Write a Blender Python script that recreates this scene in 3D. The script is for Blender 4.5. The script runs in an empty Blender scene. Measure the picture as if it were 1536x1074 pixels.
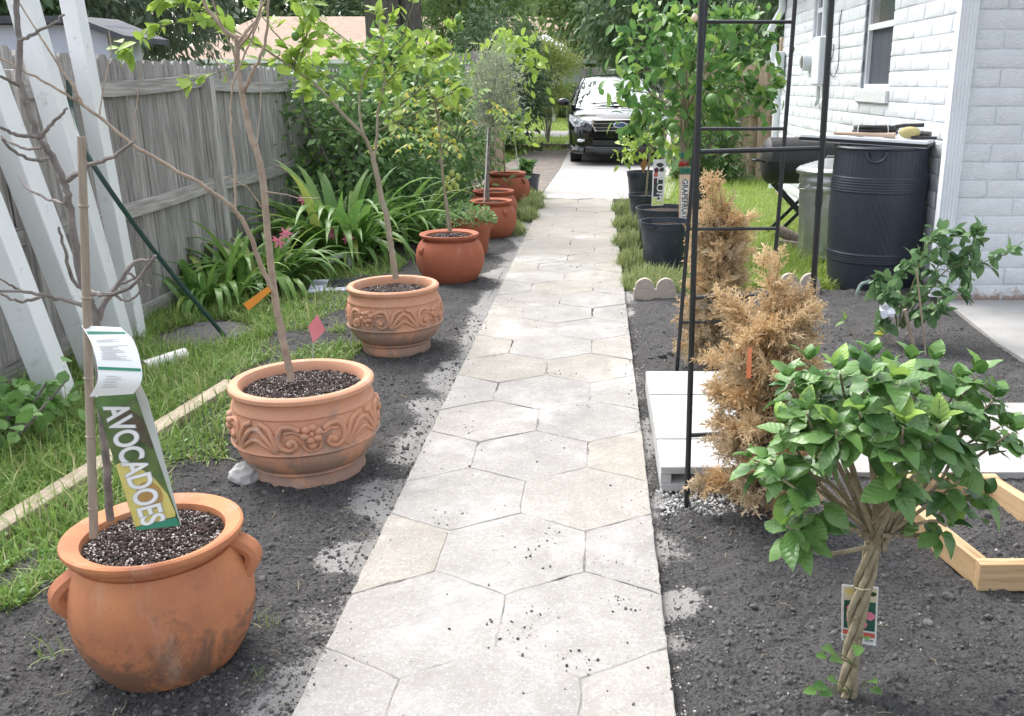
import bpy, math, random
import numpy as np
from mathutils import Vector, Matrix, Euler
R = math.radians
rng = np.random.default_rng(7)
random.seed(7)
scene = bpy.context.scene
col = scene.collection

# ------------------------------------------------------------------ camera
CF, CX, CY, CH = 1365.0, 899.0, 537.0, 1.5           # focal length and principal point in photo pixels, eye height
CP = math.atan(411 / CF)                              # pitch down
cam = bpy.data.objects.new('camera', bpy.data.cameras.new('camera'))
col.objects.link(cam)
cam.location = (0, 0, CH)
cam.rotation_euler = (math.pi / 2 - CP, 0, 0)
cam.data.sensor_width = 36
cam.data.lens = 36 * CF / 1536
cam.data.shift_x = (768 - CX) / 1536
cam.data.clip_start = .05
cam.data.clip_end = 600
scene.camera = cam
# ------------------------------------------------------------------ world, sun, exposure
SUN_EL, SUN_AZ = R(54), R(-40)                        # azimuth from +Y towards +X
w = bpy.data.worlds.new('World'); scene.world = w; w.use_nodes = True
nt = w.node_tree; bg = nt.nodes['Background']
sky = nt.nodes.new('ShaderNodeTexSky'); sky.sky_type = 'NISHITA'; sky.sun_disc = False
sky.sun_elevation = SUN_EL; sky.sun_rotation = SUN_AZ
sky.air_density = 1.0; sky.dust_density = 4.0; sky.ozone_density = 1.0
hs = nt.nodes.new('ShaderNodeHueSaturation'); hs.inputs['Saturation'].default_value = .34
nt.links.new(sky.outputs[0], hs.inputs['Color']); nt.links.new(hs.outputs[0], bg.inputs[0])
bg.inputs[1].default_value = .15
sl = bpy.data.lights.new('sun', 'SUN'); sl.energy = .65; sl.angle = R(40); sl.color = (1, .96, .9)
so = bpy.data.objects.new('sun', sl); col.objects.link(so)
sd = Vector((math.sin(SUN_AZ) * math.cos(SUN_EL), math.cos(SUN_AZ) * math.cos(SUN_EL), math.sin(SUN_EL)))
so.rotation_euler = sd.to_track_quat('Z', 'Y').to_euler(); so.location = (-4, 3, 8)
vs = scene.view_settings
vs.view_transform = 'Standard'; vs.look = 'None'; vs.exposure = 1.63; vs.gamma = 1; vs.use_curve_mapping = False
scene.cycles.max_bounces = 6

# ------------------------------------------------------------------ measuring helpers (photo pixel -> place)
_f = np.array([0, math.cos(CP), -math.sin(CP)]); _u = np.array([0, math.sin(CP), math.cos(CP)])
def _ray(x, y): return _f + np.array([1., 0, 0]) * (x - CX) / CF - _u * (y - CY) / CF
def at(x, y, Y):                                       # point at distance Y along the path
    d = _ray(x, y); return np.array([0, 0, CH]) + d * (Y / d[1])
def gp(x, y, z=0):                                     # point at height z
    d = _ray(x, y); return np.array([0, 0, CH]) + d * ((z - CH) / d[2])
def wx(x, y, X):
    d = _ray(x, y); return np.array([0, 0, CH]) + d * (X / d[0])

# ------------------------------------------------------------------ materials
def nodes(name):
    m = bpy.data.materials.new(name); m.use_nodes = True
    return m, m.node_tree, m.node_tree.nodes['Principled BSDF']
def N(t, kind, **kw):
    n = t.nodes.new(kind)
    for k, v in kw.items():
        if k.startswith('i_'): n.inputs[k[2:].replace('_', ' ')].default_value = v
        else: setattr(n, k, v)
    return n
def rgba(c): return (c[0], c[1], c[2], 1)
def ramp(t, fac, stops):
    r = t.nodes.new('ShaderNodeValToRGB'); e = r.color_ramp.elements
    while len(e) < len(stops): e.new(.5)
    for k, (p, c) in enumerate(stops): e[k].position = p; e[k].color = rgba(c) if len(c) == 3 else c
    t.links.new(fac, r.inputs[0]); return r.outputs[0]
def mixc(t, fac, a, b, mode='MIX'):
    n = t.nodes.new('ShaderNodeMix'); n.data_type = 'RGBA'; n.blend_type = mode
    for s, v in ((n.inputs[0], fac), (n.inputs[6], a), (n.inputs[7], b)):
        if hasattr(v, 'links'): t.links.new(v, s)
        else: s.default_value = v if isinstance(v, float) else rgba(v)
    return n.outputs[2]
def coords(t, space='Object', stretch=(1, 1, 1), jitter=True):
    if space == 'World': src = t.nodes.new('ShaderNodeNewGeometry').outputs['Position']; jitter = False
    else: src = t.nodes.new('ShaderNodeTexCoord').outputs[space]
    if jitter:
        oi = t.nodes.new('ShaderNodeObjectInfo'); mu = N(t, 'ShaderNodeMath', operation='MULTIPLY'); mu.inputs[1].default_value = 37
        t.links.new(oi.outputs['Random'], mu.inputs[0]); ad = N(t, 'ShaderNodeVectorMath', operation='ADD')
        t.links.new(src, ad.inputs[0]); t.links.new(mu.outputs[0], ad.inputs[1]); src = ad.outputs[0]
    mp = t.nodes.new('ShaderNodeMapping'); mp.inputs['Scale'].default_value = stretch
    t.links.new(src, mp.inputs[0]); return mp.outputs[0]
def noise(t, vec, scale, detail=5, rough=.6, dist=0):
    n = N(t, 'ShaderNodeTexNoise', i_Scale=scale, i_Detail=detail, i_Roughness=rough, i_Distortion=dist)
    t.links.new(vec, n.inputs['Vector']); return n.outputs['Fac']
def bump(t, b, h, strength, dist=.01):
    n = N(t, 'ShaderNodeBump', i_Strength=strength, i_Distance=dist)
    t.links.new(h, n.inputs['Height']); t.links.new(n.outputs[0], b.inputs['Normal']); return n
def rndval(t, colr, amt):
    oi = t.nodes.new('ShaderNodeObjectInfo'); mr = N(t, 'ShaderNodeMapRange'); mr.inputs[3].default_value = 1 - amt; mr.inputs[4].default_value = 1 + amt
    t.links.new(oi.outputs['Random'], mr.inputs[0]); h = t.nodes.new('ShaderNodeHueSaturation')
    t.links.new(mr.outputs[0], h.inputs['Value']); t.links.new(colr, h.inputs['Color']); return h.outputs[0]
def M(name, c1, c2=None, scale=8, rough=.7, bmp=0, bscale=60, stretch=(1, 1, 1), metal=0, rnd=0, space='Object', c3=None, s3=20, t3=.6, w3=.05, bd=.01, spec=.5, coat=0, lo=.35, hi=.65):
    m, t, b = nodes(name)
    v = coords(t, space, stretch)
    c2 = c2 or tuple(x * .8 for x in c1)
    c = ramp(t, noise(t, v, scale), [(lo, c1), (hi, c2)])
    if c3:
        k = ramp(t, noise(t, v, s3, 6, .65), [(t3 - w3, (0, 0, 0)), (t3 + w3, (1, 1, 1))]); c = mixc(t, k, c, c3)
    if rnd: c = rndval(t, c, rnd)
    t.links.new(c, b.inputs['Base Color'])
    b.inputs['Roughness'].default_value = rough; b.inputs['Metallic'].default_value = metal
    b.inputs['Specular IOR Level'].default_value = spec; b.inputs['Coat Weight'].default_value = coat
    if bmp: bump(t, b, noise(t, v, bscale, 8, .7), bmp, bd)
    return m
def LEAF(name, c1, c2, rough=.42, trans=.3, c3=None, p3=.93, veins=False, spec=.4):
    m, t, b = nodes(name)
    oi = t.nodes.new('ShaderNodeObjectInfo'); ge = t.nodes.new('ShaderNodeNewGeometry')
    a = N(t, 'ShaderNodeMath', operation='ADD'); t.links.new(oi.outputs['Random'], a.inputs[0]); t.links.new(ge.outputs['Random Per Island'], a.inputs[1])
    fr = N(t, 'ShaderNodeMath', operation='FRACT'); t.links.new(a.outputs[0], fr.inputs[0])
    st = [(0, c1), (.8, c2)]
    if c3: st = [(0, c1), (p3 - .04, c2), (p3, c3)]
    c = ramp(t, fr.outputs[0], st)
    v = t.nodes.new('ShaderNodeTexCoord').outputs['Object']
    c = mixc(t, ramp(t, noise(t, v, 30, 3), [(.3, (0, 0, 0)), (.75, (.4, .4, .4))]), c, tuple(x * 1.5 + .01 for x in c2))
    if veins:
        sp = t.nodes.new('ShaderNodeSeparateXYZ'); t.links.new(v, sp.inputs[0])
        ab = N(t, 'ShaderNodeMath', operation='ABSOLUTE'); t.links.new(sp.outputs[0], ab.inputs[0])
        q = N(t, 'ShaderNodeMath', operation='MULTIPLY_ADD'); q.inputs[1].default_value = -.9; t.links.new(ab.outputs[0], q.inputs[0]); t.links.new(sp.outputs[1], q.inputs[2])
        wv = N(t, 'ShaderNodeMath', operation='MULTIPLY'); wv.inputs[1].default_value = 38; t.links.new(q.outputs[0], wv.inputs[0])
        sn = N(t, 'ShaderNodeMath', operation='SINE'); t.links.new(wv.outputs[0], sn.inputs[0])
        bump(t, b, sn.outputs[0], .12, .012)
        k = ramp(t, sn.outputs[0], [(.88, (0, 0, 0)), (1, (.14, .14, .14))]); c = mixc(t, k, c, tuple(x * 1.9 + .01 for x in c2))
    t.links.new(c, b.inputs['Base Color']); b.inputs['Roughness'].default_value = rough; b.inputs['Specular IOR Level'].default_value = spec
    tr = t.nodes.new('ShaderNodeBsdfTranslucent'); t.links.new(c, tr.inputs[0])
    mx = t.nodes.new('ShaderNodeMixShader'); mx.inputs[0].default_value = trans
    out = t.nodes['Material Output']; t.links.new(b.outputs[0], mx.inputs[1]); t.links.new(tr.outputs[0], mx.inputs[2]); t.links.new(mx.outputs[0], out.inputs[0])
    return m
def TERRA(name, c1, c2, stain, pale, stain_t, zbias=0, s=7, pale_t=.66):
    m, t, b = nodes(name); v = coords(t)
    c = ramp(t, noise(t, v, 5, 6), [(.3, c1), (.7, c2)])
    sp = t.nodes.new('ShaderNodeSeparateXYZ'); t.links.new(t.nodes.new('ShaderNodeTexCoord').outputs['Object'], sp.inputs[0])
    nz = noise(t, v, s, 12, .74, .5)
    a = N(t, 'ShaderNodeMath', operation='MULTIPLY_ADD'); a.inputs[1].default_value = -zbias; t.links.new(sp.outputs[2], a.inputs[0]); t.links.new(nz, a.inputs[2])
    k = ramp(t, a.outputs[0], [(stain_t - .03, (0, 0, 0)), (stain_t + .055, (.78, .78, .78))]); c = mixc(t, k, c, stain)
    k2 = ramp(t, noise(t, v, 11, 8, .7), [(pale_t, (0, 0, 0)), (pale_t + .12, (.55, .55, .55))]); c = mixc(t, k2, c, pale)
    k4 = ramp(t, noise(t, coords(t, 'Object', (1, 1, .25)), 9, 6, .7), [(.56, (0, 0, 0)), (.72, (.4, .4, .4))]); c = mixc(t, k4, c, tuple(.5 * x + .22 for x in pale))
    k3 = ramp(t, noise(t, v, 130, 3, .6), [(.62, (0, 0, 0)), (.72, (.5, .5, .5))]); c = mixc(t, k3, c, tuple(x * .55 for x in c2))
    t.links.new(c, b.inputs['Base Color']); b.inputs['Roughness'].default_value = .72; b.inputs['Specular IOR Level'].default_value = .35
    bump(t, b, noise(t, v, 45, 9, .7), .25, .006); return m

mat = {}
mat['terra1'] = TERRA('terracotta_orange', (.56, .235, .10), (.36, .135, .075), (.14, .088, .062), (.62, .33, .15), .43, .58, 5.5)
mat['terra2'] = TERRA('terracotta_pink', (.60, .32, .20), (.52, .26, .16), (.30, .22, .18), (.68, .48, .35), .41, .55, 4)
mat['terra4'] = TERRA('terracotta_red', (.40, .125, .065), (.34, .10, .055), (.22, .09, .06), (.46, .2, .12), .60, .2, 6)
mat['potmix'] = M('potting_mix', (.022, .014, .012), (.05, .032, .026), 40, .9, .9, 120, bd=.02, c3=(.28, .22, .2), s3=170, t3=.63, w3=.02)
mat['perlite'] = M('perlite', (.62, .58, .55), (.4, .33, .3), 30, .9)
mat['bark_chip'] = M('bark_chip', (.06, .036, .028), (.02, .013, .012), 30, .9, .5)
# soil with pale sand spilt along the path edges
def SOIL():
    m, t, b = nodes('dark_soil'); v = coords(t, 'World')
    c = ramp(t, noise(t, v, 6, 8, .7), [(.3, (.078, .077, .078)), (.7, (.145, .141, .138))])
    k = ramp(t, noise(t, v, 150, 6, .75), [(.48, (0, 0, 0)), (.7, (.75, .75, .75))]); c = mixc(t, k, c, (.20, .195, .192)); k = ramp(t, noise(t, v, 75, 5, .7), [(.38, (.8, .8, .8)), (.52, (0, 0, 0))]); c = mixc(t, k, c, (.028, .027, .028))
    sp = t.nodes.new('ShaderNodeSeparateXYZ'); t.links.new(v, sp.inputs[0])
    def edge(x0, wd, top=.30):
        a = N(t, 'ShaderNodeMath', operation='SUBTRACT'); t.links.new(sp.outputs[0], a.inputs[0]); a.inputs[1].default_value = x0
        q = N(t, 'ShaderNodeMath', operation='ABSOLUTE'); t.links.new(a.outputs[0], q.inputs[0])
        r = N(t, 'ShaderNodeMapRange'); r.inputs[1].default_value = 0; r.inputs[2].default_value = wd; r.inputs[3].default_value = top; r.inputs[4].default_value = -.4
        t.links.new(q.outputs[0], r.inputs[0]); return r.outputs[0]
    e = N(t, 'ShaderNodeMath', operation='MAXIMUM'); t.links.new(edge(-.74, .55), e.inputs[0]); t.links.new(edge(.17, .36, .16), e.inputs[1])
    for (px, py, rr, am) in ((535, 835, .34, .62), (585, 750, .28, .55), (645, 610, .28, .42), (1012, 905, .30, .40), (1008, 960, .26, .32), (985, 745, .28, .40), (600, 690, .25, .36), (700, 520, .35, .2), (960, 520, .3, .2)):   # spilt sand
        g_ = gp(px, py); dn = N(t, 'ShaderNodeVectorMath', operation='DISTANCE'); t.links.new(v, dn.inputs[0]); dn.inputs[1].default_value = tuple(g_)
        r = N(t, 'ShaderNodeMapRange'); r.inputs[1].default_value = 0; r.inputs[2].default_value = rr; r.inputs[3].default_value = am; r.inputs[4].default_value = -.5; t.links.new(dn.outputs['Value'], r.inputs[0])
        e2 = N(t, 'ShaderNodeMath', operation='MAXIMUM'); t.links.new(e.outputs[0], e2.inputs[0]); t.links.new(r.outputs[0], e2.inputs[1]); e = e2
    n2 = N(t, 'ShaderNodeMath', operation='ADD'); t.links.new(noise(t, v, 2.1, 3, .5), n2.inputs[0]); t.links.new(e.outputs[0], n2.inputs[1])
    n3 = N(t, 'ShaderNodeMath', operation='MULTIPLY_ADD'); n3.inputs[1].default_value = .62; t.links.new(noise(t, v, 70, 8, .85), n3.inputs[0]); t.links.new(n2.outputs[0], n3.inputs[2])
    k = ramp(t, n3.outputs[0], [(.93, (0, 0, 0)), (1.06, (.9, .9, .9))]); c = mixc(t, k, c, (.46, .45, .435))
    t.links.new(c, b.inputs['Base Color']); b.inputs['Roughness'].default_value = .95; b.inputs['Specular IOR Level'].default_value = .2
    bump(t, b, noise(t, v, 80, 9, .75), 1.0, .022); return m
mat['soil'] = SOIL()
mat['clod'] = M('soil_clod', (.08, .079, .08), (.155, .151, .148), 30, .95, .6, 90, space='World', spec=.2)
mat['fleck'] = M('pale_fleck', (.5, .48, .44), (.3, .28, .25), 30, .9)
mat['straw'] = M('dry_straw', (.42, .36, .22), (.3, .25, .14), 30, .8)
def PAVE():
    m, t, b = nodes('concrete_paver'); v = coords(t, 'World')
    c = ramp(t, noise(t, v, 4.5, 9, .72), [(.30, (.25, .242, .226)), (.68, (.40, .388, .366))])
    k = ramp(t, noise(t, v, 60, 6, .75), [(.36, (.65, .65, .65)), (.55, (0, 0, 0))]); c = mixc(t, k, c, (.27, .255, .235))
    k = ramp(t, noise(t, v, 120, 4, .7), [(.56, (0, 0, 0)), (.68, (.75, .75, .75))]); c = mixc(t, k, c, (.52, .51, .49))
    k = ramp(t, noise(t, v, 170, 3, .6), [(.30, (.7, .7, .7)), (.42, (0, 0, 0))]); c = mixc(t, k, c, (.20, .19, .18))
    k = ramp(t, noise(t, v, 1.7, 6, .65, .4), [(.53, (0, 0, 0)), (.7, (.65, .65, .65))]); c = mixc(t, k, c, (.55, .545, .535))
    oi = t.nodes.new('ShaderNodeObjectInfo'); tint = ramp(t, oi.outputs['Random'], [(0, (.92, .92, .935)), (.45, (1, 1, 1)), (.7, (1.0, .99, .965)), (.88, (1.0, .97, .915)), (1, (.94, .93, .915))])
    c = mixc(t, 1.0, c, tint, 'MULTIPLY')
    kd = ramp(t, noise(t, v, 26, 6, .75, .6), [(.665, (0, 0, 0)), (.70, (.75, .75, .75))]); km = ramp(t, noise(t, v, 1.1, 3), [(.5, (0, 0, 0)), (.62, (1, 1, 1))])
    c = mixc(t, mixc(t, 1.0, kd, km, 'MULTIPLY'), c, (.13, .12, .115))
    sp = t.nodes.new('ShaderNodeSeparateXYZ'); t.links.new(v, sp.inputs[0])           # trodden dirt on the far stretch
    r = N(t, 'ShaderNodeMapRange'); r.inputs[1].default_value = 6; r.inputs[2].default_value = 9; r.inputs[3].default_value = -.25; r.inputs[4].default_value = .16; t.links.new(sp.outputs[1], r.inputs[0])
    ad = N(t, 'ShaderNodeMath', operation='ADD'); t.links.new(noise(t, v, 2.6, 7, .7), ad.inputs[0]); t.links.new(r.outputs[0], ad.inputs[1])
    k = ramp(t, ad.outputs[0], [(.5, (0, 0, 0)), (.7, (.8, .8, .8))]); c = mixc(t, k, c, (.31, .285, .25))
    t.links.new(c, b.inputs['Base Color']); b.inputs['Roughness'].default_value = .85; b.inputs['Specular IOR Level'].default_value = .3
    bump(t, b, noise(t, v, 150, 8, .75), .35, .004); return m
mat['paver'] = PAVE()
mat['joint'] = M('joint_sand', (.36, .345, .32), (.05, .046, .042), 2.6, .95, .5, 90, space='World', lo=.44, hi=.58)
mat['concrete'] = M('concrete', (.38, .375, .365), (.29, .285, .275), 2.5, .85, .3, 120, space='World', c3=(.38, .37, .36), s3=90, t3=.62)
mat['drive'] = M('driveway_concrete', (.40, .395, .385), (.32, .315, .305), 1.2, .85, .2, 60, space='World', c3=(.38, .36, .33), s3=7, t3=.68)
mat['block'] = M('concrete_block', (.47, .47, .465), (.39, .39, .385), 10, .9, .5, 160, rnd=.05, bd=.004)
mat['scallop'] = M('scallop_edging', (.48, .42, .35), (.38, .33, .28), 14, .9, .5, 120)
mat['greywood'] = M('weathered_wood', (.46, .44, .42), (.20, .19, .18), 9, .85, .7, 30, (6, 6, .35), rnd=.25, c3=(.07, .063, .06), s3=5, t3=.66, w3=.03, bd=.006)
mat['rail'] = M('weathered_rail', (.50, .48, .455), (.26, .245, .23), 9, .85, .7, 30, (6, .35, 6), rnd=.15, c3=(.08, .07, .065), s3=5, t3=.66, w3=.03, bd=.006)
mat['tanwood'] = M('cedar_fence_wood', (.55, .43, .31), (.37, .27, .19), 8, .8, .5, 30, (5, 5, .4), rnd=.16, c3=(.12, .08, .055), s3=5, t3=.7, w3=.03)
mat['lumber'] = M('pine_lumber', (.58, .41, .23), (.46, .30, .155), 7, .7, .3, 40, (7, .5, 7), c3=(.33, .19, .09), s3=7, t3=.64, w3=.06)
mat['oldlumber'] = M('weathered_lumber', (.50, .43, .33), (.36, .29, .21), 8, .85, .5, 40, (8, .5, 8), c3=(.2, .15, .1), s3=7, t3=.66, w3=.05)
mat['vinyl'] = M('white_vinyl', (.84, .86, .88), (.80, .83, .85), 3, .3, .05, 20, c3=(.55, .56, .54), s3=16, t3=.68, w3=.06)
mat['pvc'] = M('white_pvc', (.78, .78, .76), (.7, .7, .67), 6, .35, c3=(.4, .38, .34), s3=18, t3=.68)
mat['white'] = M('white_trim', (.76, .79, .82), (.70, .73, .76), 3, .5, .1, 40)
def BRICK():
    m, t, b = nodes('painted_brick'); v = coords(t, 'World')
    c = ramp(t, noise(t, v, 7, 6), [(.3, (.72, .755, .79)), (.7, (.79, .82, .85))])
    sp = t.nodes.new('ShaderNodeSeparateXYZ'); t.links.new(v, sp.inputs[0])
    r = N(t, 'ShaderNodeMapRange'); r.inputs[1].default_value = 0; r.inputs[2].default_value = .16; r.inputs[3].default_value = .34; r.inputs[4].default_value = -.1; t.links.new(sp.outputs[2], r.inputs[0])
    ad = N(t, 'ShaderNodeMath', operation='ADD'); t.links.new(noise(t, v, 11, 6, .7), ad.inputs[0]); t.links.new(r.outputs[0], ad.inputs[1])
    k = ramp(t, ad.outputs[0], [(.58, (0, 0, 0)), (.72, (.8, .8, .8))]); c = mixc(t, k, c, (.34, .2, .13))
    t.links.new(c, b.inputs['Base Color']); b.inputs['Roughness'].default_value = .6
    vs_ = coords(t, 'World', (1, 1, 2.2)); bump(t, b, noise(t, vs_, 30, 7, .6, 1.8), .75, .020); return m
mat['brick'] = BRICK()
mat['mortar'] = M('painted_mortar', (.66, .695, .73), (.6, .64, .68), 8, .8, .3, 60, space='World')
mat['stone_sill'] = M('concrete_sill', (.68, .7, .71), (.55, .57, .58), 30, .8, .6, 70)
mat['screen'] = M('insect_screen', (.045, .055, .075), (.07, .08, .10), 2, .55, stretch=(12, 12, .2))
mat['glass'] = M('window_glass', (.09, .11, .12), (.15, .13, .12), 1.5, .06, spec=.8)
mat['black'] = M('black_powder_coat', (.012, .014, .017), (.018, .02, .024), 10, .38, .1, 200)
mat['grill'] = M('grill_enamel', (.012, .013, .016), (.03, .03, .033), 5, .5, .1, 80)
mat['potblack'] = M('black_nursery_plastic', (.020, .030, .046), (.032, .042, .060), 6, .4, .1, 40, c3=(.09, .09, .09), s3=14, t3=.66, w3=.08)
mat['barrel'] = M('rain_barrel_plastic', (.018, .024, .038), (.026, .032, .047), 5, .42, .05, 40, c3=(.05, .06, .075), s3=7, t3=.72, w3=.08)
mat['galv'] = M('galvanised_steel', (.52, .54, .55), (.38, .40, .41), 9, .34, .05, 60, metal=.8)
mat['rubber'] = M('rubber_hose', (.015, .016, .018), (.03, .03, .032), 20, .45)
mat['gripbrush'] = M('brush_bristle', (.62, .53, .24), (.5, .42, .2), 40, .9, .8, 160, (1, 1, 8))
mat['handlewood'] = M('brush_handle', (.5, .37, .28), (.42, .3, .22), 10, .6)
mat['greenhose'] = M('green_hose', (.30, .40, .34), (.16, .24, .2), 20, .4)
mat['greenpole'] = M('green_pole', (.012, .045, .04), (.02, .06, .05), 20, .4)
mat['bamboo'] = M('bamboo_stake', (.34, .28, .215), (.25, .20, .155), 9, .65, .2, 50, (8, 8, 1))
mat['barkgrey'] = M('grey_bark', (.27, .24, .225), (.13, .115, .105), 18, .85, .6, 70)
mat['barktan'] = M('tan_bark', (.40, .32, .25), (.27, .205, .155), 16, .8, .5, 60, c3=(.14, .1, .08), s3=30, t3=.68)
mat['barklight'] = M('pale_bark', (.36, .315, .235), (.26, .22, .15), 16, .8, .4, 60)
mat['twig'] = M('green_twig', (.16, .18, .075), (.11, .12, .055), 16, .7)
mat['hibtrunk'] = M('braided_bark', (.37, .315, .215), (.24, .2, .125), 22, .8, .7, 80, c3=(.15, .12, .075), s3=40, t3=.62)
mat['bigtrunk'] = M('oak_bark', (.19, .17, .155), (.09, .08, .072), 5, .9, 1, 18, (3, 3, .6), space='World', bd=.05)
mat['deadstem'] = M('dead_stem', (.10, .065, .045), (.05, .035, .026), 20, .9)
mat['flagpink'] = M('pink_flag', (.72, .24, .28), (.62, .18, .22), 10, .6)
mat['tagorange'] = M('orange_tag', (.72, .29, .02), (.6, .22, .015), 10, .5)
mat['orangeribbon'] = M('orange_ribbon', (.70, .22, .09), (.6, .16, .06), 10, .5)
mat['red'] = M('red_ribbon', (.42, .02, .03), (.34, .015, .02), 10, .45)
mat['tie'] = M('green_tie_tape', (.02, .19, .13), (.02, .14, .1), 10, .5)
mat['tiewhite'] = M('cable_tie', (.7, .7, .7), None, 10, .5)
mat['paper'] = M('tag_card', (.80, .82, .82), (.75, .77, .77), 4, .45)
mat['print_grey'] = M('print_grey', (.42, .44, .45), None, 10, .6)
mat['print_green'] = M('print_green', (.03, .24, .15), None, 10, .5)
mat['print_dark'] = M('print_black', (.012, .014, .015), (.05, .055, .055), 14, .5)
mat['print_white'] = M('print_white', (.80, .80, .78), None, 10, .5)
mat['print_red'] = M('print_red', (.62, .13, .10), None, 10, .5)
mat['print_maroon'] = M('print_maroon', (.09, .02, .035), None, 10, .5)
mat['print_pink'] = M('print_pink', (.75, .25, .32), (.66, .15, .24), 30, .5)
mat['print_teal'] = M('print_teal', (.015, .07, .05), (.03, .12, .08), 30, .5)
mat['print_cream'] = M('print_cream', (.66, .6, .42), (.6, .52, .33), 20, .5)
mat['print_yellow'] = M('print_yellow', (.66, .58, .2), (.6, .5, .14), 20, .5)
mat['print_lime'] = M('print_lime', (.66, .72, .26), None, 20, .5)
mat['print_avogreen'] = M('print_avocado_green', (.025, .06, .015), (.10, .15, .04), 14, .4, c3=(.2, .25, .12), s3=30, t3=.68)
mat['print_avoskin'] = M('print_avocado_skin', (.05, .035, .025), (.09, .075, .035), 20, .4)
mat['print_avoflesh'] = M('print_avocado_flesh', (.58, .50, .15), (.5, .4, .1), 20, .4)
mat['print_avopit'] = M('print_avocado_pit', (.42, .26, .08), (.36, .2, .06), 20, .4)
mat['print_peach'] = M('print_peach', (.78, .58, .38), (.7, .5, .42), 20, .5)
# plants
mat['hib_dark'] = LEAF('hibiscus_leaf_dark', (.036, .105, .034), (.13, .25, .065), .32, .22, veins=True, spec=.5)
mat['hib_light'] = LEAF('hibiscus_leaf_light', (.13, .28, .05), (.27, .42, .09), .36, .35, veins=True)
mat['hib_yellow'] = LEAF('hibiscus_leaf_yellow', (.5, .42, .04), (.55, .5, .06), .45, .3)
mat['citrus_leaf'] = LEAF('citrus_leaf', (.045, .13, .04), (.15, .29, .075), .34, .34, (.30, .45, .10), .82)
mat['lime_leaf'] = LEAF('pale_citrus_leaf', (.17, .30, .05), (.32, .44, .08), .42, .42)
mat['lime_dark'] = LEAF('mid_citrus_leaf', (.08, .18, .045), (.17, .29, .07), .42, .35)
mat['star_leaf'] = LEAF('starfruit_leaf', (.12, .26, .065), (.26, .38, .10), .5, .4, (.58, .46, .06), .78)
mat['olive_leaf'] = LEAF('olive_leaf', (.21, .25, .16), (.34, .38, .27), .5, .25)
mat['herb_leaf'] = LEAF('herb_leaf', (.10, .19, .06), (.2, .32, .12), .5, .3)
mat['strap_leaf'] = LEAF('strap_leaf', (.075, .18, .045), (.20, .34, .08), .34, .34, (.34, .38, .10), .94)
mat['rose_leaf'] = LEAF('rose_leaf', (.07, .16, .065), (.16, .27, .12), .45, .3)
mat['shrub_leaf'] = LEAF('shrub_leaf', (.05, .12, .045), (.14, .25, .08), .42, .35, (.22, .36, .11), .84)
mat['weed_leaf'] = LEAF('weed_leaf', (.08, .19, .05), (.17, .31, .09), .5, .3)
mat['tree_dark'] = LEAF('tree_leaf_dark', (.055, .105, .055), (.12, .185, .09), .6, .3, (.18, .25, .12), .88)
mat['tree_mid'] = LEAF('tree_leaf_mid', (.09, .16, .055), (.19, .28, .10), .6, .35)
mat['tree_pale'] = LEAF('tree_leaf_pale', (.18, .26, .07), (.34, .40, .12), .6, .4)
mat['moss_leaf'] = LEAF('mossy_oak_leaf', (.075, .11, .075), (.17, .21, .155), .7, .25)
mat['grass'] = LEAF('grass_blade', (.11, .21, .045), (.25, .37, .09), .5, .35, (.46, .42, .23), .88)
mat['lawn_blade'] = LEAF('lawn_blade', (.18, .29, .05), (.33, .43, .09), .5, .4)
mat['tuft'] = LEAF('tuft_blade', (.15, .22, .07), (.31, .37, .15), .5, .35, (.46, .42, .26), .86)
mat['dead'] = LEAF('dead_cedar', (.42, .31, .165), (.74, .58, .36), .85, .26, (.46, .26, .12), .88)
mat['deadb'] = LEAF('dead_cedar_grey', (.34, .26, .15), (.68, .55, .35), .85, .25, (.30, .29, .12), .9)
mat['petal'] = LEAF('pink_petal', (.6, .1, .2), (.72, .25, .36), .5, .3)
mat['fruit'] = M('green_fruit', (.07, .17, .03), (.11, .22, .045), 20, .4, .3, 150)
mat['starfruit'] = M('yellow_green_fruit', (.38, .42, .1), (.28, .36, .08), 20, .4)
mat['driedleaf'] = M('dried_leaf', (.35, .19, .07), (.25, .13, .05), 20, .7)
mat['lawn'] = M('lawn_ground', (.10, .15, .045), (.16, .20, .06), 1.5, .95, .6, 60, space='World')
mat['ground'] = M('bare_ground', (.11, .09, .07), (.17, .145, .115), 2, .95, .6, 60, space='World', c3=(.09, .11, .04), s3=3, t3=.55)
mat['dirt'] = M('gravel_dirt', (.24, .21, .18), (.15, .13, .11), 5, .95, .7, 60, space='World', c3=(.38, .35, .32), s3=70, t3=.62)
mat['mulch'] = M('mulch', (.045, .038, .032), (.09, .075, .062), 12, .95, .8, 60, space='World')
mat['carpaint'] = M('black_car_paint', (.004, .005, .006), None, 5, .10, coat=.6, spec=.5)
mat['chrome'] = M('chrome', (.75, .77, .79), None, 5, .14, metal=1)
mat['carglass'] = M('windscreen_glass', (.30, .34, .35), None, 5, .03, spec=1.0, coat=1.0, metal=.75)
mat['lamp'] = M('headlight_lens', (.62, .65, .68), (.4, .42, .45), 12, .1, spec=.9)
mat['tyre'] = M('tyre', (.014, .014, .015), None, 5, .75)
mat['blue'] = M('badge_blue', (.01, .05, .22), None, 5, .3)
mat['darkplastic'] = M('dark_plastic', (.012, .012, .014), None, 5, .5)
mat['roof_tan'] = M('tan_shingle', (.44, .33, .26), (.35, .26, .20), 3, .9, .3, 40, c3=(.35, .26, .2), s3=9, t3=.6)
mat['roof_dark'] = M('dark_shingle', (.10, .105, .12), (.06, .065, .075), 3, .9)
mat['shedwall'] = M('shed_wall', (.52, .55, .66), (.47, .5, .6), 2, .8)
mat['farwall'] = M('far_wall', (.55, .62, .60), (.47, .54, .52), 2, .8)
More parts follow.
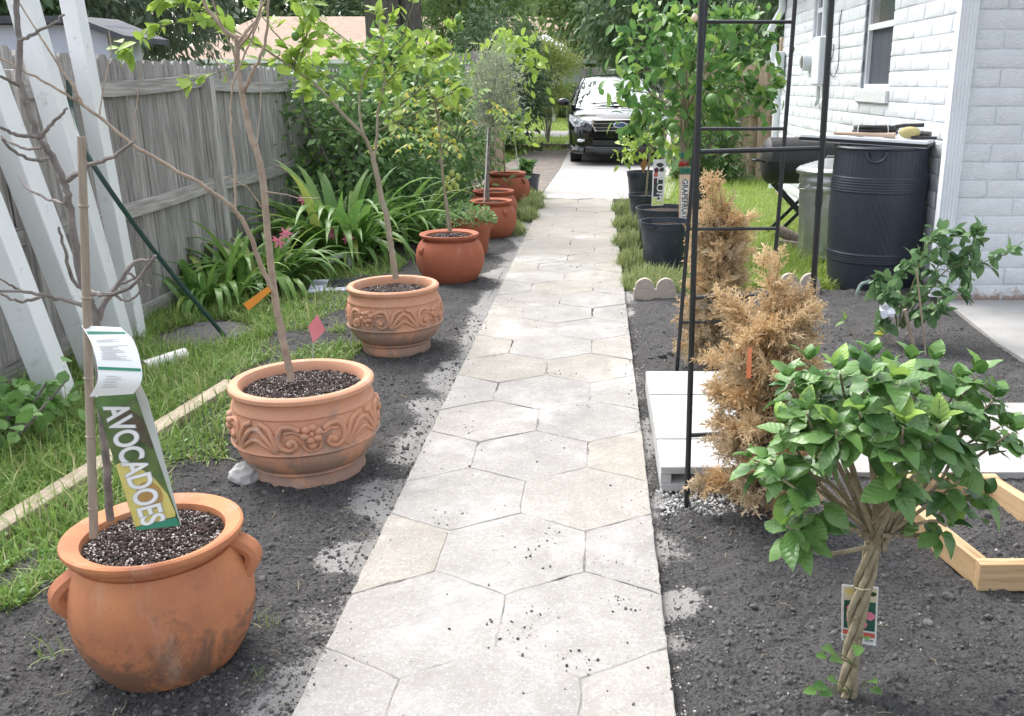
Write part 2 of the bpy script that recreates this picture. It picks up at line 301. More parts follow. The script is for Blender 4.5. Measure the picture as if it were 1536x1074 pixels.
mat['solarblue'] = M('solar_cell', (.015, .018, .035), (.03, .032, .055), 14, .25)
mat['lilacplastic'] = M('lilac_panel_frame', (.44, .46, .62), (.4, .42, .56), 6, .5)
mat['meter'] = M('grey_box_paint', (.66, .69, .72), (.6, .63, .66), 4, .5)
mat['rosewhite'] = M('white_petals', (.74, .77, .80), (.66, .68, .74), 20, .6)
mat['log'] = M('driftwood', (.26, .21, .175), (.15, .115, .095), 9, .85, .8, 30, (6, 1, 6))

# ------------------------------------------------------------------ mesh helpers
def tag(o, label=None, cat=None, group=None, kind=None):
    if label: o['label'] = label
    if cat: o['category'] = cat
    if group: o['group'] = group
    if kind: o['kind'] = kind
    return o
def thing(name, loc, label, cat, group=None, rotz=0):
    o = bpy.data.objects.new(name, None); col.objects.link(o)
    o.location = tuple(float(x) for x in loc); o.rotation_euler = (0, 0, rotz); o.empty_display_size = .1
    return tag(o, label, cat, group)
def mesh_np(name, V, F, mats, mi=None, smooth=True):
    """V (n,3), F (m,k) all faces of equal size k"""
    V = np.asarray(V, np.float32); F = np.asarray(F, np.int32)
    me = bpy.data.meshes.new(name); me.vertices.add(len(V)); me.vertices.foreach_set('co', V.ravel())
    m, k = F.shape
    me.loops.add(m * k); me.loops.foreach_set('vertex_index', F.ravel())
    me.polygons.add(m); me.polygons.foreach_set('loop_start', np.arange(0, m * k, k, dtype=np.int32))
    if mi is not None: me.polygons.foreach_set('material_index', np.asarray(mi, np.int32))
    me.polygons.foreach_set('use_smooth', np.full(m, smooth))
    me.update(calc_edges=True); me.validate()
    for x in (mats if isinstance(mats, (list, tuple)) else [mats]): me.materials.append(x)
    return me
def link(name, me, parent=None, loc=None, mtx=None):
    o = bpy.data.objects.new(name, me); col.objects.link(o)
    if parent: o.parent = parent
    if mtx is not None: o.matrix_basis = mtx
    elif loc is not None: o.location = tuple(float(x) for x in loc)
    return o
def rot(a, b=0, c=0): return np.array(Euler((a, b, c)).to_matrix())
class MB:
    def __init__(s): s.v = []; s.f = []; s.mi = []; s.cur = 0
    def add(s, V, F):
        n = len(s.v); s.v += [tuple(float(q) for q in p) for p in V]; s.f += [tuple(i + n for i in f) for f in F]; s.mi += [s.cur] * len(F); return s
    def box(s, c, size, Rm=None, bev=0):
        x, y, z = (q / 2 for q in size)
        if bev:
            b = min(bev, x * .9, y * .9, z * .9); P = []
            for sz in (-1, 1):
                for (dz, ins) in ((0, b), (b, 0)):
                    zz = sz * (z - dz)
                    ring = [(x - ins, y - ins - (b if not ins else 0)), ]
                    P.append((zz, ins))
            lv = [(-z, b), (-z + b, 0), (z - b, 0), (z, b)]; V = []; F = []
            for zz, ins in lv:
                a, d = x - ins, y - ins; e = b
                V += [(a - e, -d, zz), (a, -d + e, zz), (a, d - e, zz), (a - e, d, zz), (-a + e, d, zz), (-a, d - e, zz), (-a, -d + e, zz), (-a + e, -d, zz)]
            for k in range(3):
                for i in range(8): F.append((k * 8 + i, k * 8 + (i + 1) % 8, k * 8 + 8 + (i + 1) % 8, k * 8 + 8 + i))
            F.append(tuple(range(7, -1, -1))); F.append(tuple(range(24, 32)))
        else:
            V = [(-x, -y, -z), (x, -y, -z), (x, y, -z), (-x, y, -z), (-x, -y, z), (x, -y, z), (x, y, z), (-x, y, z)]
            F = [(0, 3, 2, 1), (4, 5, 6, 7), (0, 1, 5, 4), (1, 2, 6, 5), (2, 3, 7, 6), (3, 0, 4, 7)]
        V = np.array(V)
        if Rm is not None: V = V @ np.array(Rm).T
        return s.add(V + np.array(c, float), F)
    def tube(s, P, r, n=6, cap=True):
        P = [np.array(p, float) for p in P]; m = len(P)
        rr = list(r) if hasattr(r, '__len__') else [r] * m
        if len(rr) == 2 and m != 2: rr = list(np.linspace(rr[0], rr[1], m))
        T = []
        for i in range(m):
            d = P[min(i + 1, m - 1)] - P[max(i - 1, 0)]; T.append(d / (np.linalg.norm(d) + 1e-9))
        a = np.array([0, 0, 1.]) if abs(T[0][2]) < .9 else np.array([1., 0, 0])
        u = np.cross(T[0], a); u /= np.linalg.norm(u); V = []; F = []
        for i in range(m):
            u = u - T[i] * (u @ T[i]); u /= np.linalg.norm(u) + 1e-9; v = np.cross(T[i], u)
            for k in range(n):
                t = 2 * math.pi * k / n; V.append(P[i] + rr[i] * (math.cos(t) * u + math.sin(t) * v))
        for i in range(m - 1):
            for k in range(n): F.append((i * n + k, i * n + (k + 1) % n, (i + 1) * n + (k + 1) % n, (i + 1) * n + k))
        if cap: F.append(tuple(range(n - 1, -1, -1))); F.append(tuple(range((m - 1) * n, m * n)))
        return s.add(V, F)
    def lathe(s, prof, n=40, c=(0, 0, 0), wob=0, closed=False):
        V = []; F = []; m = len(prof)
        for i, (r, z) in enumerate(prof):
            for k in range(n):
                t = 2 * math.pi * k / n; q = r * (1 + wob * math.sin(2 * t + 1.1 + z * 3) + wob * .6 * math.sin(3 * t + z * 9)); V.append((c[0] + q * math.cos(t), c[1] + q * math.sin(t), c[2] + z))
        for i in range(m - 1):
            for k in range(n): F.append((i * n + k, i * n + (k + 1) % n, (i + 1) * n + (k + 1) % n, (i + 1) * n + k))
        if closed: F.append(tuple(range(n - 1, -1, -1))); F.append(tuple(range((m - 1) * n, m * n)))
        return s.add(V, F)
    def ball(s, c, r, n=10, sq=(1, 1, 1), Rm=None):
        V = []; F = []; h = n // 2 + 1
        for i in range(h + 1):
            ph = math.pi * i / h
            for k in range(n): t = 2 * math.pi * k / n; V.append((r * sq[0] * math.sin(ph) * math.cos(t), r * sq[1] * math.sin(ph) * math.sin(t), r * sq[2] * math.cos(ph)))
        for i in range(h):
            for k in range(n): F.append((i * n + k, (i + 1) * n + k, (i + 1) * n + (k + 1) % n, i * n + (k + 1) % n))
        V = np.array(V)
        if Rm is not None: V = V @ np.array(Rm).T
        return s.add(V + np.array(c, float), F)
    def quad(s, a, b, c, d): return s.add([a, b, c, d], [(0, 1, 2, 3)])
    def prism(s, poly, z0, z1):
        n = len(poly); V = [(p[0], p[1], z0) for p in poly] + [(p[0], p[1], z1) for p in poly]
        return s.add(V, [tuple(range(n - 1, -1, -1)), tuple(range(n, 2 * n))] + [(i, (i + 1) % n, n + (i + 1) % n, n + i) for i in range(n)])
    def mesh(s, name, mats, off=(0, 0, 0), angle=40):
        me = bpy.data.meshes.new(name); V = np.array(s.v) - np.array(off, float)
        me.from_pydata(V.tolist(), [], s.f)
        for x in (mats if isinstance(mats, (list, tuple)) else [mats]): me.materials.append(x)
        me.polygons.foreach_set('material_index', s.mi)
        me.polygons.foreach_set('use_smooth', [True] * len(s.f))
        me.set_sharp_from_angle(angle=R(angle)); me.update(); return me
    def build(s, name, mats, parent=None, off=None, angle=40, loc=None):
        """with a parent, coordinates are world coordinates (the thing's base is taken off) unless off is given"""
        if off is None:
            off = (0, 0, 0)
            if parent is not None: off = tuple((parent.parent or parent).matrix_basis.translation)
        if parent is None and loc is not None: off = loc
        return link(name, s.mesh(name, mats, off, angle), parent, loc)
def norm(a): return a / (np.linalg.norm(a, axis=-1, keepdims=True) + 1e-9)
def leafshape(L=1, W=.5, fold=.15, droop=.2, n=4, wave=0, pw=.9):
    fold0 = fold; V = [(0, 0, 0)]; F = []
    for i in range(1, n):
        t = i / n; wd = W / 2 * math.sin(math.pi * t ** pw) ** .8; z = -droop * t * t * L; y = t * L
        k = wave * math.sin(i * 2.1)
        V += [(-wd, y, z + fold * wd + k), (0, y + .01, z), (wd, y, z + fold * wd - k)]
    V.append((0, L, -droop * L))
    F += [(0, 2, 1), (0, 3, 2)]
    for i in range(n - 2):
        a = 1 + 3 * i; F += [(a, a + 1, a + 4), (a, a + 4, a + 3), (a + 1, a + 2, a + 5), (a + 1, a + 5, a + 4)]
    a = 1 + 3 * (n - 2); e = len(V) - 1; F += [(a, a + 1, e), (a + 1, a + 2, e)]
    return np.array(V, float), np.array(F)
def frames(d, n):
    y = norm(np.asarray(d, float)); x = norm(np.cross(y, n)); z = np.cross(x, y); return np.stack([x, y, z], axis=2)
def scatter(tmpl, pos, Rm, sc):
    V, F = tmpl; n = len(pos); sc = np.asarray(sc, float).reshape(n, -1)
    if sc.shape[1] == 1: sc = np.repeat(sc, 3, 1)
    P = np.einsum('nij,nkj->nki', Rm, V[None] * sc[:, None, :]) + pos[:, None, :]
    Fn = F[None] + (np.arange(n) * len(V))[:, None, None]
    return P.reshape(-1, 3), Fn.reshape(-1, F.shape[1])
def scatter_multi(tmpls, pos, Rm, sc, which=None):
    pos = np.asarray(pos); sc = np.asarray(sc); which = rng.integers(0, len(tmpls), len(pos)) if which is None else which
    VV = []; FF = []; o = 0
    for k, t in enumerate(tmpls):
        s = which == k
        if not s.any(): continue
        V, F = scatter(t, pos[s], Rm[s], sc[s]); VV.append(V); FF.append(F + o); o += len(V)
    return np.concatenate(VV), np.concatenate(FF)
UP = np.array([0, 0, 1.])
class Leaves:
    """collects leaves of one plant; emits up to `parts` of them as objects sharing a few meshes, the rest as one mesh"""
    def __init__(s): s.p = []; s.d = []; s.n = []; s.s = []
    def put(s, p, d, n, sc): s.p.append(np.array(p, float)); s.d.append(np.array(d, float)); s.n.append(np.array(n, float)); s.s.append(sc)
    def spray(s, p, axis, k, spread, size, droop=.2, up=.6):
        for _ in range(k):
            d = norm(np.array(axis) + rng.normal(0, spread, 3) - UP * droop)
            n = norm(UP * up + rng.normal(0, .45, 3)); s.put(np.array(p) + rng.normal(0, size * .15, 3), d, n, size * rng.uniform(.65, 1.15))
    def along(s, P, k, size, t0=.3, spread=.8, droop=.15):
        P = [np.array(q) for q in P]
        for _ in range(k):
            t = (t0 + (1 - t0) * rng.random()) * (len(P) - 1); i = min(int(t), len(P) - 2)
            p = P[i] + (P[i + 1] - P[i]) * (t - i); s.spray(p, norm(P[i + 1] - P[i]), 1, spread, size, droop)
    def emit(s, parent, tmpls, m, parts=300, name='leaf', stuff='foliage', mats=None):
        if not s.p: return
        off = np.array(parent.location); P = np.array(s.p) - off; Rm = frames(np.array(s.d), np.array(s.n)); S = np.array(s.s)
        idx = np.arange(len(P)); cd = np.linalg.norm(np.array(s.p) - np.array([0, 0, CH]), axis=1) / S
        order = np.argsort(cd); a = order[:parts]; b = order[parts:]
        if parts:
            mes = [mesh_np(name, V, F, m) for V, F in tmpls]
            mes2 = [[mesh_np(name, V, F, mm) for V, F in tmpls] for mm in (mats or [])]
            for i in a:
                k = int(rng.integers(len(tmpls))); me = mes[k]
                if mats and s.kind[i]: me = mes2[s.kind[i] - 1][k]
                M4 = Matrix(Rm[i].tolist()).to_4x4() @ Matrix.Scale(float(S[i]), 4); M4.translation = Vector(P[i].tolist())
                link(name, me, parent, mtx=M4)
        if len(b):
            V, F = scatter_multi(tmpls, P[b], Rm[b], S[b]); o = link(stuff, mesh_np(stuff, V, F, m), parent); tag(o, kind='stuff')
def crv(P, k=5):                                       # Catmull-Rom through points
    P = [np.array(p, float) for p in P]
    if len(P) < 3: return P
    Q = [2 * P[0] - P[1]] + P + [2 * P[-1] - P[-2]]; out = []
    for i in range(1, len(Q) - 2):
        for j in range(k):
            t = j / k; a, b, c, d = Q[i - 1], Q[i], Q[i + 1], Q[i + 2]
            out.append(.5 * (2 * b + (c - a) * t + (2 * a - 5 * b + 4 * c - d) * t * t + (3 * b - 3 * c + d - a) * t ** 3))
    out.append(P[-1]); return out
def pxl(pts, Y0, Y1=None):                             # photo polyline -> world polyline between two distances
    Y1 = Y0 if Y1 is None else Y1; n = len(pts)
    return [at(x, y, Y0 + (Y1 - Y0) * i / max(1, n - 1)) for i, (x, y) in enumerate(pts)]
def vnoise(x, y, s, seed):
    r = np.random.default_rng(seed); L = r.random((64, 64)); x = x / s; y = y / s
    xi = np.floor(x).astype(int); yi = np.floor(y).astype(int); fx = x - xi; fy = y - yi; fx = fx * fx * (3 - 2 * fx); fy = fy * fy * (3 - 2 * fy)
    g = lambda a, b: L[a % 64, b % 64]
    return (g(xi, yi) * (1 - fx) + g(xi + 1, yi) * fx) * (1 - fy) + (g(xi, yi + 1) * (1 - fx) + g(xi + 1, yi + 1) * fx) * fy - .5
def relief(x, y):
    h = .024 * vnoise(x, y, .42, 1) + .014 * vnoise(x, y, .16, 2) + .016 * vnoise(x, y, .07, 3) + .014 * vnoise(x, y, .032, 4) + .010 * vnoise(x, y, .016, 5)
    return h
def grid(xs, ys, zf):
    X, Y = np.meshgrid(xs, ys); Z = zf(X, Y); V = np.stack([X, Y, Z], -1).reshape(-1, 3); n = len(xs)
    i = np.arange(len(ys) - 1)[:, None] * n + np.arange(n - 1)[None]; i = i.ravel()
    return V, np.stack([i, i + 1, i + n + 1, i + n], 1)
def blade(L=1, W=.06, bend=.5, n=3):
    V = []; F = []
    for i in range(n):
        t = i / n; w = W * (1 - .45 * t) / 2; y = bend * t * t * L; z = t * L * (1 - .35 * bend * t); V += [(-w, y, z), (w, y, z)]
    V.append((0, bend * L, L * (1 - .35 * bend)))
    for i in range(n - 1): F += [(2 * i, 2 * i + 1, 2 * i + 3), (2 * i, 2 * i + 3, 2 * i + 2)]
    F.append((2 * n - 2, 2 * n - 1, 2 * n)); return np.array(V), np.array(F)
BL = [blade(1, .05, .25), blade(1, .06, .6), blade(1, .045, .95), blade(1, .05, 1.35)]
def grass(name, P, h0, h1, m, tilt=.25, fat=1.0, off=(0, 0, 0)):
    n = len(P); yaw = rng.uniform(0, 6.283, n); tl = rng.normal(0, tilt, n); c, s = np.cos(yaw), np.sin(yaw); ct, st = np.cos(tl), np.sin(tl)
    Rm = np.zeros((n, 3, 3)); Rm[:, 0, 0] = c; Rm[:, 0, 1] = -s * ct; Rm[:, 0, 2] = s * st; Rm[:, 1, 0] = s; Rm[:, 1, 1] = c * ct; Rm[:, 1, 2] = -c * st; Rm[:, 2, 1] = st; Rm[:, 2, 2] = ct
    h = rng.uniform(h0, h1, n); S = np.stack([h * fat, h, h], 1)
    V, F = scatter_multi(BL, P - np.array(off), Rm, S); return mesh_np(name, V, F, m)

def text_mesh(name, body, m_, parent, size=1, extrude=0, offset=0, shear=0, space=1):
    c = bpy.data.curves.new(name, 'FONT'); c.body = body; c.size = size; c.extrude = extrude; c.offset = offset; c.shear = shear; c.space_character = space; c.align_x = 'CENTER'; c.align_y = 'CENTER'
    o = bpy.data.objects.new(name + '_curve', c); col.objects.link(o); dg = bpy.context.evaluated_depsgraph_get(); me = bpy.data.meshes.new_from_object(o.evaluated_get(dg)); bpy.data.objects.remove(o); bpy.data.curves.remove(c)
    me.name = name; me.materials.clear(); me.materials.append(m_); n = len(me.vertices); co = np.zeros(n * 3); me.vertices.foreach_get('co', co); co = co.reshape(-1, 3)
    ob = link(name, me, parent); return ob, float(co[:, 0].max() - co[:, 0].min())

# ================================================================== THE SETTING
g = MB()
g.quad((-260, -8, -.03), (260, -8, -.03), (260, 420, -.03), (-260, 420, -.03))
tag(g.build('ground', mat['ground']), kind='structure')
g = MB(); g.prism([(-60, 12.9), (-.85, 12.9), (-.62, 22), (-.62, 60), (-60, 60)], -.025, -.010)
tag(g.build('lawn', mat['lawn']), kind='structure')
g = MB(); g.prism([(.8, 6.78), (2.47, 6.78), (2.47, 12.9), (8, 14), (8, 16.5), (1.2, 15.5), (.75, 12)], -.025, -.012)
tag(g.build('side_lawn', mat['lawn']), kind='structure')
g = MB(); g.prism([(-.82, 12.42), (.95, 12.42), (1.22, 14.6), (3.4, 15.4), (3.4, 44), (-.62, 44), (-.72, 17)], -.025, .012)
tag(g.build('driveway', mat['drive']), kind='structure')
g = MB(); g.prism([(-2.2, 12.7), (-.84, 12.44), (-.74, 17), (-.64, 22), (-1.6, 22)], -.02, -.004)
tag(g.build('dirt_strip', mat['dirt']), kind='structure')
g = MB(); g.prism([(-9, 27.5), (-.63, 27.5), (-.63, 31), (-9, 31)], -.02, .006)
tag(g.build('front_walk', mat['concrete']), kind='structure')
# soil beds with real relief
def rows(y0, y1, d0, k):
    ys = [y0]
    while ys[-1] < y1: ys.append(ys[-1] + d0 + k * max(0, ys[-1] - 2.5))
    return np.array(ys)
def zl(x, y):
    z = relief(x, y) + .004
    z -= np.clip((x + .86) / .1, 0, 1) * (.012 + z * .6)
    z += .02 * np.clip((-1.45 - x) / .3, 0, 1)
    return z
def zr(x, y):
    z = relief(x + 9, y) + .004
    z -= np.clip((.3 - x) / .1, 0, 1) * (.012 + z * .6)
    z += .012 * np.clip((y - 5.6) / .7, 0, 1) * np.clip((x - .9) / .3, 0, 1)
    z *= np.clip((2.42 - x) / .08, .15, 1)
    return z
V, F = grid(np.arange(-2.0, -.735, .0125), rows(1.3, 12.6, .0125, .004), zl)
tag(link('soil_bed', mesh_np('soil_bed', V, F, mat['soil'])), kind='structure')
V, F = grid(np.arange(.175, 2.46, .0145), rows(1.3, 6.72, .0135, .004), zr)
tag(link('soil_bed', mesh_np('soil_bed_right', V, F, mat['soil'])), kind='structure')
V, F = grid(np.arange(-3.02, -1.9, .04), np.arange(1.5, 16, .06), lambda x, y: relief(x, y) - .005)
tag(link('grass_verge', mesh_np('grass_verge', V, F, mat['mulch'])), kind='structure')
# patio slabs by the house
g = MB(); g.prism([(.98, 3.32), (4.6, 3.32), (4.6, 4.14), (.98, 4.14)], -.03, .028)
tag(g.build('patio_slab', mat['concrete']), kind='structure')
g = MB(); g.prism([(2.40, 4.149), (4.6, 4.149), (4.6, 6.34), (2.46, 6.34), (2.37, 5.2)], -.03, .024)
tag(g.build('patio_slab', mat['concrete']), kind='structure')

# ---- path of hexagonal pavers
PX0, PX1 = -.755, .19; HW = (PX1 - PX0) / 2; PITCH = .4075; SD = .273
path = MB(); path.prism([(PX0 + .004, 1.0), (PX1 - .004, 1.0), (PX1 - .004, 12.44), (PX0 + .004, 12.44)], -.03, .0182)
path = path.build('path', mat['joint']); tag(path, kind='structure')
def paver(cx, cy, x0, x1, zt, tilt):
    gap = rng.choice([.0014, .0022, .0036])
    hx = [(0, SD / 2 + .1365), (HW / 2, SD / 2), (HW / 2, -SD / 2), (0, -SD / 2 - .1365), (-HW / 2, -SD / 2), (-HW / 2, SD / 2)]
    P = [(cx + a * (1 - 2 * gap / HW), cy + b * (1 - 2 * gap / .41)) for a, b in hx]
    Q = []                                             # clip to the path edges
    for i in range(6):
        a, b = P[i], P[(i + 1) % 6]
        n = max(2, int(math.dist(a, b) / .045))
        for k in range(n):
            t = k / n; Q.append((a[0] + (b[0] - a[0]) * t, a[1] + (b[1] - a[1]) * t))
    ch = rng.normal(0, .0026, (len(Q), 2))
    Q = [(min(max(q[0] + c[0], x0 + abs(c[0])), x1 - abs(c[0])), q[1] + c[1]) for q, c in zip(Q, ch)]
    c = np.mean(Q, axis=0); n = len(Q); V = []; F = []
    for z, ins in ((-.03, 0), (zt - .004, 0), (zt - .0012, .0015), (zt, .005)):
        for q in Q:
            d = np.array(q) - c; L = np.linalg.norm(d); p = c + d * (1 - ins / L); V.append((p[0], p[1], z + (tilt[0] * d[0] + tilt[1] * d[1] if z > 0 else 0)))
    V.append((c[0], c[1], zt))
    for k in range(3):
        for i in range(n): F.append((k * n + i, k * n + (i + 1) % n, (k + 1) * n + (i + 1) % n, (k + 1) * n + i))
    for i in range(n): F.append((3 * n + i, 3 * n + (i + 1) % n, len(V) - 1))
    m = MB(); m.add(V, F); return m
for r in range(-3, 26):
    y = 2.297 + r * PITCH
    xs = [PX0 + HW / 2, PX0 + 1.5 * HW] if r % 2 == 0 else [PX0, PX0 + HW, PX1]
    for x in xs:
        if y > 12.3 or y < .9: continue
        m = paver(x, y, PX0, PX1, .021 + rng.uniform(-.0012, .0012), rng.normal(0, .003, 2))
        m.build('paver', mat['paver'], path, off=(0, 0, 0), angle=12)
# dark crumbs of soil trodden on to the path
def lumps(n, pos, r0, r1, flat=.6, fine=False):
    t = (1 + 5 ** .5) / 2; V = norm(np.array([(-1, t, 0), (1, t, 0), (-1, -t, 0), (1, -t, 0), (0, -1, t), (0, 1, t), (0, -1, -t), (0, 1, -t), (t, 0, -1), (t, 0, 1), (-t, 0, -1), (-t, 0, 1)], float))
    F = np.array([(0, 11, 5), (0, 5, 1), (0, 1, 7), (0, 7, 10), (0, 10, 11), (1, 5, 9), (5, 11, 4), (11, 10, 2), (10, 7, 6), (7, 1, 8), (3, 9, 4), (3, 4, 2), (3, 2, 6), (3, 6, 8), (3, 8, 9), (4, 9, 5), (2, 4, 11), (6, 2, 10), (8, 6, 7), (9, 8, 1)])
    T = []
    if fine:
        for _ in range(2):
            E = {}; V = list(V); G_ = []
            def mid(a, b):
                k = (min(a, b), max(a, b))
                if k not in E: E[k] = len(V); V.append(norm(np.array(V[a]) + np.array(V[b])))
                return E[k]
            for a, b, c in F: ab, bc, ca = mid(a, b), mid(b, c), mid(c, a); G_ += [(a, ab, ca), (b, bc, ab), (c, ca, bc), (ab, bc, ca)]
            V = np.array(V); F = np.array(G_)
    for k in range(6):
        if fine:
            q = rng.normal(0, 1, (9, 3)); q = norm(q); d = 1 + .0 * V[:, :1]
            for j in range(9): d = d - .28 * np.clip((V @ q[j] - .55), 0, 1)[:, None] * rng.uniform(.3, 1.6)
            T.append((V * (d + rng.normal(0, .055, (len(V), 1))), F))
        else: T.append((V * (1 + rng.normal(0, .22, (12, 1))), F))
    q = rng.normal(0, 1, (n, 3)); Rm = frames(q, rng.normal(0, 1, (n, 3))); s = r0 * (r1 / r0) ** (rng.random(n) ** 2.2)
    Vv, Ff = scatter_multi(T, pos, Rm, s[:, None] * np.array([1, 1, flat])[None]); return Vv, Ff
def pts_in(x0, x1, y0, y1, n, zf, near=1.0):
    y = y0 + (y1 - y0) * rng.random(n) ** (1 + near); x = rng.uniform(x0, x1, n); return np.stack([x, y, zf(x, y)], 1)
pts = np.concatenate([pts_in(-1.8, -.76, 1.4, 6, 13000, zl), pts_in(.2, 2.35, 1.4, 5.6, 24000, zr)])
V, F = lumps(len(pts), pts, .0018, .0115)
tag(link('soil_clods', mesh_np('soil_clods', V, F, mat['clod'])), kind='stuff')
big = np.array([tuple(gp(x, y)) for x, y in [(1120, 845), (1440, 590), (650, 545), (330, 735), (360, 705), (1500, 935), (1530, 930), (1425, 575), (870, 0 + 460), (1130, 690), (640, 700), (352, 740), (320, 720), (345, 745)]])
big = np.concatenate([big + rng.normal(0, .04, big.shape) * np.array([1, 1, 0]) for _ in range(7)] + [pts_in(-1.75, -.8, 1.5, 6, 160, zl), pts_in(.25, 2.2, 1.5, 5.5, 300, zr)])
V, F = lumps(len(big), big, .006, .026, .65, True)
tag(link('soil_lumps', mesh_np('soil_lumps', V, F, mat['clod'])), kind='stuff')
c = np.array([tuple(gp(x, y, .022)) for x, y in [(790, 930), (760, 960), (800, 830), (825, 800), (880, 610), (935, 900), (870, 1000), (700, 640), (670, 775), (930, 470), (870, 400), (840, 560), (905, 840)]])
cc = np.concatenate([k + np.concatenate([rng.normal(0, .045, (34, 2)), np.zeros((34, 1))], 1) for k in c])
cc = cc[rng.random(len(cc)) < .6]
sp_ = np.stack([rng.uniform(-.74, .18, 240), 1.6 + 7 * rng.random(240) ** 1.6, np.full(240, .022)], 1)
cc = np.concatenate([cc[(cc[:, 0] > PX0) & (cc[:, 0] < PX1)], sp_])
V, F = lumps(len(cc), cc, .0014, .006, .5)
tag(link('path_crumbs', mesh_np('path_crumbs', V, F, mat['clod'])), kind='stuff')
for nm, mm, k in (('spilt_sand', mat['fleck'], 2400), ('spilt_soil', mat['clod'], 2800)):
    yy = 1.5 + 9 * rng.random(k) ** 1.5; L_ = rng.random(k) < .55; amp = np.clip(.5 + 1.6 * vnoise(yy, yy * 0 + (3 if nm == 'spilt_sand' else 8), .35, 21), 0, 1)
    off_ = rng.normal(.02, .055, k) * amp; xx = np.where(L_, PX0 - .05 + off_ * 1.2, PX1 + .045 - off_)
    zz = np.where((xx > PX0) & (xx < PX1), .022, .006); P = np.stack([xx, yy, zz], 1); V, F = lumps(k, P, .001, .0052, .5)
    tag(link(nm, mesh_np(nm, V, F, mm)), kind='stuff')
pts = np.concatenate([pts_in(-1.7, -.76, 1.4, 5, 260, zl), pts_in(.2, 2.2, 1.4, 5, 480, zr)]); V, F = lumps(len(pts), pts + np.array([0, 0, .004]), .0016, .006)
tag(link('pale_flecks', mesh_np('pale_flecks', V, F, mat['fleck'])), kind='stuff')
m = MB()
for p in np.concatenate([pts_in(-1.7, -.78, 1.4, 5, 70, zl), pts_in(.25, 2.2, 1.4, 5, 120, zr)]):
    a = rng.uniform(0, 6.28); L = rng.uniform(.012, .05); d = np.array([math.cos(a), math.sin(a), 0]); q = np.array([-d[1], d[0], 0]) * L * rng.normal(0, .15)
    m.tube([p + UP * .006, p + d * L / 2 + q + UP * .010, p + d * L + UP * .006], .0009, 4)
tag(m.build('straw_bits', mat['straw']), kind='stuff')
V, F = grid(np.linspace(-2.82, -2.1, 24), np.linspace(5.05, 5.9, 24), lambda x, y: .035 - .07 * (((x + 2.46) / .36) ** 2 + ((y - 5.48) / .42) ** 2) + relief(x, y))
tag(link('soil_mound', mesh_np('soil_mound', V, F, mat['clod'])), kind='structure')

# ================================================================== HOUSE
HX, HY, HE = 2.47, 6.36, 12.9
house = thing('painted_brick_house', (HX, HY, 0), 'white painted brick house along the right side with downspout at its corner', 'house')
W1 = (8.12, 9.0, 1.46, 2.60); W0 = (10.25, 11.15, 1.98, 2.60)
EX = 6.4
def wallbox(m, y0, y1, z0, z1): m.box((HX + .081, (y0 + y1) / 2, (z0 + z1) / 2), (.15, y1 - y0, z1 - z0))
m = MB()
for (a, b, z0, z1) in [(HY + .006, W1[0], 0, 2.75), (W1[0], W1[1], 0, W1[2]), (W1[0], W1[1], W1[3], 2.75), (W1[1], W0[0], 0, 2.75), (W0[0], W0[1], 0, W0[2]), (W0[0], W0[1], W0[3], 2.75), (W0[1], HE, 0, 2.75)]: wallbox(m, a, b, z0, z1)
m.box(((HX + .159 + EX) / 2, HY + .081, 1.375), (EX - HX - .159, .15, 2.75))
m.box(((HX + .19 + EX) / 2, HE - .075, 1.375), (EX - HX - .19, .15, 2.75))
m.box((EX + .075, (HY + HE) / 2, 1.375), (.15, HE - HY, 2.75))
m.build('wall', mat['mortar'], house)
m = MB()                                               # roof with eaves
ov = .32; m.prism([(HX - ov, HY - ov), (EX + ov, HY - ov), (EX + ov, HE + ov), (HX - ov, HE + ov)], 2.752, 2.9)
xm = (HX + EX) / 2; m.add([(HX - ov, HY - ov, 2.902), (EX + ov, HY - ov, 2.902), (EX + ov, HE + ov, 2.902), (HX - ov, HE + ov, 2.902), (xm, HY + 1.6, 4), (xm, HE - 1.6, 4)], [(0, 1, 4), (1, 2, 5, 4), (2, 3, 5), (3, 0, 4, 5), (3, 2, 1, 0)])
m.build('roof', mat['roof_dark'], house)
# bricks: a few rough-faced meshes shared by all
BLn, BHt, CO = .392, .1135, .1225
def brickmesh(L, k):
    r = np.random.default_rng(100 + k); nx, nz = 7, 5; V = []; F = []; US = [0, .018, .25, .5, .75, .982, 1]; VS = [0, .07, .5, .93, 1]
    for j in range(nz):
        for i in range(nx):
            u = US[i]; v = VS[j]; edge = (i in (0, nx - 1)) or (j in (0, nz - 1))
            y = .0015 if edge else -.0025 + r.normal(0, .0017)
            V.append((L * (u - .5) + (0 if edge or i in (1, 5) else r.normal(0, .006)), y, BHt * (v - .5) + (r.normal(0, .0012) if j in (1, 3) else 0)))
    for j in range(nz - 1):
        for i in range(nx - 1): a = j * nx + i; F.append((a, a + 1, a + nx + 1, a + nx))
    b = [0, nx - 1, nx * nz - 1, nx * (nz - 1)]; o = len(V); V += [(V[q][0], .03, V[q][2]) for q in b]
    F += [tuple(range(nx - 1, -1, -1)) + (o, o + 1), tuple(range(nx * (nz - 1), nx * nz)) + (o + 2, o + 3), tuple(nx * j for j in range(nz)) + (o + 3, o), tuple(nx * j + nx - 1 for j in range(nz - 1, -1, -1)) + (o + 1, o + 2)]
    me = bpy.data.meshes.new('brick'); me.from_pydata(V, [], F); me.materials.append(mat['brick']); me.polygons.foreach_set('use_smooth', [True] * len(F)); me.set_sharp_from_angle(angle=R(60)); me.update(); return me
full = [brickmesh(BLn, k) for k in range(6)]; half = [brickmesh(BLn / 2 - .004, 20 + k) for k in range(3)]; qtr = [brickmesh(BLn / 4, 30 + k) for k in range(2)]
slots = []
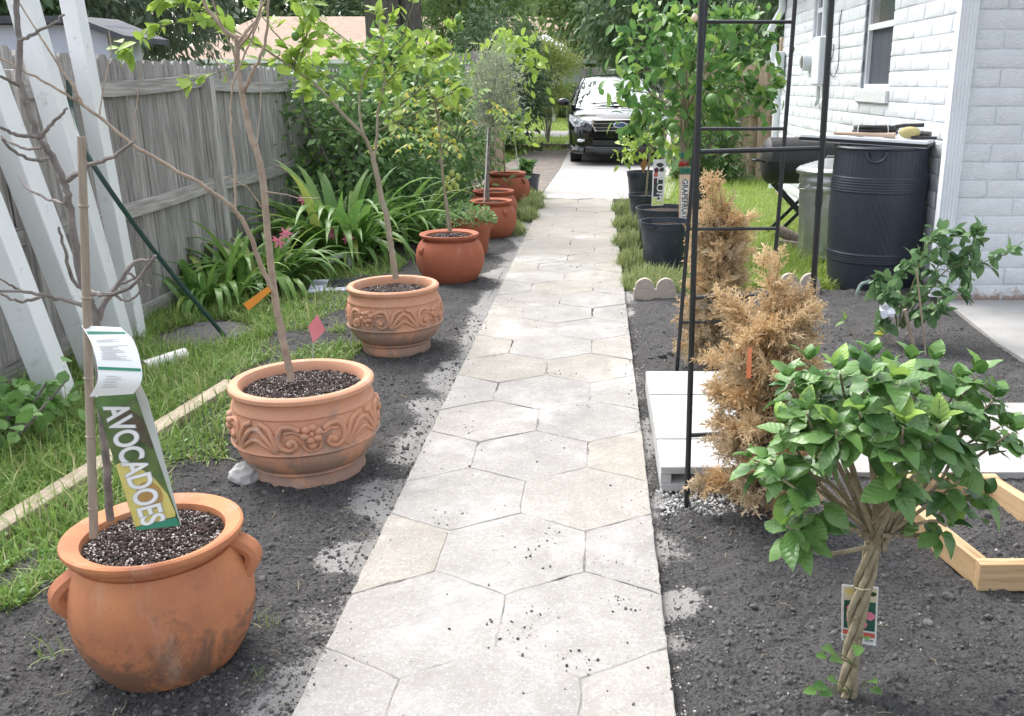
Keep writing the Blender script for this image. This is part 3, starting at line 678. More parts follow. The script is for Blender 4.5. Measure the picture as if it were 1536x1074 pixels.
for c in range(22):
    z = .006 + CO * (c + .5)
    s0 = HY + .006 + (0 if c % 2 else -.2)
    y = s0
    while y < HE:                                      # left wall, facing the path
        a, b = max(y, HY + .006), min(y + BLn, HE)
        for (q0, q1, z0, z1) in (W1, W0):              # keep the window openings free
            if z0 - .05 < z < z1 + .05:
                if a < q0 < b and b - q0 >= 0: b = q0
                elif a >= q0 - 1e-6 and b <= q1 + 1e-6: a = b
                elif q0 <= a < q1 < b: a = q1
        if b - a > .05: slots.append(('L', (a + b) / 2, z, b - a))
        y += BLn + .009
    x = HX + (0.006 if c % 2 else -.19)
    while x < 4.6:
        a, b = max(x, HX + .006), x + BLn
        if b - a > .05: slots.append(('F', (a + b) / 2, z, b - a))
        x += BLn + .009
def bp(s): return np.array([HX, s[1], s[2]]) if s[0] == 'L' else np.array([s[1], HY, s[2]])
def seen(s): return (abs(bp(s)[0]) / bp(s)[1] < .52) and (s[2] - CH) / bp(s)[1] < .115
vis = sorted([s for s in slots if seen(s)], key=lambda s: np.linalg.norm(bp(s)))
for s in vis[300:] + [q for q in slots if not seen(q)]: pass
keep = vis[:300]; rest = vis[300:] + [q for q in slots if not seen(q)]
def bmat(s, me):
    base = me.vertices[6].co.x - me.vertices[0].co.x
    p = bp(s) - np.array([HX, HY, 0]); sx = s[3] / base
    Mx = (Matrix.Rotation(R(-90), 4, 'Z') if s[0] == 'L' else Matrix.Identity(4)) @ Matrix.Diagonal((sx * random.choice((1, 1)), 1, 1, 1)); Mx.translation = Vector(p.tolist()); return Mx
def bpick(s):
    L = s[3]; k = random.randrange(6)
    return full[k] if L > .3 else (half[k % 3] if L > .15 else qtr[k % 2])
for s in keep: me = bpick(s); link('brick', me, house, mtx=bmat(s, me))
m = MB()
for s in rest:
    me = bpick(s); Mx = bmat(s, me); m.add([Mx @ v.co for v in me.vertices], [tuple(p.vertices) for p in me.polygons])
tag(m.build('brickwork', mat['brick'], house, off=(0, 0, 0), angle=60), kind='stuff')
for (q0, q1, z0, z1), scr in ((W1, True), (W0, False)):
    m = MB(); xo = HX + .062; fr = .04
    m.box((xo, q0 + fr / 2, (z0 + z1) / 2), (.055, fr, z1 - z0)); m.box((xo, q1 - fr / 2, (z0 + z1) / 2), (.055, fr, z1 - z0))
    m.box((xo, (q0 + q1) / 2, z0 + fr / 2), (.053, q1 - q0 - 2 * fr, fr)); m.box((xo, (q0 + q1) / 2, z1 - fr / 2), (.053, q1 - q0 - 2 * fr, fr))
    zm = 2.0 if scr else 2.3; m.box((xo - .004, (q0 + q1) / 2, zm), (.058, q1 - q0 - 2 * fr, .05))
    wf = m.build('window', mat['white'], house)
    m = MB(); m.box((xo + .012, (q0 + q1) / 2, (z0 + fr + zm - .025) / 2), (.006, q1 - q0 - 2 * fr, zm - .025 - z0 - fr)); m.build('screen', mat['screen'], wf)
    m = MB(); m.box((xo + .004, (q0 + q1) / 2, (z1 - fr + zm + .025) / 2), (.006, q1 - q0 - 2 * fr, z1 - fr - zm - .025)); m.build('pane', mat['glass'], wf)
    m = MB(); m.box((HX + .035, (q0 + q1) / 2, z0 - .065), (.13, q1 - q0 + .1, .125), bev=.012); m.build('window_sill', mat['stone_sill'], house)
# corner downspout: ribbed face towards the path end
m = MB(); n = 5; wdt = .115; x0 = HX - .118
prof = []
for i in range(n * 4 + 1):
    u = i / (n * 4); prof.append((x0 + u * wdt, HY - .042 + (.006 if (i % 4) in (1, 2) else -.003)))
prof += [(x0 + wdt, HY + .03), (x0, HY + .03)]
m.prism(prof, .05, 2.75); m.build('downspout', mat['white'], house, angle=30)
m = MB(); m.tube([(HX - .05, HE - .05, 2.7), (HX - .05, HE - .05, 2.45), (HX - .16, HE + .12, 2.2), (HX - .11, HE + .1, 1.9), (HX - .04, HE + .04, 1.5), (HX - .04, HE + .04, .1)], .05, 8); m.build('downspout', mat['white'], house)
# electric service on the wall
mb = thing('electrical_panel_box', (HX, 10.35, 1.5), 'tall grey electrical panel box on the white brick wall behind the trellis', 'electrical box')
m = MB(); m.box((HX - .065, 10.42, 1.74), (.11, .34, .5), bev=.012); m.build('cabinet', mat['meter'], mb)
m = MB(); m.tube([(HX - .05, 10.42, 2.0), (HX - .05, 10.42, 2.74)], .028, 8); m.build('conduit', mat['meter'], mb); m = MB(); m.tube([(HX - .05, 10.48, 1.48), (HX - .05, 10.48, 1.33), (HX - .05, 10.56, 1.28), (HX - .05, 10.64, 1.33)], .022, 8); m.build('conduit', mat['meter'], mb)
em = thing('electricity_meter', (HX, 10.95, 1.7), 'round grey electricity meter beside the tall panel box on white wall', 'meter')
m = MB(); m.box((HX - .035, 10.95, 1.72), (.05, .26, .3), bev=.01); m.build('meter_base', mat['meter'], em)
m = MB(); V = []; m.tube([(HX - .06, 10.95, 1.74), (HX - .15, 10.95, 1.74)], [.10, .095], 18); m.build('meter_can', mat['meter'], em)
m = MB(); m.tube([(HX - .151, 10.95, 1.74), (HX - .157, 10.95, 1.74)], .07, 18); m.build('meter_dial', mat['glass'], em)
jb = MB(); p = at(1173, 95, HE - .1); jb.box((HX - .07, HE - .15, p[2]), (.10, .2, .3), bev=.01)
tag(jb.build('junction_box', mat['meter'], loc=(HX - .07, HE - .15, p[2])), 'small pale grey box at the far end of the house wall', 'junction box')
m = MB(); wl = [wx(1263, 14, HX - .012), wx(1259, 40, HX - .012), wx(1258, 90, HX - .012), wx(1253, 112, HX - .015), wx(1247, 113, HX - .015), wx(1244, 100, HX - .012), wx(1250, 80, HX - .012), wx(1251, 66, HX - .012)]
m.tube(crv(wl, 4), .005, 5); tag(m.build('cable_loop', mat['rubber'], loc=wl[3]), 'thin dark cable looped on the white wall left of the window', 'cable')

# ================================================================== FENCES
def dogear(w, h, t=.018):
    c = .03; return [(-w / 2, 0), (w / 2, 0), (w / 2, h - c), (w / 2 - c, h), (-w / 2 + c, h), (-w / 2, h - c)], t
def fence_board(w, h, t=.018):
    P, t = dogear(w, h, t); V = [(x, -t / 2, z) for x, z in P] + [(x, t / 2, z) for x, z in P]; n = 6
    m = MB(); m.add(V, [tuple(range(n)), tuple(range(2 * n - 1, n - 1, -1))] + [((i + 1) % n, i, n + i, n + (i + 1) % n) for i in range(n)]); return m
FX = -3.03
fence = thing('wooden_fence', (FX, 3.5, 0), 'weathered grey wooden board fence with three rails along the left side', 'fence')
bms = [fence_board(.136, 1.70).mesh('fence_board', mat['greywood']) for _ in range(1)]
y = 3.3
while y < 16:
    zo = .02 * math.sin(y * 1.7) + rng.normal(0, .006) - (.03 if 7.2 < y < 9.7 else 0)
    M4 = Matrix.Translation((rng.normal(0, .004), y - 3.5, -.03 + zo)) @ Matrix.Rotation(R(90) + rng.normal(0, .02), 4, 'Z') @ Matrix.Rotation(rng.normal(0, .005), 4, 'Y') @ Matrix.Diagonal((rng.uniform(.94, 1.0), 1, 1, 1))
    link('fence_board', bms[0], fence, mtx=M4); y += .141
for (ya, yb) in ((2.6, 4.72), (4.76, 7.15), (7.25, 9.7), (9.78, 12.2), (12.3, 15.9)):
    for zr_ in (1.495, .755, .09):
        m = MB(); d = rng.normal(0, .012); n = 8; P = []
        for i in range(n + 1):
            u = i / n; P.append((ya + (yb - ya) * u, zr_ + d * (u - .5) * 2 - .028 * math.sin(math.pi * u) + (.03 if zr_ > 1 else 0) * (u - .3)))
        V = []; F = []
        for yy, zz in P: V += [(FX + .016, yy, zz - .045), (FX + .052, yy, zz - .045), (FX + .052, yy, zz + .045), (FX + .016, yy, zz + .045)]
        for i in range(n):
            for k in range(4): a = 4 * i; F.append((a + k, a + (k + 1) % 4, a + 4 + (k + 1) % 4, a + 4 + k))
        F += [(3, 2, 1, 0), tuple(4 * n + k for k in range(4))]
        m.add(V, F); m.build('fence_rail', mat['rail'], fence, off=(FX, 3.5, 0))
for yy in (4.74, 7.2, 9.74, 12.25, 15.95):
    m = MB(); m.box((FX + .058, yy, .78), (.085, .085, 1.58), bev=.004); m.build('fence_post', mat['greywood'], fence)
bf = thing('short_board_fence', (-2.6, 16.1, 0), 'low brown board fence section behind the olive tree in its pot', 'fence')
me = fence_board(.136, .92).mesh('fence_board', mat['tanwood'])
for i in range(9):
    M4 = Matrix.Translation((-.42 + i * .141 - .0, rng.normal(0, .004), rng.normal(0, .01))); link('fence_board', me, bf, mtx=M4)
m = MB(); m.box((-2.35, 16.06, .78), (1.3, .035, .085)); m.build('fence_rail', mat['tanwood'], bf)
m = MB(); m.box((-1.72, 16.04, .52), (.12, .12, 1.1)); m.build('fence_post', mat['tanwood'], bf)
gt = thing('cedar_gate_fence', (1.25, 15.3, 0), 'tan cedar board gate fence closing the gap beyond the house', 'fence')
me = fence_board(.14, 1.84).mesh('fence_board', mat['tanwood'])
for i in range(14): link('fence_board', me, gt, mtx=Matrix.Translation((.1 + i * .146, rng.normal(0, .004), rng.normal(0, .008))))
for zz in (.25, 1.05, 1.62): m = MB(); m.box((2.28, 15.26, zz), (2.05, .036, .09)); m.build('fence_rail', mat['tanwood'], gt)
for xx, hh in ((1.22, 1.0), (2.62, 1.85), (2.92, 2.2)): m = MB(); m.box((xx, 15.2, hh / 2), (.13 if xx > 2 else .12, .09, hh), bev=.005); m.build('fence_post', mat['tanwood'], gt)
ff = thing('far_board_fence', (2, 44, 0), 'grey board fence across the end of the driveway behind the car', 'fence')
me = fence_board(.24, 2.25).mesh('fence_board', mat['greywood'])
for i in range(26): link('fence_board', me, ff, mtx=Matrix.Translation((-2.75 + i * .25, rng.normal(0, .005), rng.normal(0, .015))))
for zz in (.5, 1.9): m = MB(); m.box((2.4, 44.06, zz), (6.6, .05, .1)); m.build('fence_rail', mat['greywood'], ff)
lp = thing('grey_panel_fence', (-3.4, 17.5, 0), 'tall grey fence panel half hidden above the garden shrubs', 'fence')
me = fence_board(.2, 2.05).mesh('fence_board', mat['greywood'])
for i in range(7): link('fence_board', me, lp, mtx=Matrix.Translation((-.1 + i * .205, rng.normal(0, .004), rng.normal(0, .01))))
m = MB(); m.box((-2.8, 17.55, 1.6), (1.4, .04, .09)); m.build('fence_rail', mat['greywood'], lp)

# ================================================================== white vinyl posts leaning on the fence
def leaning(name, a, b, wd, m_, label, cat, group=None, spin=35):
    a = np.array(a, float); b = np.array(b, float); d = norm(b - a); L = np.linalg.norm(b - a)
    x = norm(np.array([1., 0, 0]) - d * d[0]); y_ = np.cross(d, x); Rm = np.stack([x, y_, d], 1) @ rot(0, 0, R(spin))
    m = MB(); m.box((a + b) / 2, (wd, wd, L), Rm, bev=.004)
    o = m.build(name, m_, loc=a); return tag(o, label, cat, group)
gV = 'white vinyl posts leaning on the grey fence'
leaning('vinyl_post', gp(92, 606), wx(-75, 180, -2.86), .125, mat['vinyl'], 'white vinyl post leaning on the fence, its foot in grass furthest left', 'post', gV, 4)
leaning('vinyl_post', gp(150, 562), wx(-42, 60, -2.86), .115, mat['vinyl'], 'second white vinyl post from the left, foot hidden behind the avocado sign', 'post', gV, -5)
leaning('vinyl_post', gp(187, 535), wx(20, -50, -2.84), .108, mat['vinyl'], 'third white vinyl post, crossing just left of the dark green pole', 'post', gV, 3)
leaning('vinyl_post', gp(206, 512), wx(100, -40, -2.84), .09, mat['vinyl'], 'upright rightmost white vinyl post leaning on the grey fence', 'post', gV, -3)
m = MB(); gpts = [wx(103, 120, -2.93), wx(106, 160, -2.93), wx(112, 185, -2.86), at(135, 240, 4.9), at(230, 375, 5.15), gp(340, 508)]
m.tube(crv(gpts, 4), .014, 8); tag(m.build('garden_pole', mat['greenpole'], loc=gpts[-1]), 'thin dark green bent pole leaning from the fence into grass', 'pole')

# ================================================================== LEFT GROUND THINGS
a, b = gp(-60, 852), gp(350, 588); d = norm(b - a)
m = MB(); L = np.linalg.norm(b - a); ang = math.atan2(d[1], d[0]) - math.pi / 2
m.box((a + b) / 2 + UP * .042, (.085, L, .05), rot(0, 0, ang), bev=.004); tag(m.build('edging_board', mat['oldlumber'], loc=a), 'long weathered timber board lying in the grass as edging', 'board')
a, b = gp(216, 551, .035), gp(277, 531, .04)
m = MB(); d = norm(b - a); m.tube([a, b], .036, 16, cap=False); m.tube([b, a], .031, 16, cap=False)
pp = m.build('pvc_pipe', mat['pvc'], loc=a); tag(pp, 'short cut length of white plastic pipe lying on the grass', 'pipe')
e0 = gp(525, 402); m = MB(); q = at(525, 380, e0[1]); r_ = at(492, 392, e0[1] - .05)
m.tube([e0 - UP * .03, q - UP * .0, q + (r_ - q) * .15 + UP * .015, r_], .024, 10); m.tube([q - UP * .045, q - UP * .005], .03, 10); m.tube([q + (r_ - q) * .12 + UP * .012, q + (r_ - q) * .38 + UP * .01], .03, 10); m.tube([q + (r_ - q) * .75, r_], .03, 10)
tag(m.build('pipe_elbow', mat['pvc'], loc=e0), 'white plastic pipe elbow standing up by the pink lilies', 'pipe fitting')
sp0 = gp(512, 432); so_ = thing('solar_panel', sp0, 'small flat lilac framed panel lying on grass behind carved pot', 'panel', rotz=R(12))
m = MB(); m.box((0, 0, .02), (.46, .42, .022), bev=.004); m.build('frame', mat['lilacplastic'], so_, off=(0, 0, 0))
m = MB(); m.box((.05, .03, .034), (.3, .28, .008)); m.build('cell', mat['solarblue'], so_, off=(0, 0, 0))

# ================================================================== POTS
def pot_soil(x, y, z, r, label, perl=0, mound=.0):
    n = 26; V = [(x, y, z + mound)]; F = []
    for k in range(1, 7):
        for i in range(n):
            t = 2 * math.pi * i / n; q = r * k / 6; V.append((x + q * math.cos(t), y + q * math.sin(t), z + mound * (1 - (k / 6) ** 2) + rng.normal(0, .003)))
    F += [(0, 1 + i, 1 + (i + 1) % n) for i in range(n)]
    for k in range(5):
        for i in range(n): a_ = 1 + k * n + i; b_ = 1 + k * n + (i + 1) % n; F.append((a_, a_ + n, b_ + n, b_))
    m = MB(); m.add(V, F); o = m.build('potting_soil', mat['potmix'], loc=(x, y, z)); tag(o, label, 'soil', kind='stuff')
    if perl:
        for mm, k, r0, r1 in ((mat['perlite'], perl, .0016, .0042), (mat['bark_chip'], perl, .003, .009)):
            a = rng.uniform(0, 6.283, k); q = (r - .008) * np.sqrt(rng.random(k)); P = np.stack([q * np.cos(a), q * np.sin(a), mound * (1 - (q / r) ** 2) + .003 + 0 * q], 1)
            V2, F2 = lumps(k, P, r0, r1, .7); ob = link('soil_flecks', mesh_np('soil_flecks', V2, F2, mm), o); tag(ob, kind='stuff')
    return o
def olla(x, y, H, rr, rb, rbase, m_, label, lugs=(), group='smooth terracotta pots along the path', soil_z=None, perl=0, soil_label='', lugsize=1.0, tilt=(0, 0)):
    """round-bellied pot with a flared rolled rim"""
    t = thing('terracotta_pot', (x, y, 0), label, 'pot', group)
    rn = rr * .83; zb = H * .50
    P = [(0, 0), (rbase * .96, 0), (rbase, .012)]
    for k in range(1, 15):
        u = k / 14; a = -1.12 + u * 2.12
        P.append((rn * .80 + (rb - rn * .80) * math.cos(a * .98) if a > 0 else rbase + (rb - rbase) * (math.cos(a * 1.402)), zb + H * .36 * math.sin(a) / math.sin(1.0) * (1 if a > 0 else 1.55)))
    P = [p for p in P if p[1] >= 0]
    P += [(rn, H * .86), (rn * 1.03, H * .90), (rr * .96, H * .925), (rr, H * .968), (rr * .995, H * .99), (rr * .965, H), (rr * .92, H * .995), (rn * .955, H * .96), (rn * .93, H * .88), (rn * .95, H * .7), (rn * .9, H * .68)]
    m = MB(); m.lathe(P, 56, (x, y, 0), .006); m.build('body', m_, t)
    for (ang, zz) in lugs:
        m = MB(); s = lugsize; zl_ = H * zz; rs = rb * .965
        c, sn = math.cos(ang), math.sin(ang); tx = np.array([-sn, c, 0]); nx = np.array([c, sn, 0]); o0 = np.array([x, y, 0]) + nx * rs + UP * zl_
        arch = [o0 - nx * .05 * s + UP * .062 * s, o0 - nx * .006 * s + UP * .036 * s, o0 + nx * .016 * s + UP * .012 * s, o0 + nx * .014 * s - UP * .012 * s, o0 - nx * .006 * s - UP * .042 * s, o0 - nx * .045 * s - UP * .09 * s]
        for off in (-1, 0, 1): m.tube(crv([q + tx * off * .012 * s for q in arch], 4), .0215 * s, 8)
        m.build('lug_handle', m_, t)
    if soil_z is not None: pot_soil(x, y, soil_z, rn * .945, soil_label, perl, .008)
    return t
P1 = (-1.165, 2.15)
olla(P1[0], P1[1], .390, .220, .228, .122, mat['terra1'], 'large weathered orange terracotta pot with lug handles holding the avocado sign', ((R(212), .66), (R(10), .74)), lugsize=1.0, soil_z=.355, perl=1500, soil_label='dark potting soil flecked with perlite around the avocado sign')
# carved pots
def carved(x, y, H, rr, rb, rbase, label, soil_z, perl, soil_label, spin):
    t = thing('carved_terracotta_pot', (x, y, 0), label, 'pot', 'terracotta pots with carved scroll band')
    prof = [(0, 0), (rbase * .97, 0), (rbase, .01), (rbase * .985, .035), (rbase * .95, .052), (rbase * .985, .056), (rbase * 1.03, .062), (rbase * 1.0, .070)]
    zb0, zb1 = H * .435, H * .79
    def rad(z):
        u = (z - .07) / (zb0 - .07)
        if z < zb0: return rbase + (rb * .975 - rbase) * math.sin(u * math.pi / 2) ** .72
        u = (z - zb0) / (zb1 - zb0); return rb * (.975 + .025 * math.sin(math.pi * min(1, u * .95 + .05)) - .02 * max(0, u - .5) * 2)
    for k in range(1, 9): z = .07 + (zb0 - .012 - .07) * k / 8; prof.append((rad(z), z))
    prof += [(rad(zb0) + .003, zb0 - .008), (rad(zb0) + .011, zb0), (rad(zb0) + .003, zb0 + .008)]
    for k in range(1, 7): z = zb0 + .008 + (zb1 - zb0 - .016) * k / 6; prof.append((rad(z) - .004, z))
    prof += [(rad(zb1) + .004, zb1), (rad(zb1) + .002, zb1 + .006), (rb * .955, zb1 + .012), (rb * .925, H * .85), (rb * .895, H * .885), (rb * .895, H * .90), (rr * .975, H * .918), (rr, H * .94), (rr * .998, H * .975), (rr * .97, H * .995), (rr * .94, H), (rr * .87, H * .99), (rr * .83, H * .95), (rr * .82, H * .86), (rr * .84, H * .7)]
    m = MB(); m.lathe(prof, 64, (x, y, 0), .004); m.build('body', mat['terra2'], t)
    m = MB(); hb = zb1 - zb0 - .02
    def S(u, v, h=0):                                  # u: metres round the belly, v 0..1 up the band
        z = zb0 + .01 + hb * v; r = rad(z) - .003 + h; a = spin + u / rb; return np.array([x + r * math.cos(a), y + r * math.sin(a), z])
    def stroke(P, r, n=6): m.tube([S(u, v, .001) for u, v in crv([np.array(q) for q in P], 5)], r, n)
    seg = 2 * math.pi * rb / 4
    for k in range(4):
        u0 = k * seg
        for a in range(6):                              # flower
            t_ = a * math.pi / 3 + .3; m.ball(S(u0 + .026 * math.cos(t_), .62 + .024 / hb * math.sin(t_), .003), .019, 8, (1, 1, .8))
        m.ball(S(u0, .62, .006), .012, 8)
        m.ball(S(u0, .22, .0), .016, 8); stroke([(u0 - .035, .3), (u0 - .02, .08), (u0 + .02, .08), (u0 + .035, .3)], .007)
        for sg in (-1, 1):
            q = lambda a, b: (u0 + sg * a, b)
            stroke([q(.045, .72), q(.075, .86), q(.11, .82), q(.125, .5), q(.115, .2), q(.085, .1), q(.06, .25), q(.07, .42), q(.085, .35)], .0115)
            m.ball(S(u0 + sg * .082, .32, .002), .015, 8)
            stroke([q(.04, .6), q(.07, .7), q(.1, .66)], .007)
            stroke([q(.13, .1), q(.145, .5), q(.165, .8), q(.2, .93)], .011)
            stroke([q(.135, .05), q(.17, .45), q(.2, .7), q(.225, .74)], .011)
            stroke([q(.14, .03), q(.18, .25), q(.21, .4), q(.23, .38)], .009)
    m.build('scroll_relief', mat['terra2'], t, angle=70)
    pot_soil(x, y, soil_z, rr * .84, soil_label, perl, .006)
    return t
P2 = (-1.175, 3.42); P3 = (-1.195, 5.17)
carved(P2[0], P2[1], .39, .276, .280, .218, 'nearer carved terracotta pot with scroll band, behind the avocado pot', .345, 1300, 'perlite flecked soil around the forked bare trunk', R(-68))
carved(P3[0], P3[1], .395, .262, .270, .195, 'further carved terracotta pot with scroll band, by the lilac panel', .345, 250, 'dark soil inside the further carved pot', R(-112))
P4 = (-1.185, 7.16)
olla(P4[0], P4[1], .375, .232, .268, .15, mat['terra4'], 'smooth red terracotta pot with small side slot, holding the starfruit sapling', ((R(222), .68),), soil_z=.345, perl=200, soil_label='chunky bark soil in the smooth red pot', lugsize=.55)
hp = thing('plain_flowerpot', (-1.17, 8.35, 0), 'plain tapered terracotta flowerpot overflowing with green herbs', 'pot')
m = MB(); m.lathe([(0, 0), (.13, 0), (.175, .24), (.195, .24), (.2, .3), (.185, .3), (.17, .24), (.16, .2)], 36, (-1.17, 8.35, 0)); m.build('body', mat['terra4'], hp)
P6 = (-1.10, 9.33); P7 = (-1.19, 10.3); P8 = (-1.21, 12.1)
h6, h7, h8 = at(731, 300, P6[1])[2], at(737, 285, P7[1])[2], at(760, 258, P8[1])[2]
olla(P6[0], P6[1], h6, .215, .25, .14, mat['terra4'], 'red terracotta pot with the olive tree, just behind the herb pot', ((R(-50), .7),), soil_z=h6 - .035, perl=120, soil_label='soil under the olive trunk', lugsize=.6)
olla(P7[0], P7[1], h7, .235, .262, .15, mat['terra4'], 'red terracotta pot tucked between the olive pot and the last pot', (), soil_z=h7 - .035, soil_label='soil in the pot behind the olive')
olla(P8[0], P8[1], h8, .252, .295, .15, mat['terra4'], 'last and tallest red terracotta pot, near the driveway', ((R(-35), .72),), soil_z=h8 - .04, soil_label='soil in the tall pot near the driveway', lugsize=.6)
def nursery(x, y, H, r, label, soil=True, lip=True):
    t = thing('nursery_pot', (x, y, 0), label, 'pot', 'black plastic nursery pots')
    m = MB(); m.lathe([(0, 0), (r * .78, 0), (r * .80, .01), (r * .93, H * .84), (r * .935, H * .86), (r * .975, H * .865), (r * .985, H * .96), (r * 1.0, H * .965), (r * 1.005, H), (r * .96, H), (r * .93, H * .9), (r * .9, H * .75)], 40, (x, y, 0)); m.build('body', mat['potblack'], t)
    m = MB()
    for a in (R(-128), R(40)):
        for j in range(5): q = a + (j - 2) * .09; m.box((x + math.cos(q) * r * 1.01, y + math.sin(q) * r * 1.01, H * .93), (.016, r * .1, H * .045), rot(0, 0, q))
    m.build('grip', mat['potblack'], t)
    pot_soil(x, y, H * .9, r * .92, 'dark soil in ' + label)
    return t
B1 = (.55, 7.56); B2 = (.62, 8.7); B3 = (.52, 10.2); B4 = (.56, 11.7); B5 = (1.14, 10.9); B6 = (-1.05, 13.3)
nursery(*B1, at(997, 331, B1[1])[2], .215, 'nearest black nursery pot standing on the grass by the scalloped edging')
nursery(*B2, at(990, 311, B2[1])[2], .275, 'wide black nursery pot holding the grapefruit tree')
nursery(*B3, at(958, 291, B3[1])[2], .20, 'black nursery pot half hidden behind the white patterned tag')
nursery(*B4, at(965, 257, B4[1])[2], .215, 'farthest black nursery pot on the right edge of the path')
nursery(*B5, at(1045, 270, B5[1])[2], .2, 'black nursery pot behind the trellis legs by the gate')
nursery(*B6, at(790, 262, B6[1])[2], .2, 'black nursery pot behind the last terracotta pot')

# ================================================================== PLANTS IN POTS
L_c = [leafshape(1, .52, .25, .18), leafshape(1, .46, .35, .3), leafshape(1, .56, .15, .08)]
# bare sapling in the avocado pot
YA = 2.14
sap = thing('bare_sapling', (P1[0], P1[1], .36), 'leafless grey sapling with forked twigs rising behind the avocado sign', 'sapling')
def branch(pts, r0, r1, Y0, Y1, parent, m_, n=7, name='branch', k=4, wob=.0014):
    P = crv(pxl(pts, Y0, Y1), k); P = [p + (rng.normal(0, wob, 3) if 0 < i < len(P) - 1 else 0) for i, p in enumerate(P)]
    m = MB(); m.tube(P, [r0, r1], n); m.build(name, m_, parent); return P
branch([(166, 780), (160, 700), (152, 620), (144, 481), (134, 447), (121, 414), (112, 357), (104, 313), (100, 285), (92, 262), (73, 226), (57, 204), (46, 173), (34, 136), (28, 112), (29, 67), (27, 50), (24, 0), (22, -60)], .0100, .0058, 2.16, 2.2, sap, mat['barkgrey'], 9, 'trunk')
for pts, r0, yy in [([(27, 60), (45, 55), (60, 45), (85, 33), (97, 22)], .0055, .02), ([(29, 128), (12, 120), (-8, 110)], .006, -.05), ([(56, 205), (30, 204), (12, 196), (-10, 186)], .007, -.08), ([(62, 222), (38, 223), (15, 213), (2, 203)], .005, .06), ([(73, 238), (48, 239), (22, 228), (3, 208)], .006, -.1), ([(64, 204), (74, 190), (88, 176), (101, 162)], .006, -.04), ([(101, 271), (118, 258), (140, 245), (160, 240), (185, 225), (200, 213)], .008, -.07), ([(98, 305), (75, 300), (50, 288), (37, 280), (29, 265)], .005, .08),
                 ([(140, 466), (112, 455), (85, 447), (62, 441), (30, 437), (-5, 436)], .008, -.1), ([(62, 443), (42, 452), (22, 450), (0, 440)], .006, -.12), ([(30, 436), (15, 426), (0, 418)], .004, -.1), ([(130, 438), (112, 425), (103, 400), (96, 370), (88, 340)], .007, -.06), ([(134, 437), (150, 442), (172, 440), (195, 430), (215, 410), (233, 383)], .008, -.1), ([(148, 480), (160, 450), (178, 425), (192, 404), (205, 392), (224, 390)], .009, .06), ([(172, 442), (190, 452), (207, 440), (213, 425)], .005, .02), ([(180, 425), (200, 420), (215, 425), (228, 430)], .004, .1), ([(192, 410), (205, 418), (213, 428)], .004, .12)]:
    branch(pts, r0 * .82, r0 * .45, 2.17, 2.17 + yy, sap, mat['barkgrey'], 6)
m = MB(); a, b = at(141, 806, 2.02), at(122, 205, 2.10); m.tube([a + (b - a) * u for u in np.linspace(0, 1, 12)], [.0105, .0088], 10)
for u in (.08, .27, .42, .62, .84): q = a + (b - a) * u; d = norm(b - a); m.tube([q - d * .004, q, q + d * .004], [.0095, .0122, .0095], 10)
tag(m.build('bamboo_stake', mat['bamboo'], loc=a), 'straight bamboo stake standing in the avocado pot', 'stake')
# avocado card: printed front, white back leg
av = thing('avocado_sign', at(238, 792, 2.03), 'folded green and yellow card sign reading AVOCADOES in the front pot', 'sign')
TL, TR, BRr, BLl = at(141, 597, 2.05), at(197, 573, 2.06), at(271, 789, 2.0), at(206, 795, 2.0)
_n = norm(np.cross(TR - TL, BRr - TL)); BLl = BLl - _n * ((BLl - TL) @ _n)
exn = norm(np.cross(TR - TL, BLl - TL)); exn = exn if exn[1] < 0 else -exn
def cardpt(u, v, h=0): a_ = TL + (TR - TL) * u; b_ = BLl + (BRr - BLl) * u; return a_ + (b_ - a_) * v + exn * h
def cardpatch(poly, m_, h, name='print', par=None):
    m = MB(); n = len(poly); m.add([cardpt(u, v, h) for u, v in poly], [tuple(range(n))]); return m.build(name, m_, par or av)
m = MB(); m.add([cardpt(0, 0), cardpt(1, 0), cardpt(1, 1), cardpt(0, 1), cardpt(0, 0, -.0012), cardpt(1, 0, -.0012), cardpt(1, 1, -.0012), cardpt(0, 1, -.0012)], [(0, 3, 2, 1), (4, 5, 6, 7), (0, 1, 5, 4), (1, 2, 6, 5), (2, 3, 7, 6), (3, 0, 4, 7)]); m.build('card_front', mat['print_avogreen'], av)
cardpatch([(.25, .14), (.62, .12), (.98, .24), (.99, .46), (.8, .40), (.55, .28)], mat['print_avoskin'], .0006)
el = lambda cu, cv, ru, rv, n=22: [(min(.995, max(.005, cu + ru * math.cos(2 * math.pi * i / n))), min(.995, cv + rv * math.sin(2 * math.pi * i / n))) for i in range(n)]
cardpatch([(.01, .50), (.2, .49), (.45, .54), (.75, .63), (.95, .77), (.99, .9), (.96, .93), (.01, .97)], mat['print_avoflesh'], .0006)
cardpatch(el(.55, .76, .30, .10), mat['print_avopit'], .001)
cardpatch([(.01, .975), (.97, .935), (.99, .995), (.01, .995)], mat['print_green'], .0009)
cardpatch([(.01, 0), (.99, 0), (.99, .1), (.4, .13), (.01, .09)], M('print_leaf_green', (.10, .2, .05), (.06, .13, .03), 20, .4), .0007)
to, ww = text_mesh('lettering', 'AVOCADOES', mat['print_white'], av, .066, .0003, .0010, 0, .96)
dx = norm(cardpt(.4, 1) - cardpt(.4, 0)); dz = exn; dy = np.cross(dz, dx)
Lc = np.linalg.norm(cardpt(.4, .97) - cardpt(.4, .10))
M4 = Matrix(np.stack([dx * (Lc / ww), dy * 1.25, dz], 1).tolist()).to_4x4(); M4.translation = Vector((cardpt(.42, .53, .0022) - np.array(av.location)).tolist()); to.matrix_basis = M4
t2, w2 = text_mesh('lettering_outline', 'AVOCADOES', mat['print_grey'], av, .066, .0001, .0026, 0, .96)
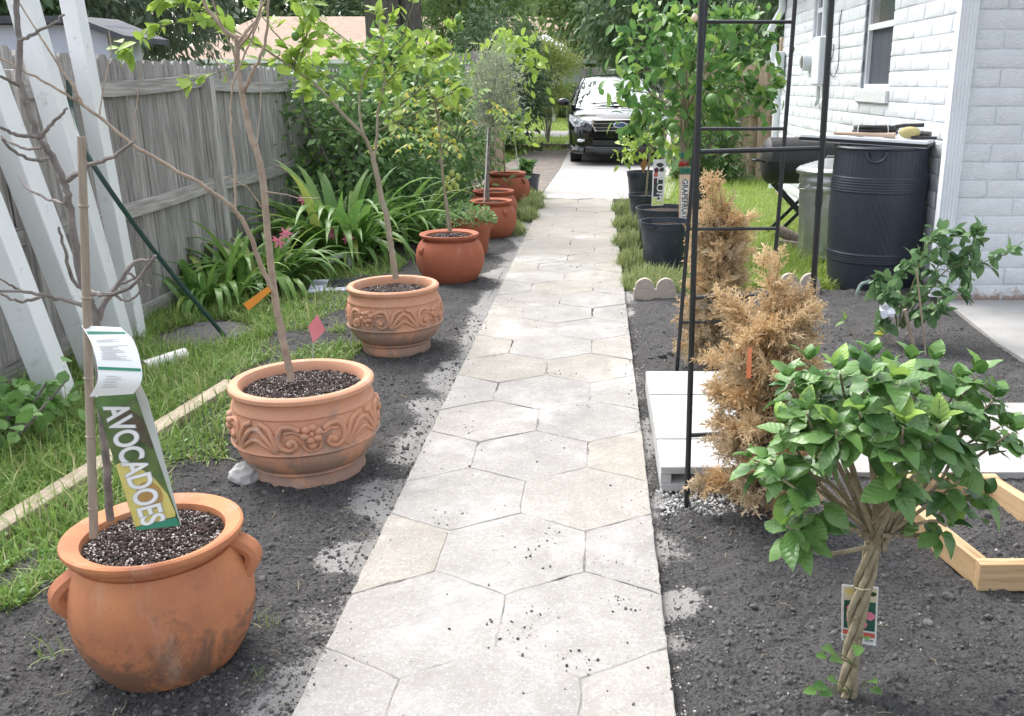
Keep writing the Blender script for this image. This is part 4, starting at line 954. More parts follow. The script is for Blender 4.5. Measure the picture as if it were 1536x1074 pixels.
M5 = M4.copy(); M5.translation = Vector((cardpt(.42, .53, .0015) - np.array(av.location)).tolist()); t2.matrix_basis = M5
m = MB(); K = [at(197, 573, 2.065), at(207, 567, 2.085), at(222, 600, 2.12), at(236, 650, 2.12), at(272, 787, 2.025)]; K2 = [TL + (k - TR) * 1.0 for k in K]
V = []; F = []
for i, k in enumerate(K): q = np.array(TL) + (np.array(BLl) - np.array(TL)) * [0, 0, .15, .37, 1][i] + np.array([0, .07, .0]) * [0, .3, 1, 1, .4][i]; V += [k, q]
for i in range(4): F.append((2 * i, 2 * i + 1, 2 * i + 3, 2 * i + 2))
m.add(V, F); m.build('card_back', mat['paper'], av)
# curled care label
cl = thing('care_label', at(150, 488, 2.05), 'curled white paper label with two green bands hanging on the sapling', 'label')
lr = [((122, 488), (181, 491)), ((137, 515), (201, 512)), ((145, 545), (212, 548)), ((146, 572), (212, 572)), ((134, 595), (200, 591))]
ys_ = [2.06, 2.03, 2.0, 1.985, 1.99]; LA = crv([at(*l, y_) for (l, r), y_ in zip(lr, ys_)], 6); RA = crv([at(*r, y_ + .01) for (l, r), y_ in zip(lr, ys_)], 6)
def strip(i0, i1, u0, u1, h, m_, name):
    m = MB(); V = []; F = []
    for i in range(i0, i1 + 1):
        a_ = LA[i] + (RA[i] - LA[i]) * u0; b_ = LA[i] + (RA[i] - LA[i]) * u1; V += [a_ + np.array([0, -h, h * .3]), b_ + np.array([0, -h, h * .3])]
    for i in range(i1 - i0): F.append((2 * i, 2 * i + 1, 2 * i + 3, 2 * i + 2))
    m.add(V, F); return m.build(name, m_, cl)
strip(0, 24, 0, 1, 0, mat['paper'], 'sheet')
strip(2, 3, .04, .98, .0014, mat['print_green'], 'green_band'); strip(13, 14, .02, .98, .0014, mat['print_green'], 'green_band')
m = MB()
for i in (5, 7, 8, 9, 10, 16, 17, 18, 19, 20):
    for j in range(3 if i < 12 else 2):
        u0 = .12 + rng.uniform(0, .08); u1 = u0 + rng.uniform(.3, .7) * (1 if i < 12 else .6); f = j / 3
        A_ = LA[i] + (LA[i + 1] - LA[i]) * f; B_ = RA[i] + (RA[i + 1] - RA[i]) * f; A2 = LA[i] + (LA[i + 1] - LA[i]) * (f + .13); B2_ = RA[i] + (RA[i + 1] - RA[i]) * (f + .13); h = np.array([0, -.0012, .0004])
        m.quad(A_ + (B_ - A_) * u0 + h, A_ + (B_ - A_) * u1 + h, A2 + (B2_ - A2) * u1 + h, A2 + (B2_ - A2) * u0 + h)
tag(m.build('fine_print', mat['print_grey'], cl), kind='stuff')
# forked tree in the nearer carved pot
YB = 3.42
fk = thing('forked_sapling', (P2[0] - .03, P2[1], .345), 'tall bare tan sapling with a long leaning side branch in carved pot', 'sapling')
branch([(437, 572), (430, 535), (424, 505), (414, 455), (407, 400), (400, 330), (393, 262), (386, 232), (376, 201), (369, 170), (365, 150), (359, 121), (356, 95), (356, 66)], .0150, .009, YB, YB + .05, fk, mat['barktan'], 9, 'trunk')
for pts, r0, y0, y1 in [([(356, 68), (353, 57), (340, 48), (325, 31), (308, 7), (300, -30)], .012, .05, .0), ([(356, 68), (369, 48), (381, 36), (391, 12), (395, -30)], .010, .05, .12), ([(366, 138), (372, 125), (380, 108), (389, 90), (397, 66), (401, 36), (404, -20)], .009, .03, -.1), ([(356, 75), (366, 62), (378, 48), (386, 28), (398, 0)], .006, .05, -.08), ([(354, 106), (352, 85), (338, 50), (322, 12), (316, -20)], .005, .04, -.06), ([(347, 128), (335, 106), (322, 88), (310, 74)], .005, -.1, -.12),
                        ([(412, 443), (396, 410), (381, 370), (366, 335), (352, 316), (340, 304), (300, 275), (265, 257), (230, 235), (201, 218), (154, 179), (123, 157)], .012, 0, -.35), ([(123, 157), (92, 137), (61, 120), (33, 105), (-10, 80)], .006, -.35, -.45), ([(124, 157), (109, 128), (92, 103), (67, 64), (50, 39), (26, 0)], .0055, -.35, -.3), ([(354, 317), (353, 285), (353, 247), (349, 218), (346, 180), (348, 131), (357, 106), (381, 48), (398, 10)], .006, -.12, .0), ([(200, 218), (203, 190), (205, 160), (210, 110), (215, 80)], .003, -.3, -.3), ([(150, 172), (152, 150), (160, 110), (166, 70), (163, 45)], .003, -.33, -.3), ([(391, 310), (375, 285), (366, 278), (345, 268), (335, 266)], .004, 0, -.1), ([(398, 288), (430, 292), (447, 297), (480, 296)], .0035, 0, .1), ([(383, 228), (388, 195), (391, 150), (390, 120)], .0035, 0, .05)]:
    branch(pts, r0 * .8, r0 * .45, YB + y0, YB + y1, fk, mat['barktan'], 7)
ot = MB(); a, b = at(404, 433, 3.40), at(369, 461, 3.38); d = norm(b - a); nn = norm(np.cross(d, [0, 1, 0])); wv = nn * .0155
ot.add([a - wv * .7, b - wv, b + wv, a + wv * .7, a - wv * .7 + np.array([0, .002, 0]), b - wv + np.array([0, .002, 0]), b + wv + np.array([0, .002, 0]), a + wv * .7 + np.array([0, .002, 0])], [(0, 1, 2, 3), (7, 6, 5, 4), (0, 4, 5, 1), (1, 5, 6, 2), (2, 6, 7, 3), (3, 7, 4, 0)])
tag(ot.build('plant_tag', mat['tagorange'], loc=a), 'orange strip tag tied round the forked tan trunk', 'tag')
fl = thing('marker_flag', gp(478, 560), 'pink diamond marker flag on a wire behind the carved pot', 'flag')
Yf = 4.0; m = MB(); m.add([at(476, 471, Yf), at(488, 495, Yf - .02), at(470, 515, Yf), at(462, 490, Yf + .02)], [(0, 1, 2, 3)]); m.add([at(476, 471, Yf + .002), at(488, 495, Yf - .018), at(470, 515, Yf + .002), at(462, 490, Yf + .022)], [(3, 2, 1, 0)]); m.build('flag', mat['flagpink'], fl)
m = MB(); m.tube([at(476, 471, Yf + .003), at(470, 515, Yf + .003), at(468, 575, Yf)], .0015, 5); m.build('wire', mat['tiewhite'], fl)
# citrus in the further carved pot
YC = 5.17
ct = thing('pale_citrus_tree', (P3[0], P3[1], .35), 'sparse vase shaped citrus tree with pale green leaves in the further carved pot', 'tree')
LV = Leaves(); segs = []
branch([(594, 418), (589, 385), (585, 360), (580, 325), (573, 300), (567, 270), (561, 243), (559, 232)], .0185, .014, YC, YC, ct, mat['barklight'], 8, 'trunk')
for pts, r0, y0, y1, nl in [([(560, 236), (548, 207), (536, 193), (506, 162), (478, 131), (453, 112), (441, 103), (413, 84), (386, 67), (350, 52)], .013, 0, -.5, 14), ([(545, 203), (541, 180), (539, 151), (545, 117), (559, 92), (570, 70), (585, 30)], .009, 0, .25, 16), ([(561, 240), (563, 225), (566, 196), (567, 168), (573, 140), (578, 120), (574, 90), (573, 60), (565, 20)], .011, 0, .1, 18), ([(567, 196), (592, 184), (626, 168), (659, 148), (687, 137)], .008, 0, -.25, 6), ([(569, 188), (584, 170), (603, 156), (637, 126), (650, 100)], .007, 0, .3, 12),
                            ([(577, 112), (592, 87), (612, 61), (631, 47), (670, 39), (684, 36)], .006, .1, -.1, 10), ([(577, 126), (600, 103), (620, 94), (668, 95)], .005, .1, -.2, 12), ([(536, 151), (506, 123), (475, 109), (447, 98)], .006, .05, -.3, 14), ([(446, 104), (455, 75), (461, 42), (465, 5)], .006, -.35, -.35, 14), ([(444, 106), (430, 72), (402, 36), (385, 10)], .006, -.35, -.3, 12), ([(441, 98), (452, 65), (456, 30), (450, -5)], .005, -.35, -.3, 14), ([(536, 196), (500, 194), (472, 193), (455, 182), (430, 151)], .003, 0, -.3, 0), ([(386, 67), (340, 40), (290, 32), (250, 38), (215, 52), (190, 72)], .005, -.45, -.6, 16), ([(350, 45), (320, 20), (280, 5), (240, -2)], .004, -.45, -.5, 16), ([(420, 82), (400, 95), (360, 98), (320, 112), (285, 122)], .004, -.4, -.6, 8), ([(573, 95), (600, 60), (615, 20), (625, -20)], .005, .1, .2, 8), ([(559, 95), (520, 60), (480, 30), (450, 0), (430, -20)], .005, .2, .3, 22), ([(552, 108), (528, 85), (500, 60), (478, 45)], .005, .15, .45, 20), ([(570, 135), (590, 120), (600, 110), (640, 80), (655, 75)], .005, .05, .5, 18), ([(507, 165), (500, 150), (480, 142), (458, 138)], .003, -.1, -.1, 6), ([(600, 100), (620, 80), (640, 70), (660, 70)], .004, .2, .5, 18), ([(456, 110), (470, 90), (490, 80), (520, 70)], .004, -.3, .1, 20)]:
    P = branch(pts, r0 * .85, r0 * .36, YC + y0, YC + y1, ct, mat['barklight'] if r0 > .0085 else mat['twig'], 6)
    LV.along(P, int(nl * 1.9), .082, .35 if r0 > .008 else .12, .9, .25)
    if nl: LV.spray(P[-1], norm(P[-1] - P[-3]), 7, .7, .08)
LV.emit(ct, L_c, mat['lime_leaf'], 300)
for px, py, yy in ((688, 28, 5.05), (686, 42, 5.06), (443, 54, 4.8), (577, 101, 5.25)):
    m = MB(); m.ball(at(px, py, yy), .021, 10, (1, 1, 1.15)); m.build('fruit', mat['fruit'], ct)
# starfruit sapling
YD = 7.16
sf = thing('starfruit_sapling', (P4[0], P4[1], .345), 'thin starfruit sapling with drooping yellowing leaflets and small fruit', 'tree')
branch([(676, 348), (672, 320), (668, 290), (664, 260), (663, 230), (660, 200), (655, 170), (650, 140)], .013, .008, YD, YD, sf, mat['barklight'], 7, 'trunk')
SL = Leaves()
def pinnate(p, d, L, n, size):
    p = np.array(p); side = norm(np.cross(d, UP)); q = [p + np.array(d) * L * u - UP * L * .55 * u * u for u in np.linspace(0, 1, n)]
    for i in range(1, n):
        for s_ in (-1, 1): dd = norm(side * s_ + np.array(d) * .5 - UP * .75 + rng.normal(0, .15, 3)); SL.put(q[i], dd, norm(UP + side * s_ * .4 + rng.normal(0, .2, 3)), size * rng.uniform(.8, 1.1))
    return q
tw = MB()
for (px, py) in [(605, 190), (640, 180), (655, 160), (690, 160), (700, 190), (625, 150), (600, 165), (680, 135), (645, 200), (715, 150), (660, 215), (672, 190), (590, 205), (625, 215), (640, 130), (605, 135), (730, 165), (690, 215)]:
    b_ = at(px, py, YD + rng.uniform(-.35, .3)); s_ = at(660, 190 + rng.uniform(-40, 10), YD); tw.tube([s_, (s_ + b_) / 2 + UP * .05, b_], [.004, .002], 5)
    for _ in range(3): q = pinnate(b_, norm(np.array([rng.normal(0, 1), rng.normal(0, 1), .25])), .22, 6, .062); tw.tube(q, .0012, 4)
tw.build('twig', mat['twig'], sf); SL.emit(sf, [leafshape(1, .42, .1, .1, 3)], mat['star_leaf'], 300)
for j, (px, py) in enumerate([(672, 268), (680, 274), (675, 282), (687, 265), (685, 280), (678, 260), (669, 277), (660, 148), (668, 155), (675, 150), (680, 158), (690, 162), (684, 150), (650, 140), (672, 176)]):
    m = MB(); m.ball(at(px, py, YD - .05), .022 if j < 7 else .026, 8, (1, 1, 1.2)); m.build('fruit', mat['starfruit'] if j != 14 else mat['fruit'], sf)
m = MB(); a, b = at(673, 346, 7.1), at(659, 215, 7.1); m.tube([a, b], .008, 7); tag(m.build('wooden_stake', mat['bamboo'], loc=a), 'thin pale stake tied beside the starfruit trunk', 'stake')
# herbs
hb_ = thing('herb_plant', (-1.17, 8.35, .28), 'bushy mound of small leaved green herbs in the plain flowerpot', 'plant')
HL = Leaves()
for _ in range(900):
    d = norm(np.array([rng.normal(0, 1), rng.normal(0, 1), abs(rng.normal(.35, .5))])); p = np.array([-1.2, 8.3, .30]) + d * np.array([.26, .24, .17]) * rng.uniform(.4, 1) ** .5
    HL.put(p, norm(d + rng.normal(0, .5, 3)), norm(UP + rng.normal(0, .5, 3)), rng.uniform(.018, .04))
HL.emit(hb_, [leafshape(1, .6, .1, .1, 3)], mat['herb_leaf'], 0)
# crowns by cluster
def crown_leaves(center, rad, n, size, clusters=40, sig=.16, hollow=.35, droop=.2, floor=None, upbias=.7):
    c = norm(rng.normal(0, 1, (clusters, 3))) * (hollow + (1 - hollow) * rng.random((clusters, 1)) ** .5) * np.array(rad)
    k = rng.integers(0, clusters, n); p = c[k] + rng.normal(0, 1, (n, 3)) * sig * np.array(rad)
    d = norm(norm(p / np.array(rad)) * .8 + rng.normal(0, .7, (n, 3)) - UP * droop); nn = norm(UP * upbias + rng.normal(0, .5, (n, 3)))
    P = p + np.array(center); s = size * rng.uniform(.6, 1.2, n)
    if floor is not None: q = P[:, 2] > floor; return P[q], d[q], nn[q], s[q]
    return P, d, nn, s
def crown(parent, center, rad, n, size, m_, T, name='crown', stuff=True, **kw):
    P, d, nn, s = crown_leaves(center, rad, n, size, **kw); V, F = scatter_multi(T, P - np.array(parent.location), frames(d, nn), s)
    o = link(name, mesh_np(name, V, F, m_), parent); return o
T_small = [leafshape(1, .5, .15, .15, 2), leafshape(1, .4, .3, .3, 2)]
T_thin = [leafshape(1, .16, .1, .15, 2), leafshape(1, .2, .1, .3, 2)]
ol = thing('olive_tree', (P6[0], P6[1], h6 - .03), 'small grey green olive tree tied to stakes in red pot', 'tree')
branch([(732, 300), (731, 270), (733, 235), (734, 200), (737, 170), (740, 140)], .02, .01, 9.33, 9.33, ol, mat['barkgrey'], 7, 'trunk')
m = MB()
for _ in range(26): a = at(737, 190, 9.33); b = at(742, 140, 9.33) + np.array([rng.normal(0, .17), rng.normal(0, .17), rng.uniform(-.25, .42)]); m.tube([a, (a + b) / 2 + rng.normal(0, .04, 3), b, b + UP * rng.uniform(0, .15)], [.005, .0015], 5)
m.build('branch', mat['barkgrey'], ol)
crown(ol, at(742, 135, 9.33), (.28, .28, .40), 5200, .055, mat['olive_leaf'], T_thin, clusters=60, sig=.2, hollow=.2, droop=-.4)
for xx, yy, a, b, lab, mm in ((0, 0, (726, 303), (732, 190), 'white plastic stake tied with blue tape to olive trunk', 'pvc'), (0, 0, (744, 252), (742, 165), 'rough wooden stake just right of the olive trunk', 'bamboo'), (0, 0, (778, 258), (768, 175), 'slim pale stake leaning in the last terracotta pot', 'pvc')):
    Y_ = 9.25 if a[0] == 726 else (10.3 if a[0] == 744 else 12.05); m = MB(); p, q = at(*a, Y_), at(*b, Y_); m.tube([p, q], .012 if mm == 'bamboo' else .0065, 7); tag(m.build('plant_stake', mat[mm], loc=p), lab, 'stake')
bc = thing('young_citrus_tree', (P8[0], P8[1], h8 - .04), 'young citrus tree with bright yellow green top leaves in the last pot', 'tree')
branch([(757, 258), (756, 230), (754, 200), (750, 150), (748, 100)], .014, .007, 12.1, 12.1, bc, mat['barklight'], 7, 'trunk')
BLv = Leaves()
for cx_, cy_, k, r_ in ((775, 70, 95, 30), (725, 100, 70, 34), (715, 130, 35, 25), (760, 130, 45, 40), (765, 190, 36, 22), (785, 205, 12, 12), (800, 95, 20, 20)):
    for _ in range(k): p = at(cx_ + rng.normal(0, r_ * .6), cy_ + rng.normal(0, r_ * .5), 12.1 + rng.normal(0, .25)); BLv.put(p, norm(rng.normal(0, .7, 3) - UP * .25), norm(UP * .6 + rng.normal(0, .5, 3)), rng.uniform(.1, .17))
BLv.emit(bc, L_c, mat['lime_leaf'], 300)
m = MB()
for q in ((775, 80), (725, 105), (765, 185), (800, 95)): m.tube(crv([at(752, 190, 12.1), at((752 + q[0]) / 2, (150 + q[1]) / 2, 12.1), at(*q, 12.1)], 3), [.007, .003], 5)
m.build('branch', mat['twig'], bc)
for q in ((784, 212), (717, 206), (779, 176)): m = MB(); m.ball(at(*q, 11.9), .042, 10, (1, 1, 1.15)); m.build('fruit', mat['fruit'], bc)
fn = thing('leafy_pot_plant', (B6[0], B6[1], .3), 'dark leafy plant spilling over the pot behind the last terracotta pot', 'plant')
FL = Leaves(); FL.spray((B6[0], B6[1], .36), (0, 0, .2), 60, .9, .16, .1); FL.emit(fn, L_c, mat['shrub_leaf'], 60)

# grapefruit tree
gf = thing('grapefruit_tree', (.74, 8.7, .35), 'large bushy citrus tree with dark leaves and green fruit beside trellis', 'tree')
YG = 8.7
branch([(1030, 322), (1029, 290), (1028, 250), (1026, 215), (1027, 190), (1030, 165)], .022, .017, YG, YG, gf, mat['barklight'], 8, 'trunk')
GL = Leaves(); m = MB()
tips = [(935, 55, 0), (950, 110, -.4), (940, 135, .2), (960, 165, -.3), (985, 150, .3), (1000, 60, .4), (1005, 110, -.5), (990, 195, -.2), (1020, 20, 0), (1050, -10, .3), (1080, 30, -.4), (1100, 50, .1), (1110, 85, -.3), (1130, 70, .3), (1090, 110, -.5), (1060, 130, -.6), (1075, 165, -.4), (1120, 130, 0), (1160, 125, .1), (1148, 148, -.1), (1050, 70, -.6), (1040, 185, -.4), (1010, 30, -.3), (970, 20, .2), (1065, 60, .5), (1030, 100, .6), (1105, 20, .3), (960, 190, .1), (1090, 180, .0), (1010, 150, -.6), (1125, 30, 0), (975, 85, -.2), (1150, 60, .3), (1045, 40, -.2), (1085, 85, .3), (1020, 70, .1)]
for (px, py, dy) in tips:
    b = at(px, py, YG + dy); a = at(1030, 172 + rng.uniform(-10, 8), YG); mid = a + (b - a) * .55 + UP * .08 + rng.normal(0, .03, 3); P = crv([a, mid, b], 5); m.tube(P, [.011, .0035], 6)
    GL.along(P, 9, .125, .4, .8, .2); GL.spray(b, norm(b - mid), 13, .75, .125, .25); 
    for _ in range(17): GL.put(b + rng.normal(0, .13, 3), norm(rng.normal(0, .6, 3) - UP * .4), norm(UP * .6 + rng.normal(0, .5, 3)), rng.uniform(.08, .15))
m.build('branch', mat['barklight'], gf)
GL.emit(gf, L_c, mat['citrus_leaf'], 300)
for px, py, yy, r_ in ((1068, 150, 7.75, .055), (1010, 192, 7.9, .045), (990, 212, 8.0, .045), (1040, 188, 8.6, .05)):
    m = MB(); m.ball(at(px, py, yy), r_, 12); m.build('fruit', mat['fruit'], gf)
cs = thing('citrus_sapling', (B4[0], B4[1], .5), 'small citrus sapling with light green leaves behind the white tag', 'tree')
branch([(969, 292), (972, 260), (975, 235), (978, 215), (988, 200)], .013, .009, 10.2, 10.2, cs, mat['barklight'], 6, 'trunk')
CL = Leaves()
for cx_, cy_, k in ((945, 228, 60), (965, 212, 40), (1000, 225, 40), (985, 205, 25)):
    for _ in range(k): p = at(cx_ + rng.normal(0, 10), cy_ + rng.normal(0, 9), 10.2 + rng.normal(0, .15)); CL.put(p, norm(rng.normal(0, .7, 3) - UP * .2), norm(UP * .7 + rng.normal(0, .5, 3)), rng.uniform(.07, .12))
CL.emit(cs, L_c, mat['lime_leaf'], 165)
for a, b, Y_, lab in (((1024, 262), (1022, 180), 8.6, 'left pale stake taped to the grapefruit trunk'), ((1033, 262), (1031, 170), 8.58, 'right pale stake taped to the grapefruit trunk'), ((992, 262), (996, 190), 8.95, 'thin stake above the white patterned tag')):
    m = MB(); p, q = at(*a, Y_), at(*b, Y_); m.tube([p - UP * .15, q], .011, 7); tag(m.build('plant_stake', mat['bamboo'], loc=p), lab, 'stake')
gt_ = thing('trunk_ties', at(1028, 240, 8.55), 'green tape ties and red ribbon round the grapefruit stakes', 'ties')
for (y0, y1) in ((229, 236), (252, 260)): m = MB(); a, b = at(1028, y0, 8.58), at(1028, y1, 8.58); m.tube([b, a], .048, 10); m.build('green_tie', mat['tie'], gt_)
m = MB(); m.tube([at(1010, 246, 8.5), at(1016, 243, 8.5), at(1028, 246, 8.46), at(1033, 245, 8.5), at(1018, 248, 8.46), at(1009, 246, 8.5)], .016, 6); m.build('red_ribbon', mat['red'], gt_)
def hangtag(name, corners, Y, base, label, cat, bands, text=None, tm=None, th=.05):
    q = [at(*c, Y) for c in corners]; t = thing(name, q[3], label, cat)
    n_ = norm(np.cross(q[1] - q[0], q[3] - q[0])); n_ = n_ if n_[1] < 0 else -n_
    def pt(u, v, h=0): a_ = q[0] + (q[1] - q[0]) * u; b_ = q[3] + (q[2] - q[3]) * u; return a_ + (b_ - a_) * v + n_ * h
    m = MB(); m.add([pt(0, 0), pt(1, 0), pt(1, 1), pt(0, 1), pt(0, 0, -.0015), pt(1, 0, -.0015), pt(1, 1, -.0015), pt(0, 1, -.0015)], [(0, 3, 2, 1), (4, 5, 6, 7), (0, 1, 5, 4), (1, 2, 6, 5), (2, 3, 7, 6), (3, 0, 4, 7)]); m.build('card', mat[base], t)
    for (poly, mm, h) in bands: m = MB(); m.add([pt(u, v, h) for u, v in poly], [tuple(range(len(poly)))]); m.build('print', mat[mm], t)
    for (s_, u, v, L, hgt, vert, mm) in (text or []):
        o, w_ = text_mesh('lettering', s_, mat[mm], t, 1, 0, .012)
        ex = norm(pt(0, 1) - pt(0, 0)) if vert else norm(pt(1, 0) - pt(0, 0)); ey = np.cross(n_, ex)
        Mx = Matrix(np.stack([ex * L / w_, ey * hgt, n_], 1).tolist()).to_4x4(); Mx.translation = Vector((pt(u, v, .003) - np.array(t.location)).tolist()); o.matrix_basis = Mx
    return t, pt
rect = lambda a, b, c, d: [(a, b), (c, b), (c, d), (a, d)]
blob = lambda cu, cv, ru, rv, n=9: [(cu + ru * math.cos(2 * math.pi * i / n) * rng.uniform(.8, 1.15), cv + rv * math.sin(2 * math.pi * i / n)) for i in range(n)]
hangtag('plant_tag', [(980, 239), (999, 239), (995, 308), (977, 309)], 8.35, 'print_white', 'tall white tag with black and maroon pictures and lime foot', 'tag',
        [(rect(.05, .83, .95, .99), 'print_lime', .0012), (blob(.55, .12, .3, .05), 'print_dark', .001), (blob(.3, .24, .22, .07), 'print_maroon', .001), (blob(.72, .22, .2, .05), 'print_dark', .001), (blob(.25, .33, .18, .05), 'print_red', .0013), (rect(.12, .4, .85, .8), 'print_dark', .0009), (blob(.2, .45, .12, .05), 'print_maroon', .0012)],
        [('PLUM', .6, .58, .26, .075, True, 'print_white')])
hangtag('plant_tag', [(1019, 262), (1036, 262), (1031, 332), (1018, 332)], 8.42, 'print_peach', 'long peach coloured tag lettered downwards on the grapefruit tree', 'tag',
        [(rect(.2, .1, .88, .95), 'paper', .001)], [('GRAPEFRUIT', .55, .52, .36, .075, True, 'print_maroon')])
m = MB(); p = at(967, 248, 10.1); m.add([p + np.array(q) for q in ((0, 0, .09), (.03, -.02, .03), (-.01, .0, -.09), (-.05, .02, .0))], [(0, 1, 2, 3)]); m.add([p + np.array(q) for q in ((0, .01, .09), (.03, -.01, .03), (-.01, .01, -.09), (-.05, .03, .0))], [(3, 2, 1, 0)]); tag(m.build('dried_leaf', mat['driedleaf'], loc=p), 'single dried brown leaf hanging beside the sapling trunk', 'leaf')
m = MB(); p = at(1042, 27, 8.2); m.ball(p, .03, 8, (1, 1, 1.1)); m.ball(p + np.array([0, 0, .02]), .02, 8); tag(m.build('orange_bud', mat['print_peach'], loc=p), 'small peach coloured bud high up beside the trellis leg', 'flower')

# ================================================================== RIGHT SIDE: edging, blocks, trellis, dead shrubs
def scallop(x0, y0, n, label, rotz=0):
    t = thing('scalloped_edging', (x0, y0, 0), label, 'edging stone', 'scalloped edging stones', rotz)
    m = MB(); m.box((.15 * n / 2 - .075 + .0, 0, .03), (.155 * n, .05, .085), bev=.004); m.build('base', mat['scallop'], t, off=(0, 0, 0))
    for k in range(n):
        m = MB(); pr = [(k * .155 + .07 * math.cos(a), .074 + .075 * math.sin(a)) for a in np.linspace(0, math.pi, 12)]; V = [(x, -.023, z) for x, z in pr] + [(x, .023, z) for x, z in pr]; q = len(pr)
        m.add(V, [tuple(range(q - 1, -1, -1)), tuple(range(q, 2 * q))] + [(i, (i + 1) % q, q + (i + 1) % q, q + i) for i in range(q)]); m.build('scallop', mat['scallop'], t, off=(0, 0, 0))
scallop(.33, 6.5, 2, 'pair of scalloped edging stones beside the path under the nearest black pot')
scallop(1.42, 6.68, 2, 'scalloped edging stone in the grass left of the rain barrel')
gB = 'white concrete blocks laid in a row beside the path'
labB = ['white concrete block with its hollow end showing, nearest of the row', 'second white concrete block from the hollow end', 'third white concrete block in the row by the path', 'farthest white concrete block touching the dark soil']
yk = 3.2
for k, dY in enumerate((.29, .285, .275, .36)):
    t = thing('concrete_block', (.235, yk, 0), labB[k], 'concrete block', gB); m = MB(); L = .40; h = .105
    x0 = .235; y0, y1 = yk, yk + dY - .011; z1 = h + rng.uniform(-.002, .002)
    # shell: two walls, web ends, open core towards the camera
    m.box((x0 + L / 2, (y0 + y1) / 2, z1 - .016), (L, y1 - y0, .032), bev=.003)
    m.box((x0 + L / 2, (y0 + y1) / 2, .016), (L, y1 - y0, .032), bev=.003)
    m.box((x0 + .02, (y0 + y1) / 2, z1 / 2), (.04, y1 - y0 - .004, z1 - .066)); m.box((x0 + L - .02, (y0 + y1) / 2, z1 / 2), (.04, y1 - y0 - .004, z1 - .066)); m.box((x0 + L / 2, (y0 + y1) / 2 + .05, z1 / 2), (L - .082, .04, z1 - .066))
    m.build('block_shell', mat['block'], t); yk += dY
m = MB()
pts = np.stack([rng.uniform(.22, .62, 700), rng.uniform(2.98, 3.2, 700), np.full(700, .006)], 1); V, F = lumps(700, pts, .0025, .011)
tag(link('white_grit', mesh_np('white_grit', V, F, mat['block'])), kind='stuff')
tr = thing('garden_arch_trellis', (.55, 3.8, 0), 'black metal garden arch trellis with ladder sides over the dead shrubs', 'trellis')
FLb, FRb, BLb, BRb = np.array([.325, 3.08, -.02]), np.array([.748, 3.1, -.02]), np.array([.405, 4.58, -.02]), np.array([.885, 4.6, -.02])
FLt, FRt, BLt, BRt = np.array([.323, 3.08, 1.9]), np.array([.738, 3.1, 1.9]), np.array([.505, 4.58, 1.9]), np.array([.925, 4.6, 1.9])
for a, b in ((FLb, FLt), (FRb, FRt), (BLb, BLt), (BRb, BRt)):
    m = MB(); m.tube([a, b], .0105, 10); q = a + (b - a) * .60; d = norm(b - a); m.tube([q - d * .03, q + d * .03], .0125, 10); m.build('leg', mat['black'], tr)
lerp = lambda a, b, z: a + (b - a) * ((z - a[2]) / (b[2] - a[2]))
for z in (.28, .79, 1.285, 1.86): m = MB(); m.tube([lerp(FLb, FLt, z), lerp(FRb, FRt, z + .01)], .0085, 8); m.build('rung', mat['black'], tr)
for z in (.315, .80, 1.29, 1.782): m = MB(); m.tube([lerp(BLb, BLt, z), lerp(BRb, BRt, z)], .0085, 8); m.build('rung', mat['black'], tr)
for a, b in ((FLt, BLt), (FRt, BRt)):
    m = MB(); m.tube([a + (b - a) * (.5 - .5 * math.cos(t)) + UP * .62 * math.sin(t) for t in np.linspace(0, math.pi, 14)], .0105, 8); m.build('arch_bar', mat['black'], tr)
for t in np.linspace(.5, math.pi - .5, 4):
    f = .5 - .5 * math.cos(t); m = MB(); m.tube([FLt + (BLt - FLt) * f + UP * .62 * math.sin(t), FRt + (BRt - FRt) * f + UP * .62 * math.sin(t)], .0085, 8); m.build('rung', mat['black'], tr)
# dead conifers: feathery sprays
def frond(seed):
    r = np.random.default_rng(seed); V = []; F = []
    def st(a, b, w):
        a = np.array(a); b = np.array(b); d = b - a; n = np.array([-d[1], d[0], 0]); n = n / (np.linalg.norm(n) + 1e-9) * w; i = len(V); V.extend([a - n, a + n, b + n * .5, b - n * .5]); F.append((i, i + 1, i + 2, i + 3))
    ax = lambda t: np.array([.10 * math.sin(t * 5 + seed), t, -.42 * t * t])
    for k in range(5): st(ax(k / 5), ax((k + 1.2) / 5), .026)
    for k in range(7):
        t = .15 + .75 * k / 7; s_ = 1 if k % 2 else -1; L = .34 * (1 - .6 * t) * r.uniform(.8, 1.2); p = ax(t); e = p + np.array([s_ * L * .75, L * .75, -.45 * L + r.normal(0, .08)])
        st(p, e, .03); q = p + (e - p) * .45; st(q, q + np.array([s_ * L * .1, L * .55, r.normal(0, .08)]), .026); st(q, q + np.array([s_ * L * .55, L * .15, r.normal(0, .08)]), .026)
    return np.array(V), np.array(F)
FR_ = [frond(k) for k in range(6)]
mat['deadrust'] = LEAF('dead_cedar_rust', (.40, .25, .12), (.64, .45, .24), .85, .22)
mat['deadgrey'] = LEAF('dead_cedar_greytan', (.30, .23, .14), (.54, .43, .28), .85, .25)  # grey-tan dead sprays, commoner low on the shrub
